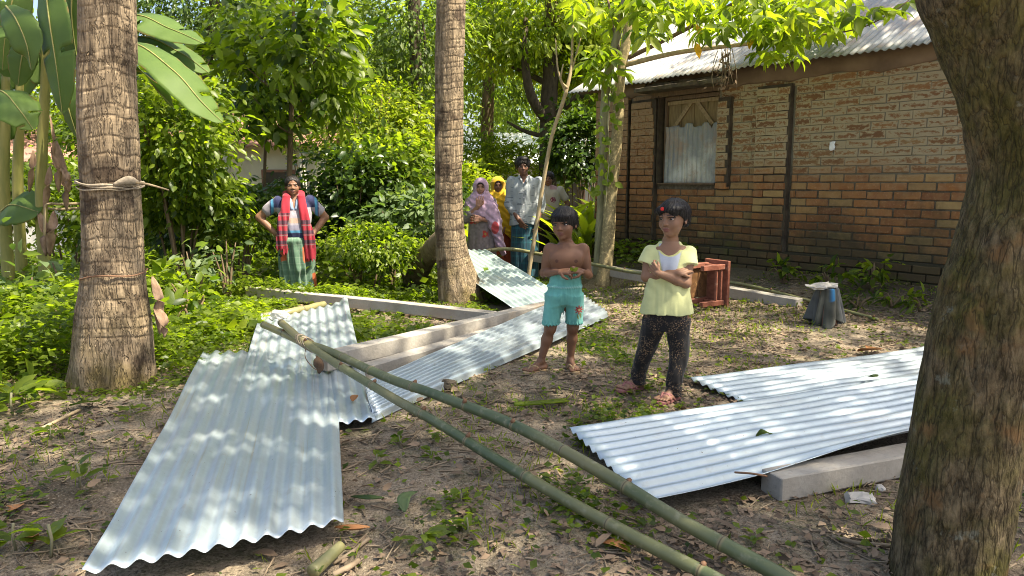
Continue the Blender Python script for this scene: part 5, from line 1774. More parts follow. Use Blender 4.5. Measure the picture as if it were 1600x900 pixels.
def bushes():
    B = [  # label, u, v centre, dist, rad, n, size, kind, wide, mat
        ('bright bush with soft oval leaves just right of the left palm', 275, 205, 7.6, (.62, .5, .62), 2300, .12, 'l4', 1.05, 'leaf_bright'),
        ('shaded bush below the bright one right of the left palm', 270, 300, 7.9, (.75, .5, .40), 1500, .13, 'l4', 1.1, 'leaf_mid'),
        ('dark bush left of the man in the red scarf', 365, 310, 8.9, (.65, .45, .30), 900, .15, 'l4', 1.1, 'leaf_dark'),
        ('dark glossy bush just right of the man in the red scarf', 548, 300, 9.6, (.75, .5, .62), 1700, .15, 'l4', 1.1, 'leaf_dark'),
        ('bright feathery bush above the dark one right of the man in the red scarf', 560, 195, 11.6, (1.1, .7, .75), 2600, .13, 'l4', .8, 'leaf_lime'),
        ('mid green bush between the man in the red scarf and the slim dark trunk', 605, 270, 9.9, (.55, .5, .60), 1400, .14, 'l4', 1.0, 'leaf_mid'),
        ('pale broad leaved bush left of the middle palm', 640, 345, 9.0, (.55, .45, .38), 900, .15, 'l4', 1.1, 'leaf_pale'),
        ('dark round shrub beside the twin stemmed tree', 898, 225, 13.4, (.62, .6, .72), 1900, .16, 'l4', 1.2, 'leaf_dark'),
        ('yellow green shrub behind the seated roofs left of the twin stemmed tree', 915, 150, 16.0, (.9, .8, .8), 1900, .15, 'l4', .8, 'leaf_lime'),
        ('leafy shrub at the foot of the tin house right of the palm', 745, 250, 15.0, (1.1, .7, .55), 1800, .15, 'l4', .7, 'leaf_lime'),
        ('tangled bush behind the banana stems', 95, 285, 10.2, (.9, .6, .35), 1300, .13, 'l4', 1.0, 'leaf_mid'),
        ('bush at the left edge behind the banana plants', -20, 300, 9.4, (.7, .6, .6), 1300, .14, 'l4', 1.0, 'leaf_mid'),
        ('sprawling low bush in front of the dark ones by the man in the red scarf', 365, 345, 8.3, (.55, .35, .24), 900, .10, 'l4', 1.0, 'leaf_bright'),
        ('vine covered low mound left of the log', 570, 385, 8.4, (.75, .45, .26), 2000, .085, 'l4', 1.1, 'leaf_bright'),
        ('hedge of oval leaves far behind the slim dark trunk', 590, 90, 18.0, (1.7, 1.0, 1.5), 3400, .17, 'l4', .9, 'leaf_bright'),
        ('tall leafy bush far behind the young tree', 400, 150, 19.0, (2.0, 1.0, 1.7), 3000, .18, 'l4', .9, 'leaf_bright'),
        ('green thicket far left behind the banana leaves', 60, 130, 17.0, (2.6, 1.2, 1.6), 3400, .18, 'l4', .9, 'leaf_mid'),
        ('green thicket behind the dark tree and left palm', 240, 180, 17.5, (1.6, 1.0, 1.2), 2400, .17, 'l4', .9, 'leaf_mid'),
        ('light bush far behind the forked tree', 870, 60, 22.0, (2.4, 1.2, 2.2), 3800, .20, 'l4', .9, 'leaf_lime'),
        ('light bush behind the roof corner', 975, 40, 17.0, (1.7, 1.2, 1.3), 2800, .18, 'l4', .9, 'leaf_lime'),
        ('tall bush behind the middle palm', 700, 60, 21.0, (1.7, 1.0, 2.2), 3000, .19, 'l4', .9, 'leaf_bright'),
    ]
    B += [
        ('understorey bush in front of the cream house wall', 315, 310, 10.6, (.7, .5, .45), 900, .14, 'l4', 1.0, 'leaf_mid'),
        ('understorey bush left of the dark bush behind the man', 300, 345, 9.2, (.7, .4, .36), 1100, .13, 'l4', 1.0, 'leaf_dark'),
        ('low shaded bush behind the man in the red scarf', 460, 335, 9.8, (.75, .45, .36), 1100, .14, 'l4', 1.0, 'leaf_dark'),
        ('bright leafy bush left of the slim dark trunk', 620, 215, 12.0, (.8, .6, .8), 2000, .14, 'l4', .9, 'leaf_lime'),
        ('dark low bush at the foot of the slim dark trunk', 640, 300, 11.4, (.8, .5, .55), 1500, .15, 'l4', 1.1, 'leaf_dark'),
        ('leafy bush behind the woman in lilac', 715, 300, 12.6, (.7, .5, .6), 1500, .15, 'l4', .8, 'leaf_lime'),
        ('bush behind the tall young man in the pale shirt', 800, 270, 14.6, (1.1, .6, .7), 1900, .15, 'l4', .8, 'leaf_lime'),
        ('shaded bush behind the left palm', 160, 330, 9.6, (.9, .5, .45), 1400, .13, 'l4', 1.0, 'leaf_mid'),
        ('tall bright bush behind the left palm', 190, 200, 12.0, (1.2, .7, 1.0), 2400, .14, 'l4', 1.0, 'leaf_mid'),
        ('broad crown behind the young tree', 480, 60, 15.0, (1.7, 1.0, 1.4), 3400, .16, 'l4', .9, 'leaf_mid'),
        ('yellow green crown behind the twin stemmed tree', 940, 90, 14.5, (1.0, .7, 1.1), 2400, .16, 'l4', .9, 'leaf_lime'),
    ]
    for k, (lab, u, v, d, rad, n, sz, kind, wd, mt) in enumerate(B):
        bush('bush', lab, DP(u, v, d), rad, int(n * 1.75), sz * .78, 'l8' if d < 10 else kind, wd * (1.15 if d < 10 else 1), mt, 500 + k, max(30, n // 35))
    # ground cover left: a thick mass of herbs nobody could count
    r = np.random.default_rng(21)
    P = []
    N = 17000
    x = r.uniform(-5.2, -.55, N * 4); y = r.uniform(4.3, 9.2, N * 4)
    # inside the planted outline: left of the trodden yard
    u = 800 + F * x / y
    edge = np.interp(y, [4.3, 5.0, 5.6, 6.2, 6.8, 7.4, 8.0, 9.2], [-2.15, -2.10, -2.05, -1.9, -1.85, -1.15, -.6, -.4])
    nz = fbm(np.stack([x, y, 0 * x], -1), 1.1, 3, 31)
    keep = (x < edge + .25 * nz) & (np.hypot(x + 2.40, y - 4.42) > .32)
    line = np.interp(x, [-2.9, -.1], [7.45, 6.45])                       # the long post
    keep &= np.abs(y - line) > .10
    keep &= ~((y < line) & (x > -2.05 - .27 * (y - 6.9)) & (r.random(len(x)) < .90))
    keep &= ~((y > 4.3) & (y < 7.0) & (np.abs(x + 1.85 + .27 * (y - 7.0)) < .52))
    low = np.where(y < line, 1.0, 0.0)
    x, y, nz, edge, low = x[keep][:N], y[keep][:N], nz[keep][:N], edge[keep][:N], low[keep][:N]
    dn = np.clip(np.interp(y, [4.3, 9.2], [0, 1]), 0, 1)
    hmax = np.clip(.26 + .20 * nz + .10 * sstep(5.0, 7.0, y), .07, .60)
    hmax = hmax * np.where((x > -3.2) & (x < -1.0) & (y > 6.2), .62, 1.0)
    hmax = hmax * (1 - .45 * sstep(-1.5, -1.0, x))
    hmax = hmax * np.clip((edge + .25 - x) / .7, .25, 1)
    hmax = np.where((low > 0) & (x > -3.0) & (y > 5.9), np.minimum(hmax, .08), hmax)
    k = 4
    px = np.repeat(x, k) + r.normal(0, .05, len(x) * k); py = np.repeat(y, k) + r.normal(0, .05, len(x) * k)
    pz = gz(px, py, False) + np.repeat(hmax, k) * r.random(len(px)) ** .6
    P = np.stack([px, py, pz], -1)
    a = r.uniform(0, 2 * np.pi, len(P))
    D = np.stack([np.cos(a), np.sin(a), r.uniform(-.7, .4, len(P))], -1)
    Nn = np.array([0, 0, 1.0]) + .55 * r.normal(size=P.shape)
    sp = _hash((px * 2.6).astype(np.int64) + 900, (py * 2.6).astype(np.int64) + 900, (px * 0).astype(np.int64), 5)
    S = (.036 + .042 * sp) * r.uniform(.6, 1.3, len(P))
    T = np.clip(.25 + .55 * sp + .2 * r.normal(size=len(P)), 0, 1)
    big = S > .0
    V, Fc, tt = leaves(P, D, Nn, S, 'l4', T, 1.15, r)
    o = obj('ground_herbs', mesh('ground_herbs', V, Fc, M['leaf_bright'], True, {'tint': tt}))
    tag(o, 'thick bright green herbs and vines covering the soil at the left', kind='stuff')
    n = 15000
    x = r.uniform(-8.0, .2, n); y = r.uniform(7.7, 14.0, n)
    u = x / y
    k2 = (u > -.78) & (u < -.02) & ~((np.abs(x + 2.33) < .26) & (y < 7.95))
    x, y = x[k2], y[k2]
    hh = .22 + .30 * np.clip(fbm(np.stack([x, y, 0 * x], -1), .9, 3, 71) + .2, 0, 1) + .25 * sstep(8.5, 11, y)
    P = np.stack([x, y, gz(x, y, False) + hh * r.random(len(x)) ** .55], -1)
    P = np.concatenate([P, P + r.normal(0, .06, P.shape)])
    a = r.uniform(0, 2 * np.pi, len(P))
    D = np.stack([np.cos(a), np.sin(a), r.uniform(-.7, .4, len(P))], -1)
    V, Fc, tt = leaves(P, D, np.array([0, 0, 1.0]) + .55 * r.normal(size=P.shape), r.uniform(.05, .13, len(P)), 'l4', np.clip(r.normal(.5, .3, len(P)), 0, 1), 1.1, r)
    o = obj('understorey', mesh('understorey', V, Fc, M['leaf_mid'], True, {'tint': tt}))
    tag(o, 'dense leafy undergrowth on the slope behind the long post', kind='stuff')
    # single broader plants standing out of it
    spots = [(30, 395, 5.6), (95, 470, 5.2), (40, 520, 4.9), (20, 620, 4.0), (300, 380, 7.0), (260, 470, 5.9), (330, 505, 5.6), (290, 425, 6.6), (100, 400, 6.2), (150, 395, 7.2), (12, 440, 5.3), (300, 450, 6.2), (350, 350, 7.6), (230, 390, 6.6)]
    for k, (u, v, d) in enumerate(spots):
        p = DP(u, v, d)
        z = float(gz(p[0], p[1]))
        hh = max(.12, p[2] - z)
        bush('herb', ['pale leaved herb', 'broad leaved herb', 'lime leaved herb', 'shiny green herb'][k % 4] + ' ' + ['at the left edge', 'left of the palm foot', 'low at the left edge', 'in the lower left corner', 'under the bright bush', 'right of the palm foot', 'beside the top corner of the big tin sheet', 'halfway between palm and man', 'behind the left palm', 'behind the left palm at the right', 'beside the banana foot', 'right of the hanging dry leaves', 'left of the elbow of the man in the red scarf', 'under the bright bush close to the palm'][k],
             (p[0], p[1], z + hh * .6), (.22, .22, hh * .5), 70 if k % 4 != 1 else 40, .12 if k % 4 != 1 else .17, 'l8', 1.2, ['leaf_pale', 'leaf_mid', 'leaf_lime', 'leaf_bright'][k % 4], 700 + k, 12, 'herb', 'herbs in the undergrowth', .3, .2, .25, 4)
bushes()


def blade_mesh(seed, L=.75, w=.075, arch=.5, mat='leaf_lime'):
    r = np.random.default_rng(seed)
    t = np.linspace(0, 1, 9)
    p = np.stack([L * (.30 * t + arch * t ** 2.2), 0 * t + .03 * np.sin(t * 3), L * (.95 * t - .42 * arch * t ** 2.6)], -1)
    prof = w * np.sin(np.pi * np.clip((t - .12) / .88, 0, 1) ** .8) + .006
    T = unit(np.gradient(p, axis=0)); S = np.array([0, 1.0, 0]); U = np.cross(T, S)
    a = np.array([-1, -.5, 0, .5, 1.0])
    V = p[:, None] + S * (a[None, :, None] * prof[:, None, None]) - U[:, None] * (np.abs(a)[None, :, None] * prof[:, None, None] * -.35)
    return mesh('leaf', V.reshape(-1, 3), grid_faces(9, 5), M[mat], True, {'tint': np.repeat(.35 + .5 * t + .1 * r.normal(), 5)})


def turmeric():
    pal = [blade_mesh(k, .62 + .1 * (k % 3), .040 + .010 * (k % 2), .35 + .18 * (k % 3), 'leaf_lime') for k in range(6)]
    r = np.random.default_rng(15)
    spots = []
    for u, v, d in ((735, 400, 11.2), (748, 390, 12.0), (770, 385, 12.6), (795, 385, 12.3), (705, 400, 11.6), (865, 408, 11.0), (890, 405, 11.2), (902, 408, 11.0), (858, 400, 11.9), (875, 398, 12.4), (918, 404, 11.4), (945, 400, 12.2), (880, 415, 10.9), (905, 415, 10.6), (925, 410, 10.4), (892, 400, 11.6), (915, 395, 11.8), (938, 400, 11.2),
                    (870, 400, 12.2), (900, 385, 12.9), (930, 385, 12.6), (840, 385, 12.8), (812, 382, 12.9), (760, 380, 13.6), (735, 380, 13.2), (950, 405, 11.6), (885, 430, 10.0), (912, 425, 9.9), (725, 392, 12.6)):
        spots.append((DP(u, v, d)[0], d))
    first = None
    for k, (x, y) in enumerate(spots):
        z = float(gz(x, y))
        right = x > .4
        E0 = empty('turmeric_plant', (x, y, z), ('broad bladed yellow green plant in the clump left of the twin stemmed tree' if right else 'broad bladed yellow green plant in the clump behind the two women'), 'plant', 'turmeric plants right' if right else 'turmeric plants left')
        for q in range(15):
            o = obj('leaf', pal[r.integers(0, 6)], E0)
            s = r.uniform(.8, 1.35)
            o.scale = (s, s, s)
            o.rotation_euler = (r.uniform(-.12, .12), r.uniform(-.25, .1), q * 2.4 + r.uniform(-.3, .3))
            o.location = (r.uniform(-.08, .08), r.uniform(-.08, .08), r.uniform(0, .25))
turmeric()


# ------------------------------------------------------------------ banana plants
def banana_blade(parent, pts, w, normal, fold=.30, n=34, m=13, seed=0, ragged=.0, mat='banana_leaf', name='leaf', wl=None):
    """pts: midrib; w half width; normal: which way the upper face looks"""
    P = spline(pts, n)
    b = np.array(parent.location)
    T = unit(np.gradient(P, axis=0))
    S = unit(np.cross(T, np.asarray(normal, float)))
    U = np.cross(S, T)
    t = np.linspace(0, 1, n)
    prof = w * np.clip(np.sin(np.pi * np.clip(t * .93 + .07, 0, 1)), 0, 1) ** .55
    a = np.linspace(-1, 1, m)
    r = np.random.default_rng(seed)
    edge = 1 + .05 * vnoise(np.stack([t * 20, 0 * t, 0 * t + seed], -1))
    wv = np.where(a[None] < 0, (wl or 1.0), 1.0)
    bend = -fold * np.abs(a) ** 1.4
    wave = .06 * vnoise(np.stack([np.repeat(t[:, None], m, 1) * 9, np.repeat(np.sign(a)[None], n, 0) * 3, 0 * t[:, None] + 0 * a + seed], -1)) * np.abs(a)
    V = P[:, None] + S[:, None] * (a[None] * wv * prof[:, None] * edge[:, None])[..., None] + U[:, None] * ((bend[None] + wave) * prof[:, None])[..., None]
    Fc = grid_faces(n, m)
    if ragged:
        q = np.arange(len(Fc)); i, j = q // (m - 1), q % (m - 1)
        cut = np.isin(i, r.choice(np.arange(8, n - 3), int(ragged), replace=False)) & ((j < 4) | (j > m - 6))
        side = (r.random(n) < .5)[i]
        Fc = Fc[~(cut & np.where(side, j < 4, j > m - 6))]
    L = np.linalg.norm(np.diff(P, axis=0), axis=1).sum()
    o = obj(name, mesh(name, V.reshape(-1, 3) - b, Fc, M[mat], True, {'along': np.repeat(t * L * 3, m), 'across': np.tile(a, n), 'tint': np.repeat(t, m)}), parent)
    o.modifiers.new('t', 'SOLIDIFY').thickness = .003
    rib = tube(P - b + U * .004, np.interp(t, [0, 1], [.008, .002]), 6)
    obj('midrib', mesh('midrib', *rib, M['banana_stem']), o)
    return o


def bananas():
    # front plant: stem seen at u 65
    Y = 6.6
    base = GP(66, 440, 0.0)
    x0 = DP(66, 380, Y)[0]
    E0 = empty('banana_plant', (x0, Y, float(gz(x0, Y))), 'banana plant with a yellow green stem left of the palm', 'banana plant', 'banana plants')
    b = np.array(E0.location)
    st = [[x0, Y, b[2]], DP(65, 330, Y), DP(66, 230, Y), DP(70, 150, Y), DP(72, 60, Y)]
    V, Fc = tube(np.asarray(st) - b, [.058, .050, .044, .040, .030], 16, 40)
    obj('stem', mesh('stem', V, Fc, M['banana_stem']), E0)
    f = (0, -1, .35)
    banana_blade(E0, [DP(68, -60, 6.3), DP(76, 20, 6.0), DP(88, 100, 5.85), DP(98, 178, 5.85)], .175, (-.30, -.95, .1), .22, seed=1, wl=1.0, ragged=2)
    banana_blade(E0, [DP(118, -50, 6.5), DP(112, 10, 6.4), DP(116, 60, 6.4), DP(124, 108, 6.4)], .15, (-.1, -.95, .2), .2, seed=31, ragged=2)
    banana_blade(E0, [DP(40, -60, 6.9), DP(20, 0, 6.8), DP(8, 60, 6.8), DP(4, 110, 6.8)], .16, (.2, -.9, .2), .2, seed=32, ragged=2)
    banana_blade(E0, [DP(10, 10, 6.2), DP(25, 30, 6.0), DP(42, 70, 5.9), DP(50, 110, 5.9)], .13, (-.3, -.5, .8), .2, seed=2)
    banana_blade(E0, [DP(42, 60, 6.3), DP(34, 90, 6.2), DP(28, 135, 6.2)], .11, (.3, -.9, .2), .25, seed=3)
    banana_blade(E0, [DP(-40, 150, 6.0), DP(0, 142, 5.7), DP(30, 172, 5.5), DP(52, 203, 5.5)], .17, (.2, -.5, .9), .22, seed=4, ragged=2)
    banana_blade(E0, [DP(98, 120, 6.2), DP(108, 170, 6.1), DP(122, 215, 6.1)], .12, (-.4, -.9, .2), .2, seed=5)
    banana_blade(E0, [DP(75, 130, 6.6), DP(60, 80, 6.6), DP(20, 40, 6.5), DP(-40, 60, 6.4)], .22, (.2, -.4, .9), .25, seed=6)
    # right hand leaves behind the palm trunk
    banana_blade(E0, [DP(120, 90, 6.5), DP(200, 66, 6.0), DP(270, 110, 5.7), DP(315, 160, 5.6), DP(348, 192, 5.6)], .17, (.25, -.45, .9), .16, seed=7, ragged=2)
    banana_blade(E0, [DP(110, 80, 6.8), DP(200, 25, 6.6), DP(265, 45, 6.5), DP(318, 68, 6.4)], .19, (.1, -.5, .9), .2, seed=8, ragged=2)
    banana_blade(E0, [DP(130, 100, 6.9), DP(215, 58, 6.7), DP(280, 82, 6.6), DP(326, 114, 6.5)], .17, (.1, -.5, .9), .2, seed=9, ragged=2)
    banana_blade(E0, [DP(150, 130, 6.8), DP(215, 110, 6.6), DP(245, 140, 6.5), DP(270, 166, 6.5)], .15, (.2, -.3, -.9), .2, seed=10)
    banana_blade(E0, [DP(95, 40, 6.9), DP(112, 60, 6.8), DP(124, 100, 6.7)], .17, (-.2, -.9, .3), .2, seed=15)
    # dry leaves hanging round the stem
    for k, (u1, v1, u2, v2, w) in enumerate(((80, 230, 92, 300, .03), (78, 260, 70, 330, .035), (96, 262, 108, 300, .03), (60, 330, 72, 400, .04), (84, 330, 78, 400, .045), (52, 235, 46, 300, .03), (78, 180, 84, 260, .012))):
        P = [DP(u1, v1, Y - .08), DP((u1 + u2) / 2 + 3, (v1 + v2) / 2, Y - .12), DP(u2, v2, Y - .08)]
        Vv, Fv, at = leaf_strip(np.asarray(P) - b, w, .7)
        o = obj('dry_leaf', mesh('dry_leaf', Vv, Fv, M['banana_dry'], True, at), E0)
        o.modifiers.new('t', 'SOLIDIFY').thickness = .003
    # second plant behind left
    for k, (u, Y2, lab, lv) in enumerate(((28, 7.3, 'banana plant with a green stem at the left edge', [([DP(28, 140, 7.3), DP(10, 60, 7.2), DP(-40, 10, 7.0)], .2, (.3, -.5, .8)), ([DP(28, 150, 7.3), DP(60, 90, 7.4), DP(110, 110, 7.3)], .18, (0, -.5, .9))]),
                                          (6, 6.9, 'banana plant with a dark stem cut off by the left edge', [([DP(2, 330, 6.8), DP(20, 320, 6.6), DP(62, 332, 6.5)], .20, (0, -.8, .6)), ([DP(6, 220, 6.9), DP(-20, 130, 6.8), DP(-60, 100, 6.7)], .2, (.3, -.5, .8))]))):
        x = DP(u, 380, Y2)[0]
        E1 = empty('banana_plant', (x, Y2, float(gz(x, Y2))), lab, 'banana plant', 'banana plants')
        b1 = np.array(E1.location)
        V, Fc = tube(np.asarray([[x, Y2, b1[2]], DP(u, 300, Y2), DP(u + 2, 200, Y2), DP(u + 3, 120, Y2)]) - b1, [.055, .050, .042, .034], 14, 30)
        obj('stem', mesh('stem', V, Fc, M['banana_stem']), E1)
        for i, (p, w, nn) in enumerate(lv): banana_blade(E1, p, w, nn, .22, seed=20 + i + 5 * k)
    # dry brown leaves hanging between the stems and the palm
    lone_leaf('dry_banana_leaf', 'long brown dry leaf hanging between banana stem and palm', 'leaf', [DP(88, 220, 6.9), DP(98, 275, 6.8), DP(104, 330, 6.8)], .04, 'banana_dry', .6)
    # bent pale stalk
    pts = np.array([DP(70, 368, 6.3), DP(70, 330, 6.3), DP(72, 320, 6.3), DP(80, 318, 6.3)])
    o = obj('bent_stalk', mesh('bent_stalk', *tube(pts - pts[0], [.010, .009, .009, .008], 7, 20), M['dry_stick']), None, pts[0])
    tag(o, 'pale bent stalk between the banana stems', 'stalk')
    for k in range(2):
        pts = np.array([DP(75, 318 + 8 * k, 7.2), DP(95, 319 + 8 * k, 7.3), DP(125, 318 + 7 * k, 7.4)])
        o = obj('rail', mesh('rail', *tube(pts - pts[0], .014, 7, 8), M['dry_stick']), None, pts[0])
        tag(o, ['upper', 'lower'][k] + ' rail of the stick fence left of the palm', 'rail', 'rails of the stick fence')
bananas()


# ------------------------------------------------------------------ litter, weeds
def litter():
    r = np.random.default_rng(33)
    def scatter(n, y0, y1, dens):
        x = r.uniform(-3.4, 4.2, n * 6); y = r.uniform(y0, y1, n * 6)
        k = (np.abs(x / y) < .78) & (r.random(n * 6) < dens(x, y))
        for q in SHEETS:                                     # nothing grows or lies under the sheets
            a = (np.roll(q, -1, 0) - q)
            c = np.stack([a[i, 0] * (y - q[i, 1]) - a[i, 1] * (x - q[i, 0]) for i in range(4)])
            k &= ~((c > .02).all(0) | (c < -.02).all(0))
        return x[k][:n], y[k][:n]
    patch = lambda x, y, s, a, b, sd: sstep(a, b, fbm(np.stack([x, y, 0 * x], -1), s, 3, sd))
    # dry leaves
    x, y = scatter(15000, 1.7, 7.8, lambda x, y: .12 + .88 * patch(x, y, 1.6, -.1, .5, 3))
    n = len(x)
    P = np.stack([x, y, gz(x, y) + r.uniform(.004, .018, n)], -1)
    a = r.uniform(0, 6.28, n)
    D = np.stack([np.cos(a), np.sin(a), r.uniform(-.15, .3, n)], -1)
    N = np.array([0, 0, 1.0]) + .35 * r.normal(size=P.shape)
    S = r.uniform(.012, .052, n)
    V, Fc, T = leaves(P, D, N, S, 'l4', np.clip(r.beta(1.6, 1.6, n), 0, 1), 1.0, r)
    V[:, 2] += 0
    tag(obj('leaf_litter', mesh('leaf_litter', V, Fc, M['dry_leaf'], True, {'tint': T})), 'dry brown leaf litter strewn over the yard', kind='stuff')
    x, y = scatter(330, 1.7, 7.0, lambda x, y: .2 + .8 * patch(x, y, 1.3, -.1, .5, 5))
    n = len(x)
    P = np.stack([x, y, gz(x, y) + r.uniform(.006, .025, n)], -1)
    a = r.uniform(0, 6.28, n)
    V, Fc, T = leaves(P, np.stack([np.cos(a), np.sin(a), r.uniform(-.1, .4, n)], -1), np.array([0, 0, 1.0]) + .45 * r.normal(size=P.shape), r.uniform(.045, .09, n), 'l8', r.random(n), 1.1, r)
    tag(obj('dry_leaves', mesh('dry_leaves', V, Fc, M['dry_leaf'], True, {'tint': T})), 'larger curled dry leaves strewn over the yard', kind='stuff')
    x, y = scatter(9000, 1.7, 7.0, lambda x, y: .1 + .9 * patch(x, y, 2.6, -.1, .5, 45))
    n = len(x)
    oc = np.array([[1, 0, 0], [-1, 0, 0], [0, 1, 0], [0, -1, 0], [0, 0, .8], [0, 0, -.8]], float)
    of = np.array([[0, 2, 4], [2, 1, 4], [1, 3, 4], [3, 0, 4], [2, 0, 5], [1, 2, 5], [3, 1, 5], [0, 3, 5]])
    sz = .0025 + .011 * r.random(n) ** 3
    V = (oc[None] + r.normal(0, .28, (n, 6, 3))) * sz[:, None, None] + np.stack([x, y, gz(x, y)], -1)[:, None]
    tag(obj('soil_crumbs', mesh('soil_crumbs', V.reshape(-1, 3), (of[None] + (np.arange(n) * 6)[:, None, None]).reshape(-1, 3), M['soil'], False)), 'crumbs of soil lying on the yard', kind='stuff')
    # straw and twigs
    x, y = scatter(4200, 1.7, 7.6, lambda x, y: .15 + .85 * patch(x, y, 1.9, -.1, .5, 8))
    parts = []
    for i in range(len(x)):
        a = r.uniform(0, 6.28); L = r.uniform(.02, .11) if i % 6 else r.uniform(.1, .25)
        p = np.array([x[i], y[i], 0]); d = np.array([math.cos(a), math.sin(a), 0]) * L / 2
        e0, e1 = p - d, p + d
        e0[2] = float(gz(e0[0], e0[1])) + .005; e1[2] = float(gz(e1[0], e1[1])) + r.uniform(.004, .02)
        m = (e0 + e1) / 2 + np.array([-d[1], d[0], 0]) * r.uniform(-.15, .15)
        m[2] = max(m[2], float(gz(m[0], m[1])) + .005)
        parts.append(tube([e0, m, e1], r.uniform(.0012, .0042), 4, None, False))
    V, Fc = join(parts)
    tag(obj('straw_and_twigs', mesh('straw_and_twigs', V, Fc, M['twig'])), 'straw and thin twigs strewn over the yard', kind='stuff')
    # cut green leaves and low weeds
    x, y = scatter(21000, 1.7, 7.8, lambda x, y: np.clip(.07 + 1.2 * patch(x, y, 1.15, -.15, .30, 14) * (.35 + .65 * sstep(1.6, .2, np.abs(x - .1)) + .6 * sstep(-.9, -1.6, x)) * np.where(x > 0.8, .16, 1.0) + .9 * ((x < -1.55 - .12 * y) & (y < 3.6)) * patch(x, y, 2.0, -.25, .25, 61), 0, 1))
    n = len(x)
    P = np.stack([x, y, gz(x, y) + r.uniform(.004, .045, n)], -1)
    a = r.uniform(0, 6.28, n)
    D = np.stack([np.cos(a), np.sin(a), r.uniform(-.2, .5, n)], -1)
    N = np.array([0, 0, 1.0]) + .5 * r.normal(size=P.shape)
    V, Fc, T = leaves(P, D, N, r.uniform(.012, .050, n), 'l4', np.clip(r.normal(.45, .28, n), 0, 1), 1.1, r)
    tag(obj('low_weeds', mesh('low_weeds', V, Fc, M['leaf_mid'], True, {'tint': T})), 'cut green leaves and low weeds on the trodden soil', kind='stuff')
    # thin grass
    x, y = scatter(5000, 2.2, 9.0, lambda x, y: patch(x, y, 1.3, .0, .4, 24))
    n = len(x)
    P = np.stack([x, y, gz(x, y)], -1)
    D = np.stack([r.normal(0, .5, n), r.normal(0, .5, n), np.ones(n)], -1)
    V, Fc, T = leaves(P, D, r.normal(size=P.shape), r.uniform(.02, .075, n), 'l2', np.clip(r.normal(.6, .25, n), 0, 1), .14, r)
    tag(obj('thin_grass', mesh('thin_grass', V, Fc, M['leaf_lime'], True, {'tint': T})), 'thin short grass in the trodden soil', kind='stuff')
    # grass and weed tangle behind the long post and round the foot of the house
    x = np.concatenate([r.uniform(-1.6, .5, 2600), r.uniform(-1.55, -.45, 500)]); y = np.concatenate([r.uniform(7.2, 9.6, 2600), r.uniform(5.6, 6.6, 500)])
    keep = fbm(np.stack([x, y, 0 * x], -1), 1.4, 3, 66) > -.25
    x, y = x[keep], y[keep]
    t = r.uniform(-.3, 4.5, 900); s = np.abs(r.normal(.18, .16, 900))
    hx, hy = WALL0[0] + WALLD[0] * t + WALLN[0] * (s + .06), WALL0[1] + WALLD[1] * t + WALLN[1] * (s + .06)
    kk = vnoise(np.stack([t * 1.3, 0 * t, 0 * t], -1), 1, 12) > -.15
    x, y = np.concatenate([x, hx[kk]]), np.concatenate([y, hy[kk]])
    hh = np.concatenate([np.where(y[:keep.sum()] < 6.9, .05, .17), np.full(kk.sum(), .26)])
    x2, y2, hh = np.repeat(x, 3) + r.normal(0, .04, len(x) * 3), np.repeat(y, 3) + r.normal(0, .04, len(x) * 3), np.repeat(hh, 3)
    n = len(x2)
    P = np.stack([x2, y2, gz(x2, y2) + hh * r.random(n) ** 1.2], -1)
    a = r.uniform(0, 6.28, n)
    D = np.stack([np.cos(a), np.sin(a), r.uniform(-.5, .5, n)], -1)
    V, Fc, T = leaves(P, D, np.array([0, 0, 1.0]) + .5 * r.normal(size=P.shape), r.uniform(.035, .10, n), 'l4', np.clip(r.normal(.45, .25, n), 0, 1), 1.1, r)
    tag(obj('weed_tangle', mesh('weed_tangle', V, Fc, M['leaf_mid'], True, {'tint': T})), 'tangle of weeds behind the long post and along the foot of the house', kind='stuff')
litter()


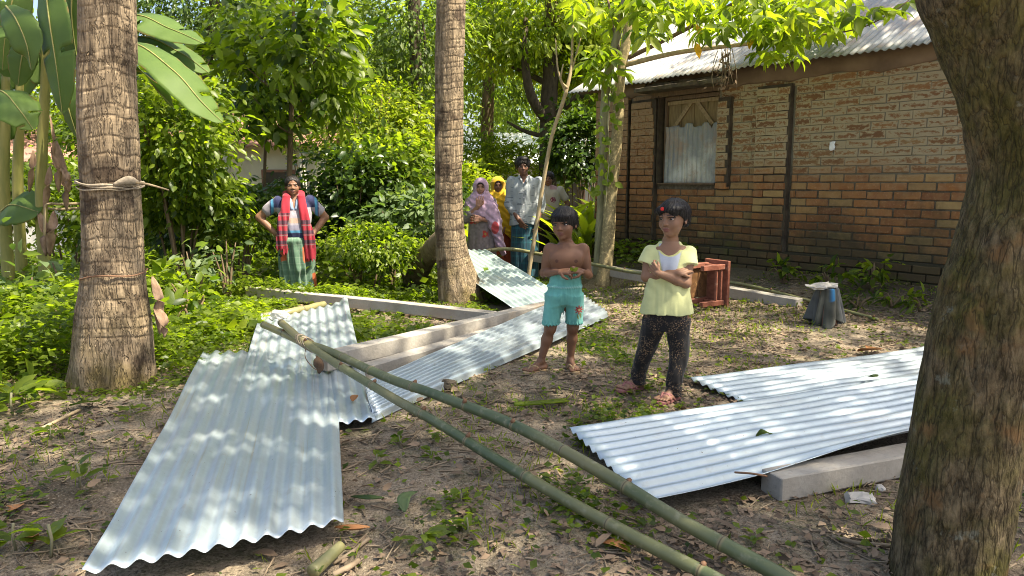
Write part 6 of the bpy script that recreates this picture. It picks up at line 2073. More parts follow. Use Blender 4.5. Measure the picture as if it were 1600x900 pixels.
def seedlings():
    pal = []
    for k in range(4):
        r = np.random.default_rng(60 + k)
        n = 9
        a = r.uniform(0, 6.28, n)
        D = np.stack([np.cos(a), np.sin(a), r.uniform(-.1, .5, n)], -1)
        P = np.stack([0 * a, 0 * a, r.uniform(.02, .07, n)], -1) + D * .012
        V, Fc, T = leaves(P, D, np.tile([0, 0, 1.0], (n, 1)) + .3 * r.normal(size=(n, 3)), r.uniform(.05, .10, n), 'l8', r.uniform(.3, .9, n), 1.1, r)
        pal.append((mesh('foliage', V, Fc, M[['leaf_mid', 'leaf_bright'][k % 2]], True, {'tint': T}), mesh('stem', *tube([(0, 0, 0), (.004, 0, .04), (0, .003, .075)], .0035, 5), M['bark_green'])))
    r = np.random.default_rng(2)
    items = [(125, 762, 1.35, 'leafy green sprig on the soil left of the big tin sheet'), (205, 655, .9, 'seedling on the soil between palm foot and big tin sheet'), (80, 688, .9, 'seedling on the soil at the left below the palm'),
             (80, 870, 1.5, 'weed clump in the lower left corner'), (25, 860, 1.3, 'weed at the very corner, lower left'), (20, 650, 1.7, 'bright weed clump at the left edge below the undergrowth'), (660, 858, .95, 'seedling in the soil below the cut leaf piece'),
             (730, 838, .9, 'seedling in the soil left of the nearer bamboo pole'), (625, 700, .8, 'seedling right of the big tin sheet'), (690, 690, .7, 'seedling left of the bamboo bend'), (905, 700, .5, 'tiny seedling by the corner of the right tin sheet'),
             (720, 790, .8, 'weed on the soil between cut leaf and bamboo'), (675, 720, .7, 'low weed between the big tin sheet and the bamboo'), (760, 705, .6, 'low weed between the two bamboo poles'), (590, 730, .8, 'low weed close to the edge of the big tin sheet'),
             (965, 860, .7, 'weed under the nearer bamboo pole'), (990, 620, .5, 'small weed between the feet of the girl'), (1180, 850, .5, 'small weed at the far end of the bamboo'), (200, 565, .9, 'small vine at the foot of the left palm'), (215, 545, .9, 'vine sprig climbing the left palm foot')]
    for k, (u, v, s, lab) in enumerate(items):
        p = gpt(u, v)
        E0 = empty('seedling', tuple(p), lab, 'weed', 'weeds on the yard soil', r.uniform(0, 6.28))
        E0.scale = (s, s, s)
        f, st = pal[k % 4]
        obj('foliage', f, E0); obj('stem', st, E0)
    # leafy weeds at the foot of the house, right
    for k, (u, v, d, lab) in enumerate(((1365, 420, 6.75, 'weed with hanging leaves against the house plinth'), (1395, 470, 6.4, 'fern like weed by the house near the mossy trunk'), (1300, 430, 6.9, 'small fern behind the rag'), (1440, 475, 6.2, 'weed close to the mossy trunk by the house'), (1225, 425, 7.4, 'weed patch by the plinth behind the stool'), (1340, 475, 6.5, 'low weed right of the rag'))):
        p = DP(u, v, d)
        z = float(gz(p[0], p[1]))
        bush('weed', lab, (p[0], p[1], max(z + .06, p[2])), (.17, .14, .11), 60, .10, 'lance' if k % 2 else 'l8', 1.3, 'leaf_mid', 880 + k, 9, 'weed', 'weeds along the house', .3, .2, .5, 3)
seedlings()
def rotz(a): return np.array([[math.cos(a), -math.sin(a), 0], [math.sin(a), math.cos(a), 0], [0, 0, 1]])
def rotx(a): return np.array([[1, 0, 0], [0, math.cos(a), -math.sin(a)], [0, math.sin(a), math.cos(a)]])
def roty(a): return np.array([[math.cos(a), 0, math.sin(a)], [0, 1, 0], [-math.sin(a), 0, math.cos(a)]])


class Head:
    """head of height H centred at c; yaw turns the face towards +x (viewer's right) when positive"""
    def __init__(self, c, H, yaw=0, pitch=0, roll=0, jaw=1.0, child=False):
        self.c, self.H = np.asarray(c, float), H
        self.R = rotz(yaw) @ roty(roll) @ rotx(pitch)
        self.child, self.jaw = child, jaw

    def w(self, p): return self.c + self.R @ (np.asarray(p, float) * self.H)
    def loc(self, V): return ((V - self.c) @ self.R) / self.H

    def build(self, f):
        H, R = self.H, self.R
        def E(p, r, k, op='u', RR=None): f.ell(self.w(p), np.asarray(r) * H, k * H, R if RR is None else R @ RR, op)
        ch = self.child
        E((0, .07, .13), (.37, .43, .37), .05)
        E((0, -.08, -.10), (.305 if ch else .29, .30, .32), .10)
        E((0, -.12, -.24), (.235 * self.jaw, .24, .22), .10)
        f.ell(self.w((0, -.27, -.40)), np.array([.10, .09, .075]) * H, .09 * H, R)
        for s in (-1, 1):
            E((s * .165, -.235, -.14), (.115, .10, .105), .10)
            E((s * .16, -.435, .005), (.088, .075, .050), .05, 's')
            E((s * .36, .06, -.04), (.040, .085, .135), .03, 'u', rotz(s * .35))
            E((s * .395, .02, -.03), (.030, .045, .080), .03, 's', rotz(s * .35))
            f.cap(self.w((s * .06, -.375, .085)), self.w((s * .22, -.325, .085)), .028 * H, .020 * H, .06 * H)
        f.cap(self.w((0, -.355, .03)), self.w((0, -.430, -.125)), .030 * H, .050 * H, .035 * H)
        for s in (-1, 1): f.ell(self.w((s * .050, -.395, -.140)), np.array([.038, .042, .032]) * H, .025 * H, R)
        E((0, -.362, -.262), (.105, .050, .026), .018)
        E((0, -.352, -.312), (.085, .050, .028), .018)
        E((0, -.420, -.286), (.095, .030, .006), .008, 's')

    def eyes(self, parent, origin, gaze=(0, -1, 0)):
        H = self.H
        g = self.R @ unit(np.asarray(gaze, float))
        for s in (-1, 1):
            c = self.w((s * .158, -.318, .002))
            a = np.linspace(0, np.pi, 13)[:, None]; b = np.linspace(0, 2 * np.pi, 20, endpoint=False)[None]
            D = np.stack([np.sin(a) * np.cos(b), np.sin(a) * np.sin(b), np.cos(a) + 0 * b], -1).reshape(-1, 3)
            V = (D * np.array([.070, .046, .028]) * H) @ self.R.T + c
            iris = np.clip(((D @ self.R.T) @ g - .52) / .16, 0, 1)
            obj('eye', mesh('eye', V, grid_faces(13, 20, True), M['eye'], True, {'iris': iris}), parent)

    def paint(self, V, col, lip=(.30, .10, .08), brow=True, beard=0.0):
        p = self.loc(V)
        x, y, z = np.abs(p[:, 0]), p[:, 1], p[:, 2]
        front = y < -.12
        inh = (np.abs(p) < .62).all(1)
        m = front & inh & (((p[:, 0] / .11) ** 2 + ((z + .285) / .058) ** 2) < 1)
        col[m] = lip
        if brow:
            zb = .108 - .25 * (x - .15) ** 2 * 4
            m = front & inh & (x > .06) & (x < .25) & (np.abs(z - zb) < .018)
            col[m] = col[m] * .25 + np.array([.010, .008, .007])
        m = front & inh & (x > .07) & (x < .25) & (np.abs(z - .052 + 1.6 * (x - .158) ** 2) < .016)
        col[m] = (.02, .014, .012)
        if beard:
            m = front & inh & (((z + .185) ** 2 / .035 ** 2 + (x / .14) ** 2) < 1) & (z > -.25)
            col[m] = col[m] * (1 - beard) + np.array([.012, .010, .009]) * beard
        e = inh & (((x - .158) / .10) ** 2 + ((z - .0) / .075) ** 2 < 1) & front
        col[e] = col[e] * .82  # eye sockets toned down, shade painted into the skin colour
        return col


def hair(parent, hd, cut, thick=.055, h=.004, seed=0, extra=None, ridge=.010, name='hair', low=-.25, mat='hair', strands=420, sw=.0009):
    f = Fig()
    H, R = hd.H, hd.R
    f.ell(hd.w((0, .07, .14)), np.array([.37 + thick, .43 + thick, .37 + thick]) * H, .03 * H, R)
    f.ell(hd.w((0, .20, -.05)), np.array([.33 + thick, .28 + thick, .30]) * H, .06 * H, R)
    if extra: extra(f, hd)
    for c, r in cut: f.ell(hd.w(c), np.asarray(r) * H, .02 * H, R, 's')
    def post(P, F):
        p = hd.loc(P)
        an = np.arctan2(p[:, 0] - .04, p[:, 1] - .12)
        rr = np.hypot(p[:, 0], p[:, 1])
        F = F + H * ridge * (np.sin(an * 34 + 3 * vnoise(p, 5, seed)) * .5 + .7 * vnoise(np.stack([an * 9, rr * 2, p[:, 2] * 1.2], -1), 1.0, seed + 1))
        F = np.maximum(F, (low + .05 * vnoise(np.stack([an * 14, 0 * an, 0 * an], -1), 1, 4) - p[:, 2]) * H)
        return F
    V, Fc = f.mesh(h, post)
    p = hd.loc(V)
    an = np.arctan2(p[:, 0] - .04, p[:, 1] - .12)
    o = obj(name, mesh(name, V, Fc, M[mat], True, {'strand': an * .9 + .05 * vnoise(p, 6, 2)}), parent)
    # loose strands along and below the cap
    r = np.random.default_rng(seed)
    N = np.zeros_like(V)
    fn = np.cross(V[Fc[:, 1]] - V[Fc[:, 0]], V[Fc[:, 3]] - V[Fc[:, 0]])
    for q in range(4): np.add.at(N, Fc[:, q], fn)
    N = unit(N)
    if ((V - V.mean(0)) * N).sum(1).mean() < 0: N = -N
    cand = np.nonzero((p[:, 2] > np.where(p[:, 1] < -.05, .24, low + .10)) & ((N * (V - hd.c)).sum(1) > 0))[0]
    pick = r.choice(cand, min(strands, len(cand)), replace=False)
    parts = []
    crown = hd.w((.04, .12, .5))
    for i in pick:
        d = V[i] - crown
        d = unit(d - N[i] * np.dot(d, N[i]) + hd.R @ np.array([0, 0, -.25]) * hd.H * .3 + r.normal(0, .012, 3))
        L = hd.H * r.uniform(.08, .20)
        base = V[i] - N[i] * .001
        p1 = base + d * L * .5 + N[i] * r.uniform(.0005, .005)
        p2 = base + d * L + N[i] * r.uniform(-.004, .005) + np.array([0, 0, -.18 * L])
        parts.append(tube([base, p1, p2], [sw, sw * .9, sw * .3], 4, None, False))
    V2, F2 = join(parts)
    an = np.repeat(r.random(len(parts)) * 6, len(V2) // len(parts))
    st = obj('loose_strands', mesh('loose_strands', V2, F2, M[mat], True, {'strand': an}), o)
    st['kind'] = 'stuff'
    return o


def hand(f, wrist, d, n, L, curl=(.5, .5, .6), side=1, spread=.12, thumb=.5, grip=None):
    """palm and five fingers; d wrist to knuckles, n the way the palm faces, side=+1 thumb along cross(d,n)"""
    d = unit(d); n = unit(np.asarray(n, float) - d * np.dot(n, d)); t = np.cross(d, n) * side
    w = np.asarray(wrist, float)
    pl = L * .50
    for q, r in ((-.30, .080), (-.10, .090), (.10, .090), (.30, .085)):
        f.cap(w + d * L * .05 + t * L * q * .55, w + d * pl + t * L * q * .78, L * r, L * r * .95, L * .05)
    for i, (q, ln) in enumerate(((.33, .42), (.115, .47), (-.105, .44), (-.315, .35))):
        base = w + d * pl * (.98 - .05 * (i == 3)) + t * L * q * .78
        ang = (q - .0) * spread * 2
        dd = unit(d + t * ang)
        c = 0
        segs = (.46, .30, .24)
        p = base
        rr = L * (.060, .062, .058, .050)[i]
        for k in range(3):
            c += curl[k] * (1 + .12 * (i - 1.5))
            v = dd * math.cos(c) + n * math.sin(c)
            p2 = p + v * L * ln * segs[k]
            f.cap(p, p2, rr, rr * .90, L * .018)
            p, rr = p2, rr * .90
    a = w + d * L * .14 + t * L * .20
    b = a + (d * .55 + t * (.55 + .3 * thumb) + n * .35 * (1 + thumb)) * L * .22
    c = b + (d * .8 + t * .15 + n * .5) * L * .17
    e = c + (d * .8 - t * .15 + n * .5) * L * .13
    f.chain([a, b, c, e], [L * .085, L * .072, L * .062, L * .050], L * .03)


def foot(f, ankle, dr, L, z0=.014, k=.012):
    """bare foot: heel, arch, ball and five toes; dr is where the toes point"""
    a = np.asarray(ankle, float)
    d = unit([dr[0], dr[1], 0]); s = np.array([-d[1], d[0], 0])
    hl = np.array([a[0], a[1], 0]) - d * L * .16
    f.cap(a, hl + [0, 0, z0 + L * .13], L * .125, L * .125, k)
    f.ell(hl + [0, 0, z0 + L * .11], (L * .13, L * .13, L * .12), k)
    ball = hl + d * L * .62
    f.cap(a + d * L * .02 - [0, 0, L * .05], ball + [0, 0, z0 + L * .10], L * .12, L * .085, k * 1.5)
    for q in (-1, 1):
        f.cap(hl + s * q * L * .05 + [0, 0, z0 + L * .08], ball + s * q * L * .12 + [0, 0, z0 + L * .075], L * .085, L * .085, k)
    for i, q in enumerate((-.16, -.085, -.01, .065, .135)):
        big = i == 0
        b0 = ball + s * L * q * 1.15 + d * L * .04
        e = ball + s * L * q * 1.3 + d * L * (.27 - .032 * i)
        r = L * (.060 if big else .042)
        f.cap(b0 + [0, 0, z0 + L * .07], e + [0, 0, z0 + r * .9], r, r * .95, L * .03)
    return hl, d, s


def sandal(parent, ankle, dr, L, mat, band=False):
    a = np.asarray(ankle, float)
    d = unit([dr[0], dr[1], 0]); s = np.array([-d[1], d[0], 0])
    hl = np.array([a[0], a[1], 0]) - d * L * .16
    o0 = empty('sandal', (0, 0, 0)); o0.parent = parent
    t = np.linspace(0, 1, 22)
    w = L * (.155 + .055 * sstep(.3, .75, t)) * np.clip(np.sin(np.pi * np.clip(t * .985 + .008, 0, 1)), 0, 1) ** .32
    cc = hl[None] + d * (L * (-.17 + 1.19 * t))[:, None]
    V, n = [], len(t)
    for z, g in ((.0, .94), (.002, 1.0), (.013, 1.0), (.015, .95)):
        V.append(np.concatenate([cc + s * (w * g)[:, None], (cc - s * (w * g)[:, None])[::-1]]) + [0, 0, z])
    m = 2 * n
    Fc = [[k * m + i, k * m + (i + 1) % m, (k + 1) * m + (i + 1) % m, (k + 1) * m + i] for k in range(3) for i in range(m)]
    Fc += [[3 * m + i, 3 * m + i + 1, 3 * m + m - 2 - i, 3 * m + m - 1 - i] for i in range(n - 1)]
    Fc += [[m - 1 - i, m - 2 - i, i + 1, i] for i in range(n - 1)]
    obj('sole', mesh('sole', np.concatenate(V), Fc, M[mat], False), o0)
    ball = hl + d * L * .62
    post = ball + d * L * .10 - s * L * .075 + [0, 0, .016]
    for q in (-1, 1):
        e = hl + d * L * .30 + s * q * L * .185 + [0, 0, .012]
        m1 = post * .5 + e * .5 + s * q * L * .02 + [0, 0, L * .19]
        obj('strap', mesh('strap', *tube([post, post + [0, 0, L * .08], m1, e], [L * .018, L * .03, L * .042, L * .03], 8, 16), M[mat]), o0)
    if band:
        pts = [ball - d * L * .08 + s * L * q * .21 + [0, 0, .014 + L * .20 * (1 - (q) ** 2)] for q in np.linspace(-1, 1, 9)]
        obj('strap', mesh('strap', *tube(pts, L * .045, 8), M[mat]), o0)


def person_root(label, u, v, d, scale=1.0, top=None):
    """stands at distance d under pixel u; top: height the figure was designed with, matched to the head pixel v"""
    p = DP(u, v, d)
    z = float(gz(p[0], p[1], False))
    s = scale if top is None else (p[2] - z) / top
    E0 = empty('person', (p[0], p[1], z), label, 'person', None, -math.atan2(p[0], p[1]))
    E0.scale = (s, s, s)
    return E0


def body(parent, f, h, skin, paint=None, name='body'):
    V, Fc = f.mesh(h)
    col = np.tile(np.asarray(skin, float), (len(V), 1))
    col *= (1 + .10 * fbm(V, 14, 3, 3))[:, None]
    if paint: col = paint(V, col)
    return obj(name, mesh(name, V, Fc, M['skin'], True, {'col': np.clip(col, 0, 1)}), parent)


def garment(parent, f, h, paint, name, post=None, mat='cloth_col'):
    V, Fc = f.mesh(h, post)
    col = paint(V) if callable(paint) else np.tile(np.asarray(paint, float), (len(V), 1))
    return obj(name, mesh(name, V, Fc, M[mat], True, {'col': np.clip(col, 0, 1)}), parent)


def folds(P, amp, freq=22, seed=0, vert=6):
    """hanging folds: fast round the figure, slow along the height"""
    an = np.arctan2(P[:, 1], P[:, 0])
    q = np.stack([np.cos(an) * freq * .12 + P[:, 0] * freq, P[:, 1] * freq, P[:, 2] * vert], -1)
    return amp * (vnoise(q, 1.0, seed) + .5 * vnoise(q, 2.1, seed + 5))


# ------------------------------------------------------------------ the boy in teal shorts
def make_boy():
    E0 = person_root('shirtless boy in teal shorts with a red flower, standing with his hands together', 880, 590, 4.49, 1.0)
    E0.location.z = float(gz(E0.location.x, E0.location.y)) + .004
    skin = (.178, .086, .047)
    hd = Head((-.004, -.015, .930), .192, yaw=-.38, pitch=.06, roll=-.05, child=True)
    f = Fig()
    hd.build(f)
    f.chain([(.012, .012, .775), (.004, .0, .86)], [.044, .034], .03)
    f.prof([(.455, .0, .0, .086, .066), (.48, .0, .0, .094, .074), (.54, .004, .0, .094, .072), (.60, .008, -.006, .088, .070), (.66, .010, -.004, .092, .070), (.72, .012, .0, .103, .072), (.765, .012, .004, .098, .060), (.80, .012, .008, .060, .044), (.815, .012, .01, .035, .03)], .03)
    for s in (-1, 1):
        f.ell((.012 + s * .046, -.046, .722), (.046, .024, .034), .05)
        f.cap((.012 + s * .02, -.030, .792), (.012 + s * .10, -.006, .792), .010, .012, .02)
    SL, SR = np.array([-.090, .006, .768]), np.array([.114, .006, .768])
    EL, ER = np.array([-.128, .012, .622]), np.array([.150, .012, .612])
    WL, WR_ = np.array([-.030, -.112, .648]), np.array([.108, -.102, .650])
    for S_, E_, W_ in ((SL, EL, WL), (SR, ER, WR_)):
        f.ell(S_, (.038, .036, .040), .03)
        f.cap(S_, E_, .030, .0225, .02)
        f.ell((S_ * .55 + E_ * .45) + [0, -.008, 0], (.030, .030, .055), .02)
        m = E_ * .7 + W_ * .3
        f.chain([E_, m, W_], [.0225, .0235, .0160], .012)
    hand(f, WL, (.95, -.28, .10), (.10, .30, -.8), .115, (.75, .85, .7), -1, .10, .6)
    hand(f, WR_, (-.92, -.30, .22), (-.10, .35, -.75), .115, (.70, .85, .7), 1, .10, .6)
    legs = (((-.048, .005, .43), (-.083, -.006, .285), (-.140, .012, .072), (-.74, -.62)), ((.056, .01, .43), (.056, .03, .285), (.045, .072, .072), (.30, -.95)))
    for hp, kn, an, td in legs:
        hp, kn, an = map(np.array, (hp, kn, an))
        f.cap(hp, kn, .054, .033, .03)
        f.ell(kn + [0, -.012, .0], (.030, .026, .034), .02)
        m = kn * .62 + an * .38 + np.array([0, .010, 0])
        f.chain([kn, m, an], [.032, .0325, .0200], .02)
        foot(f, an, td, .158)
    def paint(V, col):
        # only the head is near its features
        hd.paint(V, col, (.165, .062, .046))
        for s in (-1, 1):
            c = np.array([.012 + s * .058, -.078, .708])
            m = (np.linalg.norm((V - c) * [1, .6, 1], axis=1) < .011)
            col[m] = (.085, .036, .026)
        m = np.linalg.norm((V - np.array([.008, -.074, .638])) * [1.3, .5, 1], axis=1) < .007
        col[m] *= .4
        return col
    body(E0, f, .0036, skin, paint)
    hd.eyes(E0, None, (-.25, -1, -.05))
    hair(E0, hd, [((0, -.50, -.26), (.34, .36, .38)), ((0, -.20, -.52), (.60, .34, .34))], .050, .0036, 3, lambda f, hd: f.ell(hd.w((0, -.20, .25)), np.array([.31, .25, .15]) * hd.H, .06 * hd.H, hd.R), .012, low=-.17)
    # shorts
    g = Fig()
    g.prof([(.445, .006, .0, .094, .074), (.47, .006, .0, .104, .082), (.50, .006, .0, .109, .087), (.545, .006, .0, .106, .086), (.60, .008, 0, .099, .082), (.645, .008, -.003, .092, .075)], .01)
    g.prof([(.300, -.078, -.004, .056, .062), (.35, -.073, -.002, .056, .064), (.42, -.060, 0, .059, .074), (.49, -.044, 0, .066, .084)], .035)
    g.prof([(.300, .066, .024, .056, .062), (.35, .066, .018, .056, .064), (.42, .066, .008, .060, .074), (.49, .052, 0, .066, .084)], .035)
    def post(P, F):
        F = F - folds(P, .0055, 20, 5, 4) * sstep(.64, .55, P[:, 2])
        an = np.arctan2(P[:, 1], P[:, 0])
        F = F - .006 * np.exp(-((P[:, 2] - .548 - .003 * np.sin(an * 40)) / .007) ** 2)              # frill under the waist band
        loc = np.where(P[:, 0] < 0, np.arctan2(P[:, 1], P[:, 0] + .078), np.arctan2(P[:, 1] - .024, P[:, 0] - .062))
        hem = .306 + .006 * np.sin(loc * 18)
        F = F - .004 * np.sin(loc * 18) * sstep(.34, .312, P[:, 2])
        F = F - .0025 * np.sin(an * 46) * sstep(.595, .64, P[:, 2])
        return np.maximum(F, hem - P[:, 2])
    def col(V):
        c = np.tile(np.array([.150, .430, .375]), (len(V), 1))
        c *= (1 + .10 * fbm(V, 30, 3, 2))[:, None]
        c[(np.abs(V[:, 2] - .548) < .006)] = (.24, .50, .45)
        px, pz = V[:, 0] - .092, V[:, 2] - .408
        r_, a_ = np.hypot(px, pz), np.arctan2(pz, px)
        fr_ = (V[:, 1] < .02)
        pet = fr_ & (r_ < .021 + .009 * np.cos(a_ * 8)) & (r_ > .008)
        c[fr_ & (np.hypot((px - .002) * 1.6, pz + .040) < .022) & (np.abs(px + .3 * (pz + .04)) > .004)] = (.16, .22, .06)
        c[pet] = (.40, .035, .030)
        c[fr_ & (r_ < .008)] = (.50, .40, .18)
        return c
    garment(E0, g, .0036, col, 'shorts', post)
    for hp, kn, an, td in legs: sandal(E0, an, td, .158, 'sandal_tan')
    # the green bit between his fingers
    k = unit(WR_ - WL)
    c = (WL + WR_) / 2 + np.array([.012, -.062, .010])
    V, Fc, T = leaves(np.array([c, c]), np.array([[.8, -.2, .6], [-.5, -.3, .8]]), np.array([[0, -1, .3], [0, -1, .2]]), np.array([.04, .032]), 'l8', np.array([.6, .4]), 1.6)
    lf = obj('leaf_bit', mesh('leaf_bit', V, Fc, M['leaf_lime'], True, {'tint': T}))
    lf.matrix_world = Matrix.LocRotScale(E0.location, E0.rotation_euler, E0.scale)
    tag(lf, 'small green leaf bit held between the fingers of the boy', 'leaf')
make_boy()


# ------------------------------------------------------------------ the girl with folded arms
def make_girl():
    E0 = person_root('girl with folded arms in a pale yellow shirt and black flowered trousers', 1037, 632, 4.0, 1.0)
    E0.location.z = float(gz(E0.location.x, E0.location.y)) + .004
    skin = (.240, .128, .074)
    hd = Head((.020, -.012, .992), .196, yaw=-.58, pitch=.05, roll=-.03, jaw=.92, child=True)
    f = Fig()
    hd.build(f)
    f.chain([(.008, .014, .84), (.014, .004, .94)], [.044, .033], .03)
    f.prof([(.40, .0, .0, .10, .075), (.52, .0, .0, .10, .078), (.64, .0, 0, .09, .07), (.75, .003, 0, .10, .07), (.82, .005, .006, .100, .056), (.855, .006, .01, .055, .042), (.868, .006, .012, .03, .03)], .03)
    SL, SR = np.array([-.096, .006, .806]), np.array([.110, .006, .806])
    EL, ER = np.array([-.116, -.030, .672]), np.array([.098, -.052, .646])
    WL, WR_ = np.array([.056, -.092, .705]), np.array([-.052, -.128, .706])
    for S_, E_, W_ in ((SL, EL, WL), (SR, ER, WR_)):
        f.cap(S_, E_, .035, .0265, .02)
        m = E_ * .68 + W_ * .32
        f.chain([E_, m, W_], [.0265, .0275, .0185], .012)
    hand(f, WR_, (-.62, .34, .62), (.40, .9, .15), .098, (.75, .85, .6), -1, .03, .0)
    hand(f, WL, (.62, .62, .30), (.0, .6, -.6), .108, (.35, .45, .45), -1, .05, .1)
    legs = (((-.055, .0, .44), (-.105, .03, .25), (-.150, .095, .072), (-.80, -.60)), ((.060, .0, .44), (.074, -.03, .25), (.052, -.075, .072), (-.62, -.78)))
    for hp, kn, an, td in legs:
        hp, kn, an = map(np.array, (hp, kn, an))
        f.chain([hp, kn, an], [.065, .042, .026], .02)
        foot(f, an, td, .165)
    body(E0, f, .0036, skin, lambda V, c: hd.paint(V, c, (.225, .085, .064)))
    hd.eyes(E0, None, (-.30, -1, .0))
    hr = hair(E0, hd, [((.0, -.50, -.22), (.355, .36, .44)), ((.30, -.22, -.20), (.14, .26, .30)), ((-.33, -.22, -.20), (.14, .24, .30)), ((0, -.22, -.60), (.6, .34, .34))], .050, .0036, 5,
              lambda f, hd: (f.ell(hd.w((.20, -.16, .26)), np.array([.22, .26, .14]) * hd.H, .06 * hd.H, hd.R), f.ell(hd.w((-.18, -.18, .24)), np.array([.20, .24, .13]) * hd.H, .05 * hd.H, hd.R)), .014, low=-.24)
    c = hd.w((-.06, -.43, .29))
    V, Fc = rough_box((.017, .012, .017), 2, .003, .0008, 2)
    obj('hair_clip', mesh('hair_clip', V + c, Fc, M['plastic_red'], False), hr)
    # shirt
    g = Fig()
    g.prof([(.468, .002, .0, .142, .106), (.52, .002, .0, .135, .100), (.60, .002, .0, .122, .090), (.68, .002, -.002, .115, .083), (.75, .003, 0, .116, .080), (.80, .005, .004, .110, .067), (.835, .006, .008, .080, .052), (.866, .006, .011, .056, .043)], .02)
    for S_, E_ in ((SL, EL), (SR, ER)):
        e = S_ * .58 + E_ * .42 + np.array([-.010 if S_[0] < 0 else .010, 0, 0])
        g.cap(S_ + [0, 0, -.002], S_ * .4 + E_ * .6 + np.array([-.012 if S_[0] < 0 else .012, 0, 0]), .041, .056, .02, cut=.068)
    g.ell((.010, -.062, .872), (.068, .060, .072), .012, None, 's')
    g.ell((.010, .0, .90), (.062, .052, .045), .012, None, 's')
    def post(P, F):
        F = F - folds(P, .0075, 15, 8, 4) * sstep(.84, .60, P[:, 2]) - .004 * np.sin((P[:, 2] * 60 + P[:, 0] * 70)) * np.exp(-((P[:, 2] - .64) / .05) ** 2)
        F = F - .006 * vnoise(P, 12, 3) * sstep(.60, .70, P[:, 2]) * (P[:, 1] < 0)
        return np.maximum(F, .470 + .004 * np.sin(P[:, 0] * 60) - P[:, 2])
    def col(V):
        c = np.tile(np.array([.62, .63, .30]), (len(V), 1))
        c *= (1 + .07 * fbm(V, 18, 3, 2))[:, None]
        x = V[:, 0] - .008
        w = np.interp(V[:, 2], [.66, .74, .86], [.030, .050, .074])
        m = (V[:, 1] < -.02) & (np.abs(x) < w) & (V[:, 2] > .685)
        c[m] = (.47, .51, .58)
        c[m & (np.abs(np.abs(x) - w * .97) < .005)] = (.50, .52, .30)
        nk = (np.abs(np.sqrt((x / .068) ** 2 + ((V[:, 2] - .872) / .072) ** 2) - 1.06) < .10) & (V[:, 1] < .0) & (V[:, 2] < .872)
        c[nk] = (.64, .62, .24)
        st = V[:, 2] < .56
        c[st] *= (1 - .10 * np.clip(fbm(V[st], 9, 3, 7), 0, 1))[:, None]
        return c
    garment(E0, g, .0036, col, 'shirt', post)
    # trousers
    t = Fig()
    t.prof([(.38, .0, .0, .118, .088), (.44, .0, .0, .122, .092), (.52, 0, 0, .115, .088)], .02)
    for (hp, kn, an, td), hem in zip(legs, ((-.150, .095, .034), (.052, -.075, .030))):
        hp, kn, an, hem = map(np.array, (hp, kn, an, hem))
        t.prof([(hem[2], hem[0], hem[1] + .004, .043, .045), (.12, an[0] * .85 + kn[0] * .15, an[1] * .8 + kn[1] * .2, .046, .049), (.25, kn[0], kn[1], .053, .057), (.36, hp[0] * .6 + kn[0] * .4, (hp[1] + kn[1]) / 2, .062, .072), (.44, hp[0], hp[1], .07, .085)], .02)
    garment(E0, t, .0042, (.02, .02, .02), 'trousers', lambda P, F: F - folds(P, .005, 18, 3, 9) - .003 * np.sin(P[:, 2] * 160 + P[:, 0] * 40) * sstep(.14, .05, P[:, 2]), 'floral_black')
    for hp, kn, an, td in legs: sandal(E0, an, td, .168, 'sandal_pink', True)
make_girl()


# ------------------------------------------------------------------ the adults behind
def plaid(V, base, lines, sx=.05, sz=.05, w=.14):
    c = np.tile(np.asarray(base, float), (len(V), 1))
    an = np.arctan2(V[:, 1], V[:, 0]) * .16
    for k, (colr, per, ph, axis, wd) in enumerate(lines):
        q = an if axis == 'v' else V[:, 2]
        m = np.abs(((q / per + ph) % 1) - .5) < wd
        c[m] = c[m] * .72 + np.asarray(colr) * .28
    return c


def limbs(f, pts, rs): f.chain([np.asarray(p, float) for p in pts], rs, .015)


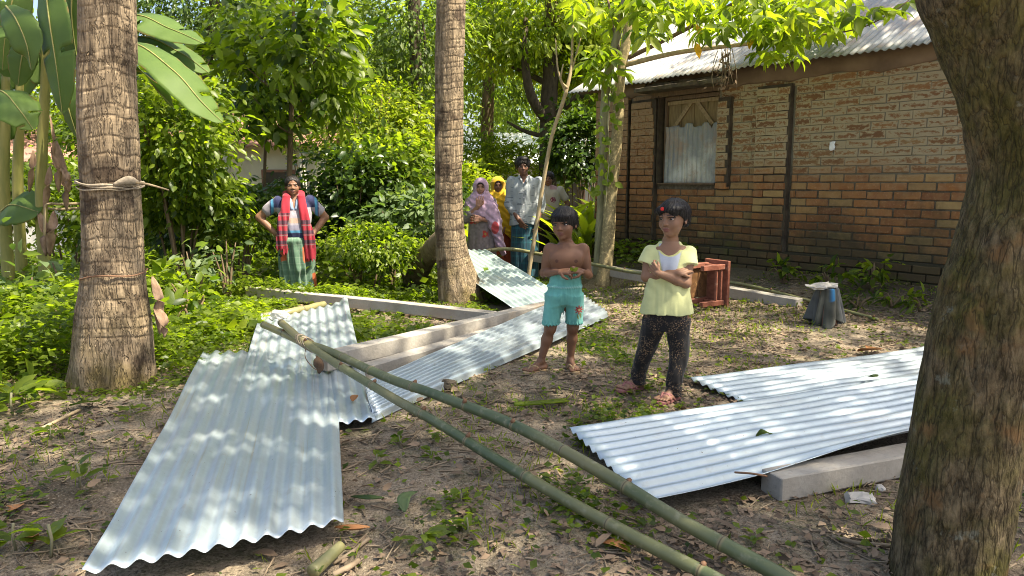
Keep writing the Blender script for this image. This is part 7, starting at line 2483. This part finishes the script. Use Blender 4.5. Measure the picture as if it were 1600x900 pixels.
def make_red_scarf_man():
    E0 = person_root('sturdy man in a striped polo shirt, red checked scarf and green lungi, hands on hips', 458, 275, 7.8, 1, 1.63)
    skin = (.215, .108, .060)
    hd = Head((-.012, -.02, 1.515), .225, yaw=.03, pitch=.0, jaw=1.18)
    f = Fig(); hd.build(f)
    f.chain([(0, .01, 1.33), (-.008, -.005, 1.45)], [.065, .055], .03)
    f.prof([(.80, 0, 0, .16, .12), (.95, 0, -.02, .165, .135), (1.1, 0, -.015, .165, .125), (1.25, 0, 0, .185, .115), (1.34, 0, .01, .16, .085), (1.39, 0, .01, .07, .06)], .03)
    A = [((-.185, .01, 1.335), (-.405, .07, 1.145), (-.225, -.03, .955)), ((.190, .01, 1.335), (.352, .07, 1.135), (.205, -.03, .945))]
    for S_, E_, W_ in A:
        limbs(f, [S_, E_, W_], [.060, .046, .031])
        s = np.sign(S_[0])
        hand(f, W_, (-s * .55, -.25, -.75), (-s * .8, .4, .3), .17, (.35, .4, .4), int(s), .1, .3)
    for s in (-1, 1):
        limbs(f, [(s * .09, 0, .82), (s * .10, .0, .45), (s * .10, .02, .09)], [.085, .06, .04])
        foot(f, (s * .10, .02, .09), (s * .25, -1), .23)
    body(E0, f, .006, skin, lambda V, c: hd.paint(V, c, (.20, .085, .07), beard=.75))
    hd.eyes(E0, None)
    hair(E0, hd, [((0, -.54, -.08), (.38, .36, .47)), ((0, -.28, -.44), (.6, .42, .44))], .03, .005, 2, None, .012, low=-.12, strands=120)
    g = Fig()
    g.prof([(.86, 0, -.02, .180, .150), (.97, 0, -.025, .182, .155), (1.1, 0, -.02, .180, .142), (1.25, 0, 0, .198, .130), (1.34, 0, .01, .172, .098), (1.40, 0, .012, .085, .072)], .02)
    for S_, E_, W_ in A:
        S_, E_ = np.array(S_), np.array(E_)
        g.cap(S_, S_ * .45 + E_ * .55, .072, .068, .03)
    g.ell((-.004, -.105, 1.37), (.055, .08, .12), .01, None, 's')
    g.cap((-.07, -.06, 1.40), (-.025, -.125, 1.25), .018, .022, .01); g.cap((.06, -.06, 1.40), (.015, -.125, 1.25), .018, .022, .01)
    def post(P, F): return F - folds(P, .009, 12, 4, 8) - .006 * vnoise(P, 9, 2)
    def col(V):
        c = np.tile(np.array([.31, .285, .32]), (len(V), 1))
        z, x = V[:, 2], np.abs(V[:, 0])
        sl = x > .20
        q = (x - .20)
        c[(z > 1.26) & (x > .07)] = (.026, .030, .085)
        c[sl & (q > .035)] = (.055, .22, .38)
        c[sl & (q > .065)] = (.035, .04, .11)
        c[sl & (q > .078)] = (.30, .275, .31)
        c[(z < 1.06) & ~sl] = (.20, .19, .25)
        c[(z < 1.00) & ~sl] = (.07, .22, .36)
        c[(z < .97) & ~sl] = (.022, .026, .075)
        cl = (z > 1.235) & (x < .095) & (V[:, 1] < -.05) & (z < 1.36)
        c[cl] = (.22, .30, .42)
        c[(V[:, 1] < -.05) & (np.abs(V[:, 0] - .0) < .07) & (z > 1.08) & (z < 1.14)] = (.40, .28, .22)
        return c
    garment(E0, g, .006, col, 'polo_shirt', post)
    # scarf: round the neck and two ends hanging in front
    s = Fig()
    s.chain([(-.085, -.08, 1.385), (-.085, .035, 1.415), (0, .085, 1.42), (.08, .035, 1.415), (.08, -.08, 1.385)], [.040] * 5, .03)
    s.prof([(.70, -.165, -.150, .068, .035), (.90, -.158, -.182, .070, .030), (1.10, -.136, -.176, .066, .030), (1.25, -.108, -.150, .054, .034), (1.40, -.085, -.085, .044, .038)], .02)
    s.prof([(.62, .165, -.145, .055, .035), (.90, .155, -.180, .066, .030), (1.10, .120, -.175, .062, .030), (1.25, .092, -.150, .052, .034), (1.40, .080, -.085, .042, .038)], .02)
    def post2(P, F):
        e = .72 + .05 * (P[:, 0] < -.15) + .016 * np.sin(P[:, 0] * 190)
        F = F - .0045 * np.sin(P[:, 0] * 95 + P[:, 2] * 6) * sstep(1.42, 1.2, P[:, 2])
        cx = np.where(P[:, 0] < 0, np.interp(P[:, 2], [.62, .9, 1.1, 1.25], [-.165, -.158, -.136, -.108]), np.interp(P[:, 2], [.62, .9, 1.1, 1.25], [.165, .155, .120, .092]))
        F = np.where(P[:, 2] < 1.3, np.maximum(F, np.abs(P[:, 0] - cx) - .066), F)
        return np.maximum(F, np.where(P[:, 0] < 0, e, .64 + .02 * np.sin(P[:, 0] * 170)) - P[:, 2])
    def col2(V):
        c = np.tile(np.array([.33, .018, .034]), (len(V), 1))
        x, z = V[:, 0], V[:, 2]
        pl = (z < 1.20) & (z > .78) & ((x < 0) | (z < 1.12))
        band = pl & ((np.abs(((z / .115) % 1) - .5) < .20))
        c[band] = (.085, .030, .050)
        vb = pl & (np.abs(((x / .055) % 1) - .5) < .16)
        c[vb] = c[vb] * .45
        ln = pl & (np.abs(((z / .115 + .30) % 1) - .5) < .045)
        c[ln] = (.22, .11, .11)
        lv = pl & (np.abs(((x / .055 + .4) % 1) - .5) < .06)
        c[lv] = c[lv] * .7 + np.array([.08, .06, .06])
        return c
    garment(E0, s, .006, col2, 'scarf', post2)
    lg = Fig()
    lg.prof([(.06, 0, .0, .20, .16), (.35, 0, 0, .195, .155), (.65, 0, -.01, .195, .160), (.80, 0, -.015, .192, .165), (.905, 0, -.02, .178, .155)], .02)
    lg.ell((-.03, -.165, .875), (.095, .040, .030), .03); lg.ell((-.085, -.160, .862), (.045, .035, .040), .03)
    lg.cap((-.02, -.160, .86), (.02, -.150, .55), .035, .055, .06)
    def post3(P, F):
        an = np.arctan2(P[:, 1], P[:, 0])
        return F - .016 * np.sin(an * 13 + P[:, 2] * 5 + 2 * vnoise(P, 3, 2)) * sstep(.9, .75, P[:, 2]) - folds(P, .008, 12, 7, 2)
    def col3(V):
        c = plaid(V, (.100, .175, .115), [((.36, .42, .34), .060, .2, 'v', .07), ((.05, .10, .065), .11, .0, 'h', .2), ((.30, .36, .28), .075, .4, 'h', .05)])
        n = vnoise(V, 9, 31)
        m = (n > .42)
        c[m] = (.42, .10, .035)
        m = np.linalg.norm((V - np.array([-.185, -.08, .70])) * [1, .5, 1], axis=1) < .028
        c[m] = (.01, .01, .02)
        return c
    garment(E0, lg, .006, col3, 'lungi', post3)
make_red_scarf_man()


def make_shirt_man():
    E0 = person_root('tall young man in a pale grey long sleeved shirt and dark teal lungi', 820, 243, 9.9, 1, 1.68)
    skin = (.150, .072, .045)
    hd = Head((-.028, -.02, 1.545), .225, yaw=.12, pitch=.10, roll=-.03, jaw=.95)
    f = Fig(); hd.build(f)
    f.chain([(0, .01, 1.36), (-.02, -.01, 1.48)], [.056, .049], .03)
    f.prof([(.80, 0, 0, .14, .10), (1.0, 0, 0, .135, .10), (1.25, 0, 0, .165, .10), (1.36, 0, .01, .145, .075), (1.41, 0, .01, .06, .05)], .03)
    A = [((-.165, .01, 1.355), (-.20, .02, 1.06), (-.075, -.13, .865)), ((.175, .01, 1.355), (.215, .03, 1.06), (.165, -.10, .85))]
    for S_, E_, W_ in A: limbs(f, [S_, E_, W_], [.05, .04, .028])
    hand(f, A[0][2], (.50, -.15, -.75), (.6, .6, .3), .175, (.3, .3, .3), -1, .08, .2)
    hand(f, A[1][2], (-.15, -.15, -.95), (-.9, .2, 0), .175, (.3, .3, .3), 1, .08, .2)
    for s in (-1, 1):
        limbs(f, [(s * .08, 0, .82), (s * .09, .0, .45), (s * .09, .02, .09)], [.075, .055, .037])
        foot(f, (s * .09, .02, .09), (s * .2, -1), .23)
    body(E0, f, .006, skin, lambda V, c: hd.paint(V, c, (.13, .06, .05), beard=.35))
    hd.eyes(E0, None)
    hair(E0, hd, [((0, -.56, -.16), (.37, .36, .42)), ((0, -.30, -.46), (.6, .44, .40))], .065, .005, 7, lambda f, hd: f.ell(hd.w((.03, -.12, .42)), np.array([.28, .26, .15]) * hd.H, .06 * hd.H, hd.R), .018, low=-.18, strands=200)
    g = Fig()
    g.prof([(.78, 0, -.01, .190, .130), (.95, 0, 0, .182, .128), (1.1, 0, 0, .180, .125), (1.27, 0, 0, .188, .120), (1.37, 0, .01, .165, .088), (1.425, 0, .012, .075, .062)], .02)
    for S_, E_, W_ in A:
        S_, E_, W_ = map(np.array, (S_, E_, W_))
        g.chain([S_, E_, E_ * .62 + W_ * .38], [.066, .060, .055], .02)
    g.ell((-.015, -.09, 1.425), (.045, .07, .085), .01, None, 's')
    g.cap((-.075, -.05, 1.42), (-.035, -.105, 1.345), .015, .020, .01); g.cap((.055, -.05, 1.42), (.015, -.105, 1.345), .015, .020, .01)
    def post(P, F):
        F = F - folds(P, .008, 12, 14, 6) - .006 * vnoise(P, 11, 9)
        return np.maximum(F, .80 + .02 * np.cos(P[:, 0] * 16) - P[:, 2])
    def col(V):
        c = np.tile(np.array([.34, .37, .385]), (len(V), 1))
        q = np.stack([V[:, 0] * 18, V[:, 1] * 18, V[:, 2] * 75], -1)
        c[vnoise(q, 1, 4) > .52] = (.17, .19, .21)
        m = (np.abs(V[:, 0] + .012) < .007) & (V[:, 1] < -.05)
        c[m] = (.24, .26, .28)
        for z in np.arange(.88, 1.36, .09): c[(np.hypot(V[:, 0] + .012, V[:, 2] - z) < .009) & (V[:, 1] < -.05)] = (.6, .6, .6)
        return c
    garment(E0, g, .006, col, 'shirt', post)
    lg = Fig()
    lg.prof([(.10, 0, 0, .19, .15), (.5, 0, 0, .185, .145), (.83, 0, 0, .172, .12)], .02)
    garment(E0, lg, .007, lambda V: plaid(V, (.020, .060, .085), [((.03, .20, .24), .055, .2, 'v', .12), ((.03, .18, .22), .09, .1, 'h', .12), ((.10, .26, .30), .055, .6, 'v', .03), ((.01, .02, .04), .11, .5, 'v', .15)]), 'lungi',
            lambda P, F: F - folds(P, .012, 12, 17, 2))
make_shirt_man()


def make_half_hidden_man():
    E0 = person_root('man in a beige t-shirt half hidden behind the pale bare sapling', 857, 267, 10.6, 1, 1.62)
    skin = (.17, .085, .052)
    hd = Head((.0, -.02, 1.50), .215, yaw=-.1, pitch=.05)
    f = Fig(); hd.build(f)
    f.chain([(0, .01, 1.32), (0, -.005, 1.44)], [.056, .049], .03)
    f.prof([(.80, 0, 0, .14, .10), (1.0, 0, 0, .14, .10), (1.25, 0, 0, .165, .10), (1.33, 0, .01, .145, .075), (1.38, 0, .01, .06, .05)], .03)
    A = [((-.165, .01, 1.32), (-.21, .02, 1.05), (-.16, -.10, .83)), ((.185, .01, 1.32), (.315, .05, 1.10), (.185, -.02, .92))]
    for S_, E_, W_ in A: limbs(f, [S_, E_, W_], [.05, .04, .028])
    hand(f, A[0][2], (.1, -.1, -.95), (.9, .2, 0), .17, (.3, .3, .3), -1, .08, .2)
    hand(f, A[1][2], (-.5, -.3, -.7), (-.8, .4, .3), .17, (.3, .3, .3), 1, .08, .2)
    for s in (-1, 1):
        limbs(f, [(s * .08, 0, .82), (s * .09, .0, .45), (s * .09, .02, .09)], [.075, .055, .037]); foot(f, (s * .09, .02, .09), (s * .2, -1), .23)
    body(E0, f, .007, skin, lambda V, c: hd.paint(V, c, (.14, .06, .05)))
    hd.eyes(E0, None)
    hair(E0, hd, [((0, -.56, -.16), (.37, .36, .42)), ((0, -.30, -.46), (.6, .44, .40))], .055, .006, 9, None, .016, low=-.18)
    g = Fig()
    g.prof([(.86, 0, 0, .175, .12), (1.05, 0, 0, .175, .12), (1.24, 0, 0, .185, .116), (1.335, 0, .01, .165, .088), (1.40, 0, .012, .08, .065)], .02)
    for S_, E_, W_ in A:
        S_, E_ = np.array(S_), np.array(E_); g.cap(S_, S_ * .45 + E_ * .55, .062, .064, .02)
    def col(V):
        c = np.tile(np.array([.40, .37, .31]), (len(V), 1))
        m = (np.hypot(V[:, 0] - .075, V[:, 2] - 1.17) < .045) & (V[:, 1] < -.03) & (vnoise(V, 60, 3) > -.1)
        c[m] = (.22, .05, .09)
        c[(V[:, 2] > 1.33) & (V[:, 0] > .02) & (V[:, 0] < .13)] = (.36, .22, .24)
        return c
    garment(E0, g, .007, col, 't_shirt', lambda P, F: F - folds(P, .008, 12, 24, 6))
    t = Fig()
    t.prof([(.75, 0, 0, .16, .115), (.90, 0, 0, .155, .11)], .03)
    for s in (-1, 1): t.cap((s * .085, 0, .78), (s * .095, .01, .08), .095, .065, .03)
    garment(E0, t, .007, (.012, .012, .016), 'trousers', lambda P, F: F - folds(P, .006, 14, 27, 6))
make_half_hidden_man()


def make_woman(label, u, v, d, veil, dress, pose, yaw, flowers, face, tail):
    E0 = person_root(label, u, v, d, 1, 1.50)
    hd = Head((0, -.02, 1.375), .205, yaw=yaw, pitch=.08)
    f = Fig(); hd.build(f)
    f.chain([(0, .01, 1.20), (0, -.005, 1.32)], [.050, .045], .03)
    f.prof([(.75, 0, 0, .15, .11), (.92, 0, 0, .14, .11), (1.12, 0, 0, .155, .11), (1.21, 0, .01, .135, .075), (1.25, 0, .01, .05, .045)], .03)
    for S_, E_, W_, dr, nn, sd in pose:
        limbs(f, [S_, E_, W_], [.046, .037, .026])
        hand(f, W_, dr, nn, .155, (.35, .35, .4), sd, .08, .2)
    for s in (-1, 1):
        limbs(f, [(s * .08, 0, .75), (s * .085, .0, .42), (s * .085, .02, .085)], [.07, .05, .035]); foot(f, (s * .085, .02, .085), (s * .2, -1), .21)
    body(E0, f, .0055, face, lambda V, c: hd.paint(V, c, tuple(np.array(face) * .8)))
    hd.eyes(E0, None)
    hair(E0, hd, [((0, -.54, -.16), (.35, .36, .46)), ((0, -.26, -.46), (.6, .40, .40))], .03, .006, 9, None, .01, low=-.2)
    # dress
    g = Fig()
    g.prof([(.22, .0, 0, .24, .20), (.5, .0, 0, .215, .175), (.80, 0, 0, .18, .145), (.95, 0, 0, .165, .13), (1.12, 0, 0, .172, .125), (1.21, 0, .01, .15, .085)], .02)
    for S_, E_, W_, dr, nn, sd in pose:
        S_, E_, W_ = map(np.array, (S_, E_, W_)); g.chain([S_, E_, E_ * .6 + W_ * .4], [.06, .055, .05], .02)
    t_ = Fig()
    def dcol(V):
        c = np.tile(np.asarray(dress, float), (len(V), 1))
        c *= (1 + .25 * vnoise(V, 45, 2))[:, None]
        i = np.floor(V / .17); rr = V / .17 - i - .5
        hsh = _hash(i[:, 0].astype(np.int64) + 50, i[:, 1].astype(np.int64) + 50, i[:, 2].astype(np.int64) + 50, 3)
        ra = np.hypot(rr[:, 0] + .2 * hsh, rr[:, 2]); an = np.arctan2(rr[:, 2], rr[:, 0])
        m = (hsh > .35) & (ra < .24 + .08 * np.cos(an * 5))
        c[m] = flowers
        c[m & (ra < .09)] = (.35, .22, .06)
        return c
    garment(E0, g, .007, dcol, 'dress', lambda P, F: F - folds(P, .014, 10, 31, 2) * sstep(.95, .7, P[:, 2]))
    for s in (-1, 1): t_.cap((s * .085, 0, .5), (s * .09, .01, .08), .075, .055, .03)
    garment(E0, t_, .008, np.array(dress) * .8, 'trousers')
    # veil over head and shoulders
    v_ = Fig()
    H, R = hd.H, hd.R
    v_.ell(hd.w((0, .08, .10)), np.array([.47, .53, .50]) * H, .03, R)
    v_.prof([(1.19, 0, .01, .165, .125), (1.26, 0, .012, .135, .115), (1.32, 0, .012, .100, .105), (1.40, 0, .02, .095, .105)], .04)
    v_.prof(tail['cape'], .04)
    for c in tail['ends']: v_.chain([np.asarray(p, float) for p in c[0]], c[1], .04)
    v_.ell(hd.w((0, -.52, -.08)), np.array([.315, .42, .42]) * H, .012, R, 's')
    def vp(P, F):
        F = F - folds(P, .008, 14, 41, 4) * sstep(1.42, 1.2, P[:, 2]) - .005 * np.sin(P[:, 2] * 70 + P[:, 0] * 45 + 4 * vnoise(P, 6, 2)) * sstep(1.34, 1.15, P[:, 2])
        return np.maximum(F, tail['hem'](P) - P[:, 2])
    def vcol(V):
        c = np.tile(np.asarray(veil, float), (len(V), 1))
        c *= (1 + .16 * fbm(V, 16, 3, 6))[:, None]
        if 'spot' in tail:
            m = np.linalg.norm((V - np.asarray(tail['spot'])) * [1, .3, .6], axis=1) < .05
            c[m] = (.50, .07, .08)
        return c
    garment(E0, v_, .0055, vcol, 'veil', vp)


def make_women():
    lil = {'cape': [(.95, .05, -.02, .225, .175), (1.05, .02, -.02, .215, .170), (1.15, .0, 0, .205, .150), (1.24, 0, .01, .160, .120), (1.29, 0, .012, .11, .10)],
           'ends': [([(.12, -.10, 1.1), (.18, -.12, .90), (.25, -.10, .62), (.30, -.08, .50)], [.09, .085, .055, .03])],
           'hem': lambda P: np.where(P[:, 0] > .06, .46, 1.02 - .22 * np.clip(P[:, 0] + .1, 0, 1)), 'spot': (.185, -.18, .85)}
    make_woman('woman in a lilac veil and grey flowered dress standing right of the middle palm', 751, 277, 9.5, (.40, .27, .37), (.205, .165, .165),
               [((-.15, .01, 1.18), (-.20, -.03, .95), (-.03, -.19, 1.13), (.15, -.05, .95), (.1, .95, 0), -1), ((.15, .01, 1.18), (.18, -.05, .93), (.0, -.205, .965), (-.95, -.1, .1), (0, .95, 0), 1)], -.05, (.42, .045, .035), (.290, .145, .100), lil)
    yel = {'cape': [(.68, .12, 0, .17, .14), (.85, .08, 0, .20, .155), (1.0, .03, 0, .215, .16), (1.15, .0, 0, .205, .150), (1.24, 0, .01, .160, .120), (1.29, 0, .012, .11, .10)],
           'ends': [([(.12, -.08, .95), (.17, -.10, .75), (.19, -.09, .58)], [.10, .09, .04])],
           'hem': lambda P: .82 - .9 * np.clip(P[:, 0] + .02, 0, .25)}
    make_woman('woman in a bright yellow veil and red printed dress behind the one in lilac', 778, 275, 10.2, (.58, .34, .012), (.270, .055, .022),
               [((-.15, .01, 1.18), (-.19, .02, .93), (-.10, -.14, .80), (.3, -.1, -.9), (.9, .2, .1), -1), ((.15, .01, 1.18), (.19, .02, .93), (.10, -.14, .80), (-.3, -.1, -.9), (-.9, .2, .1), 1)], .05, (.10, .02, .015), (.165, .078, .046), yel)
make_women()
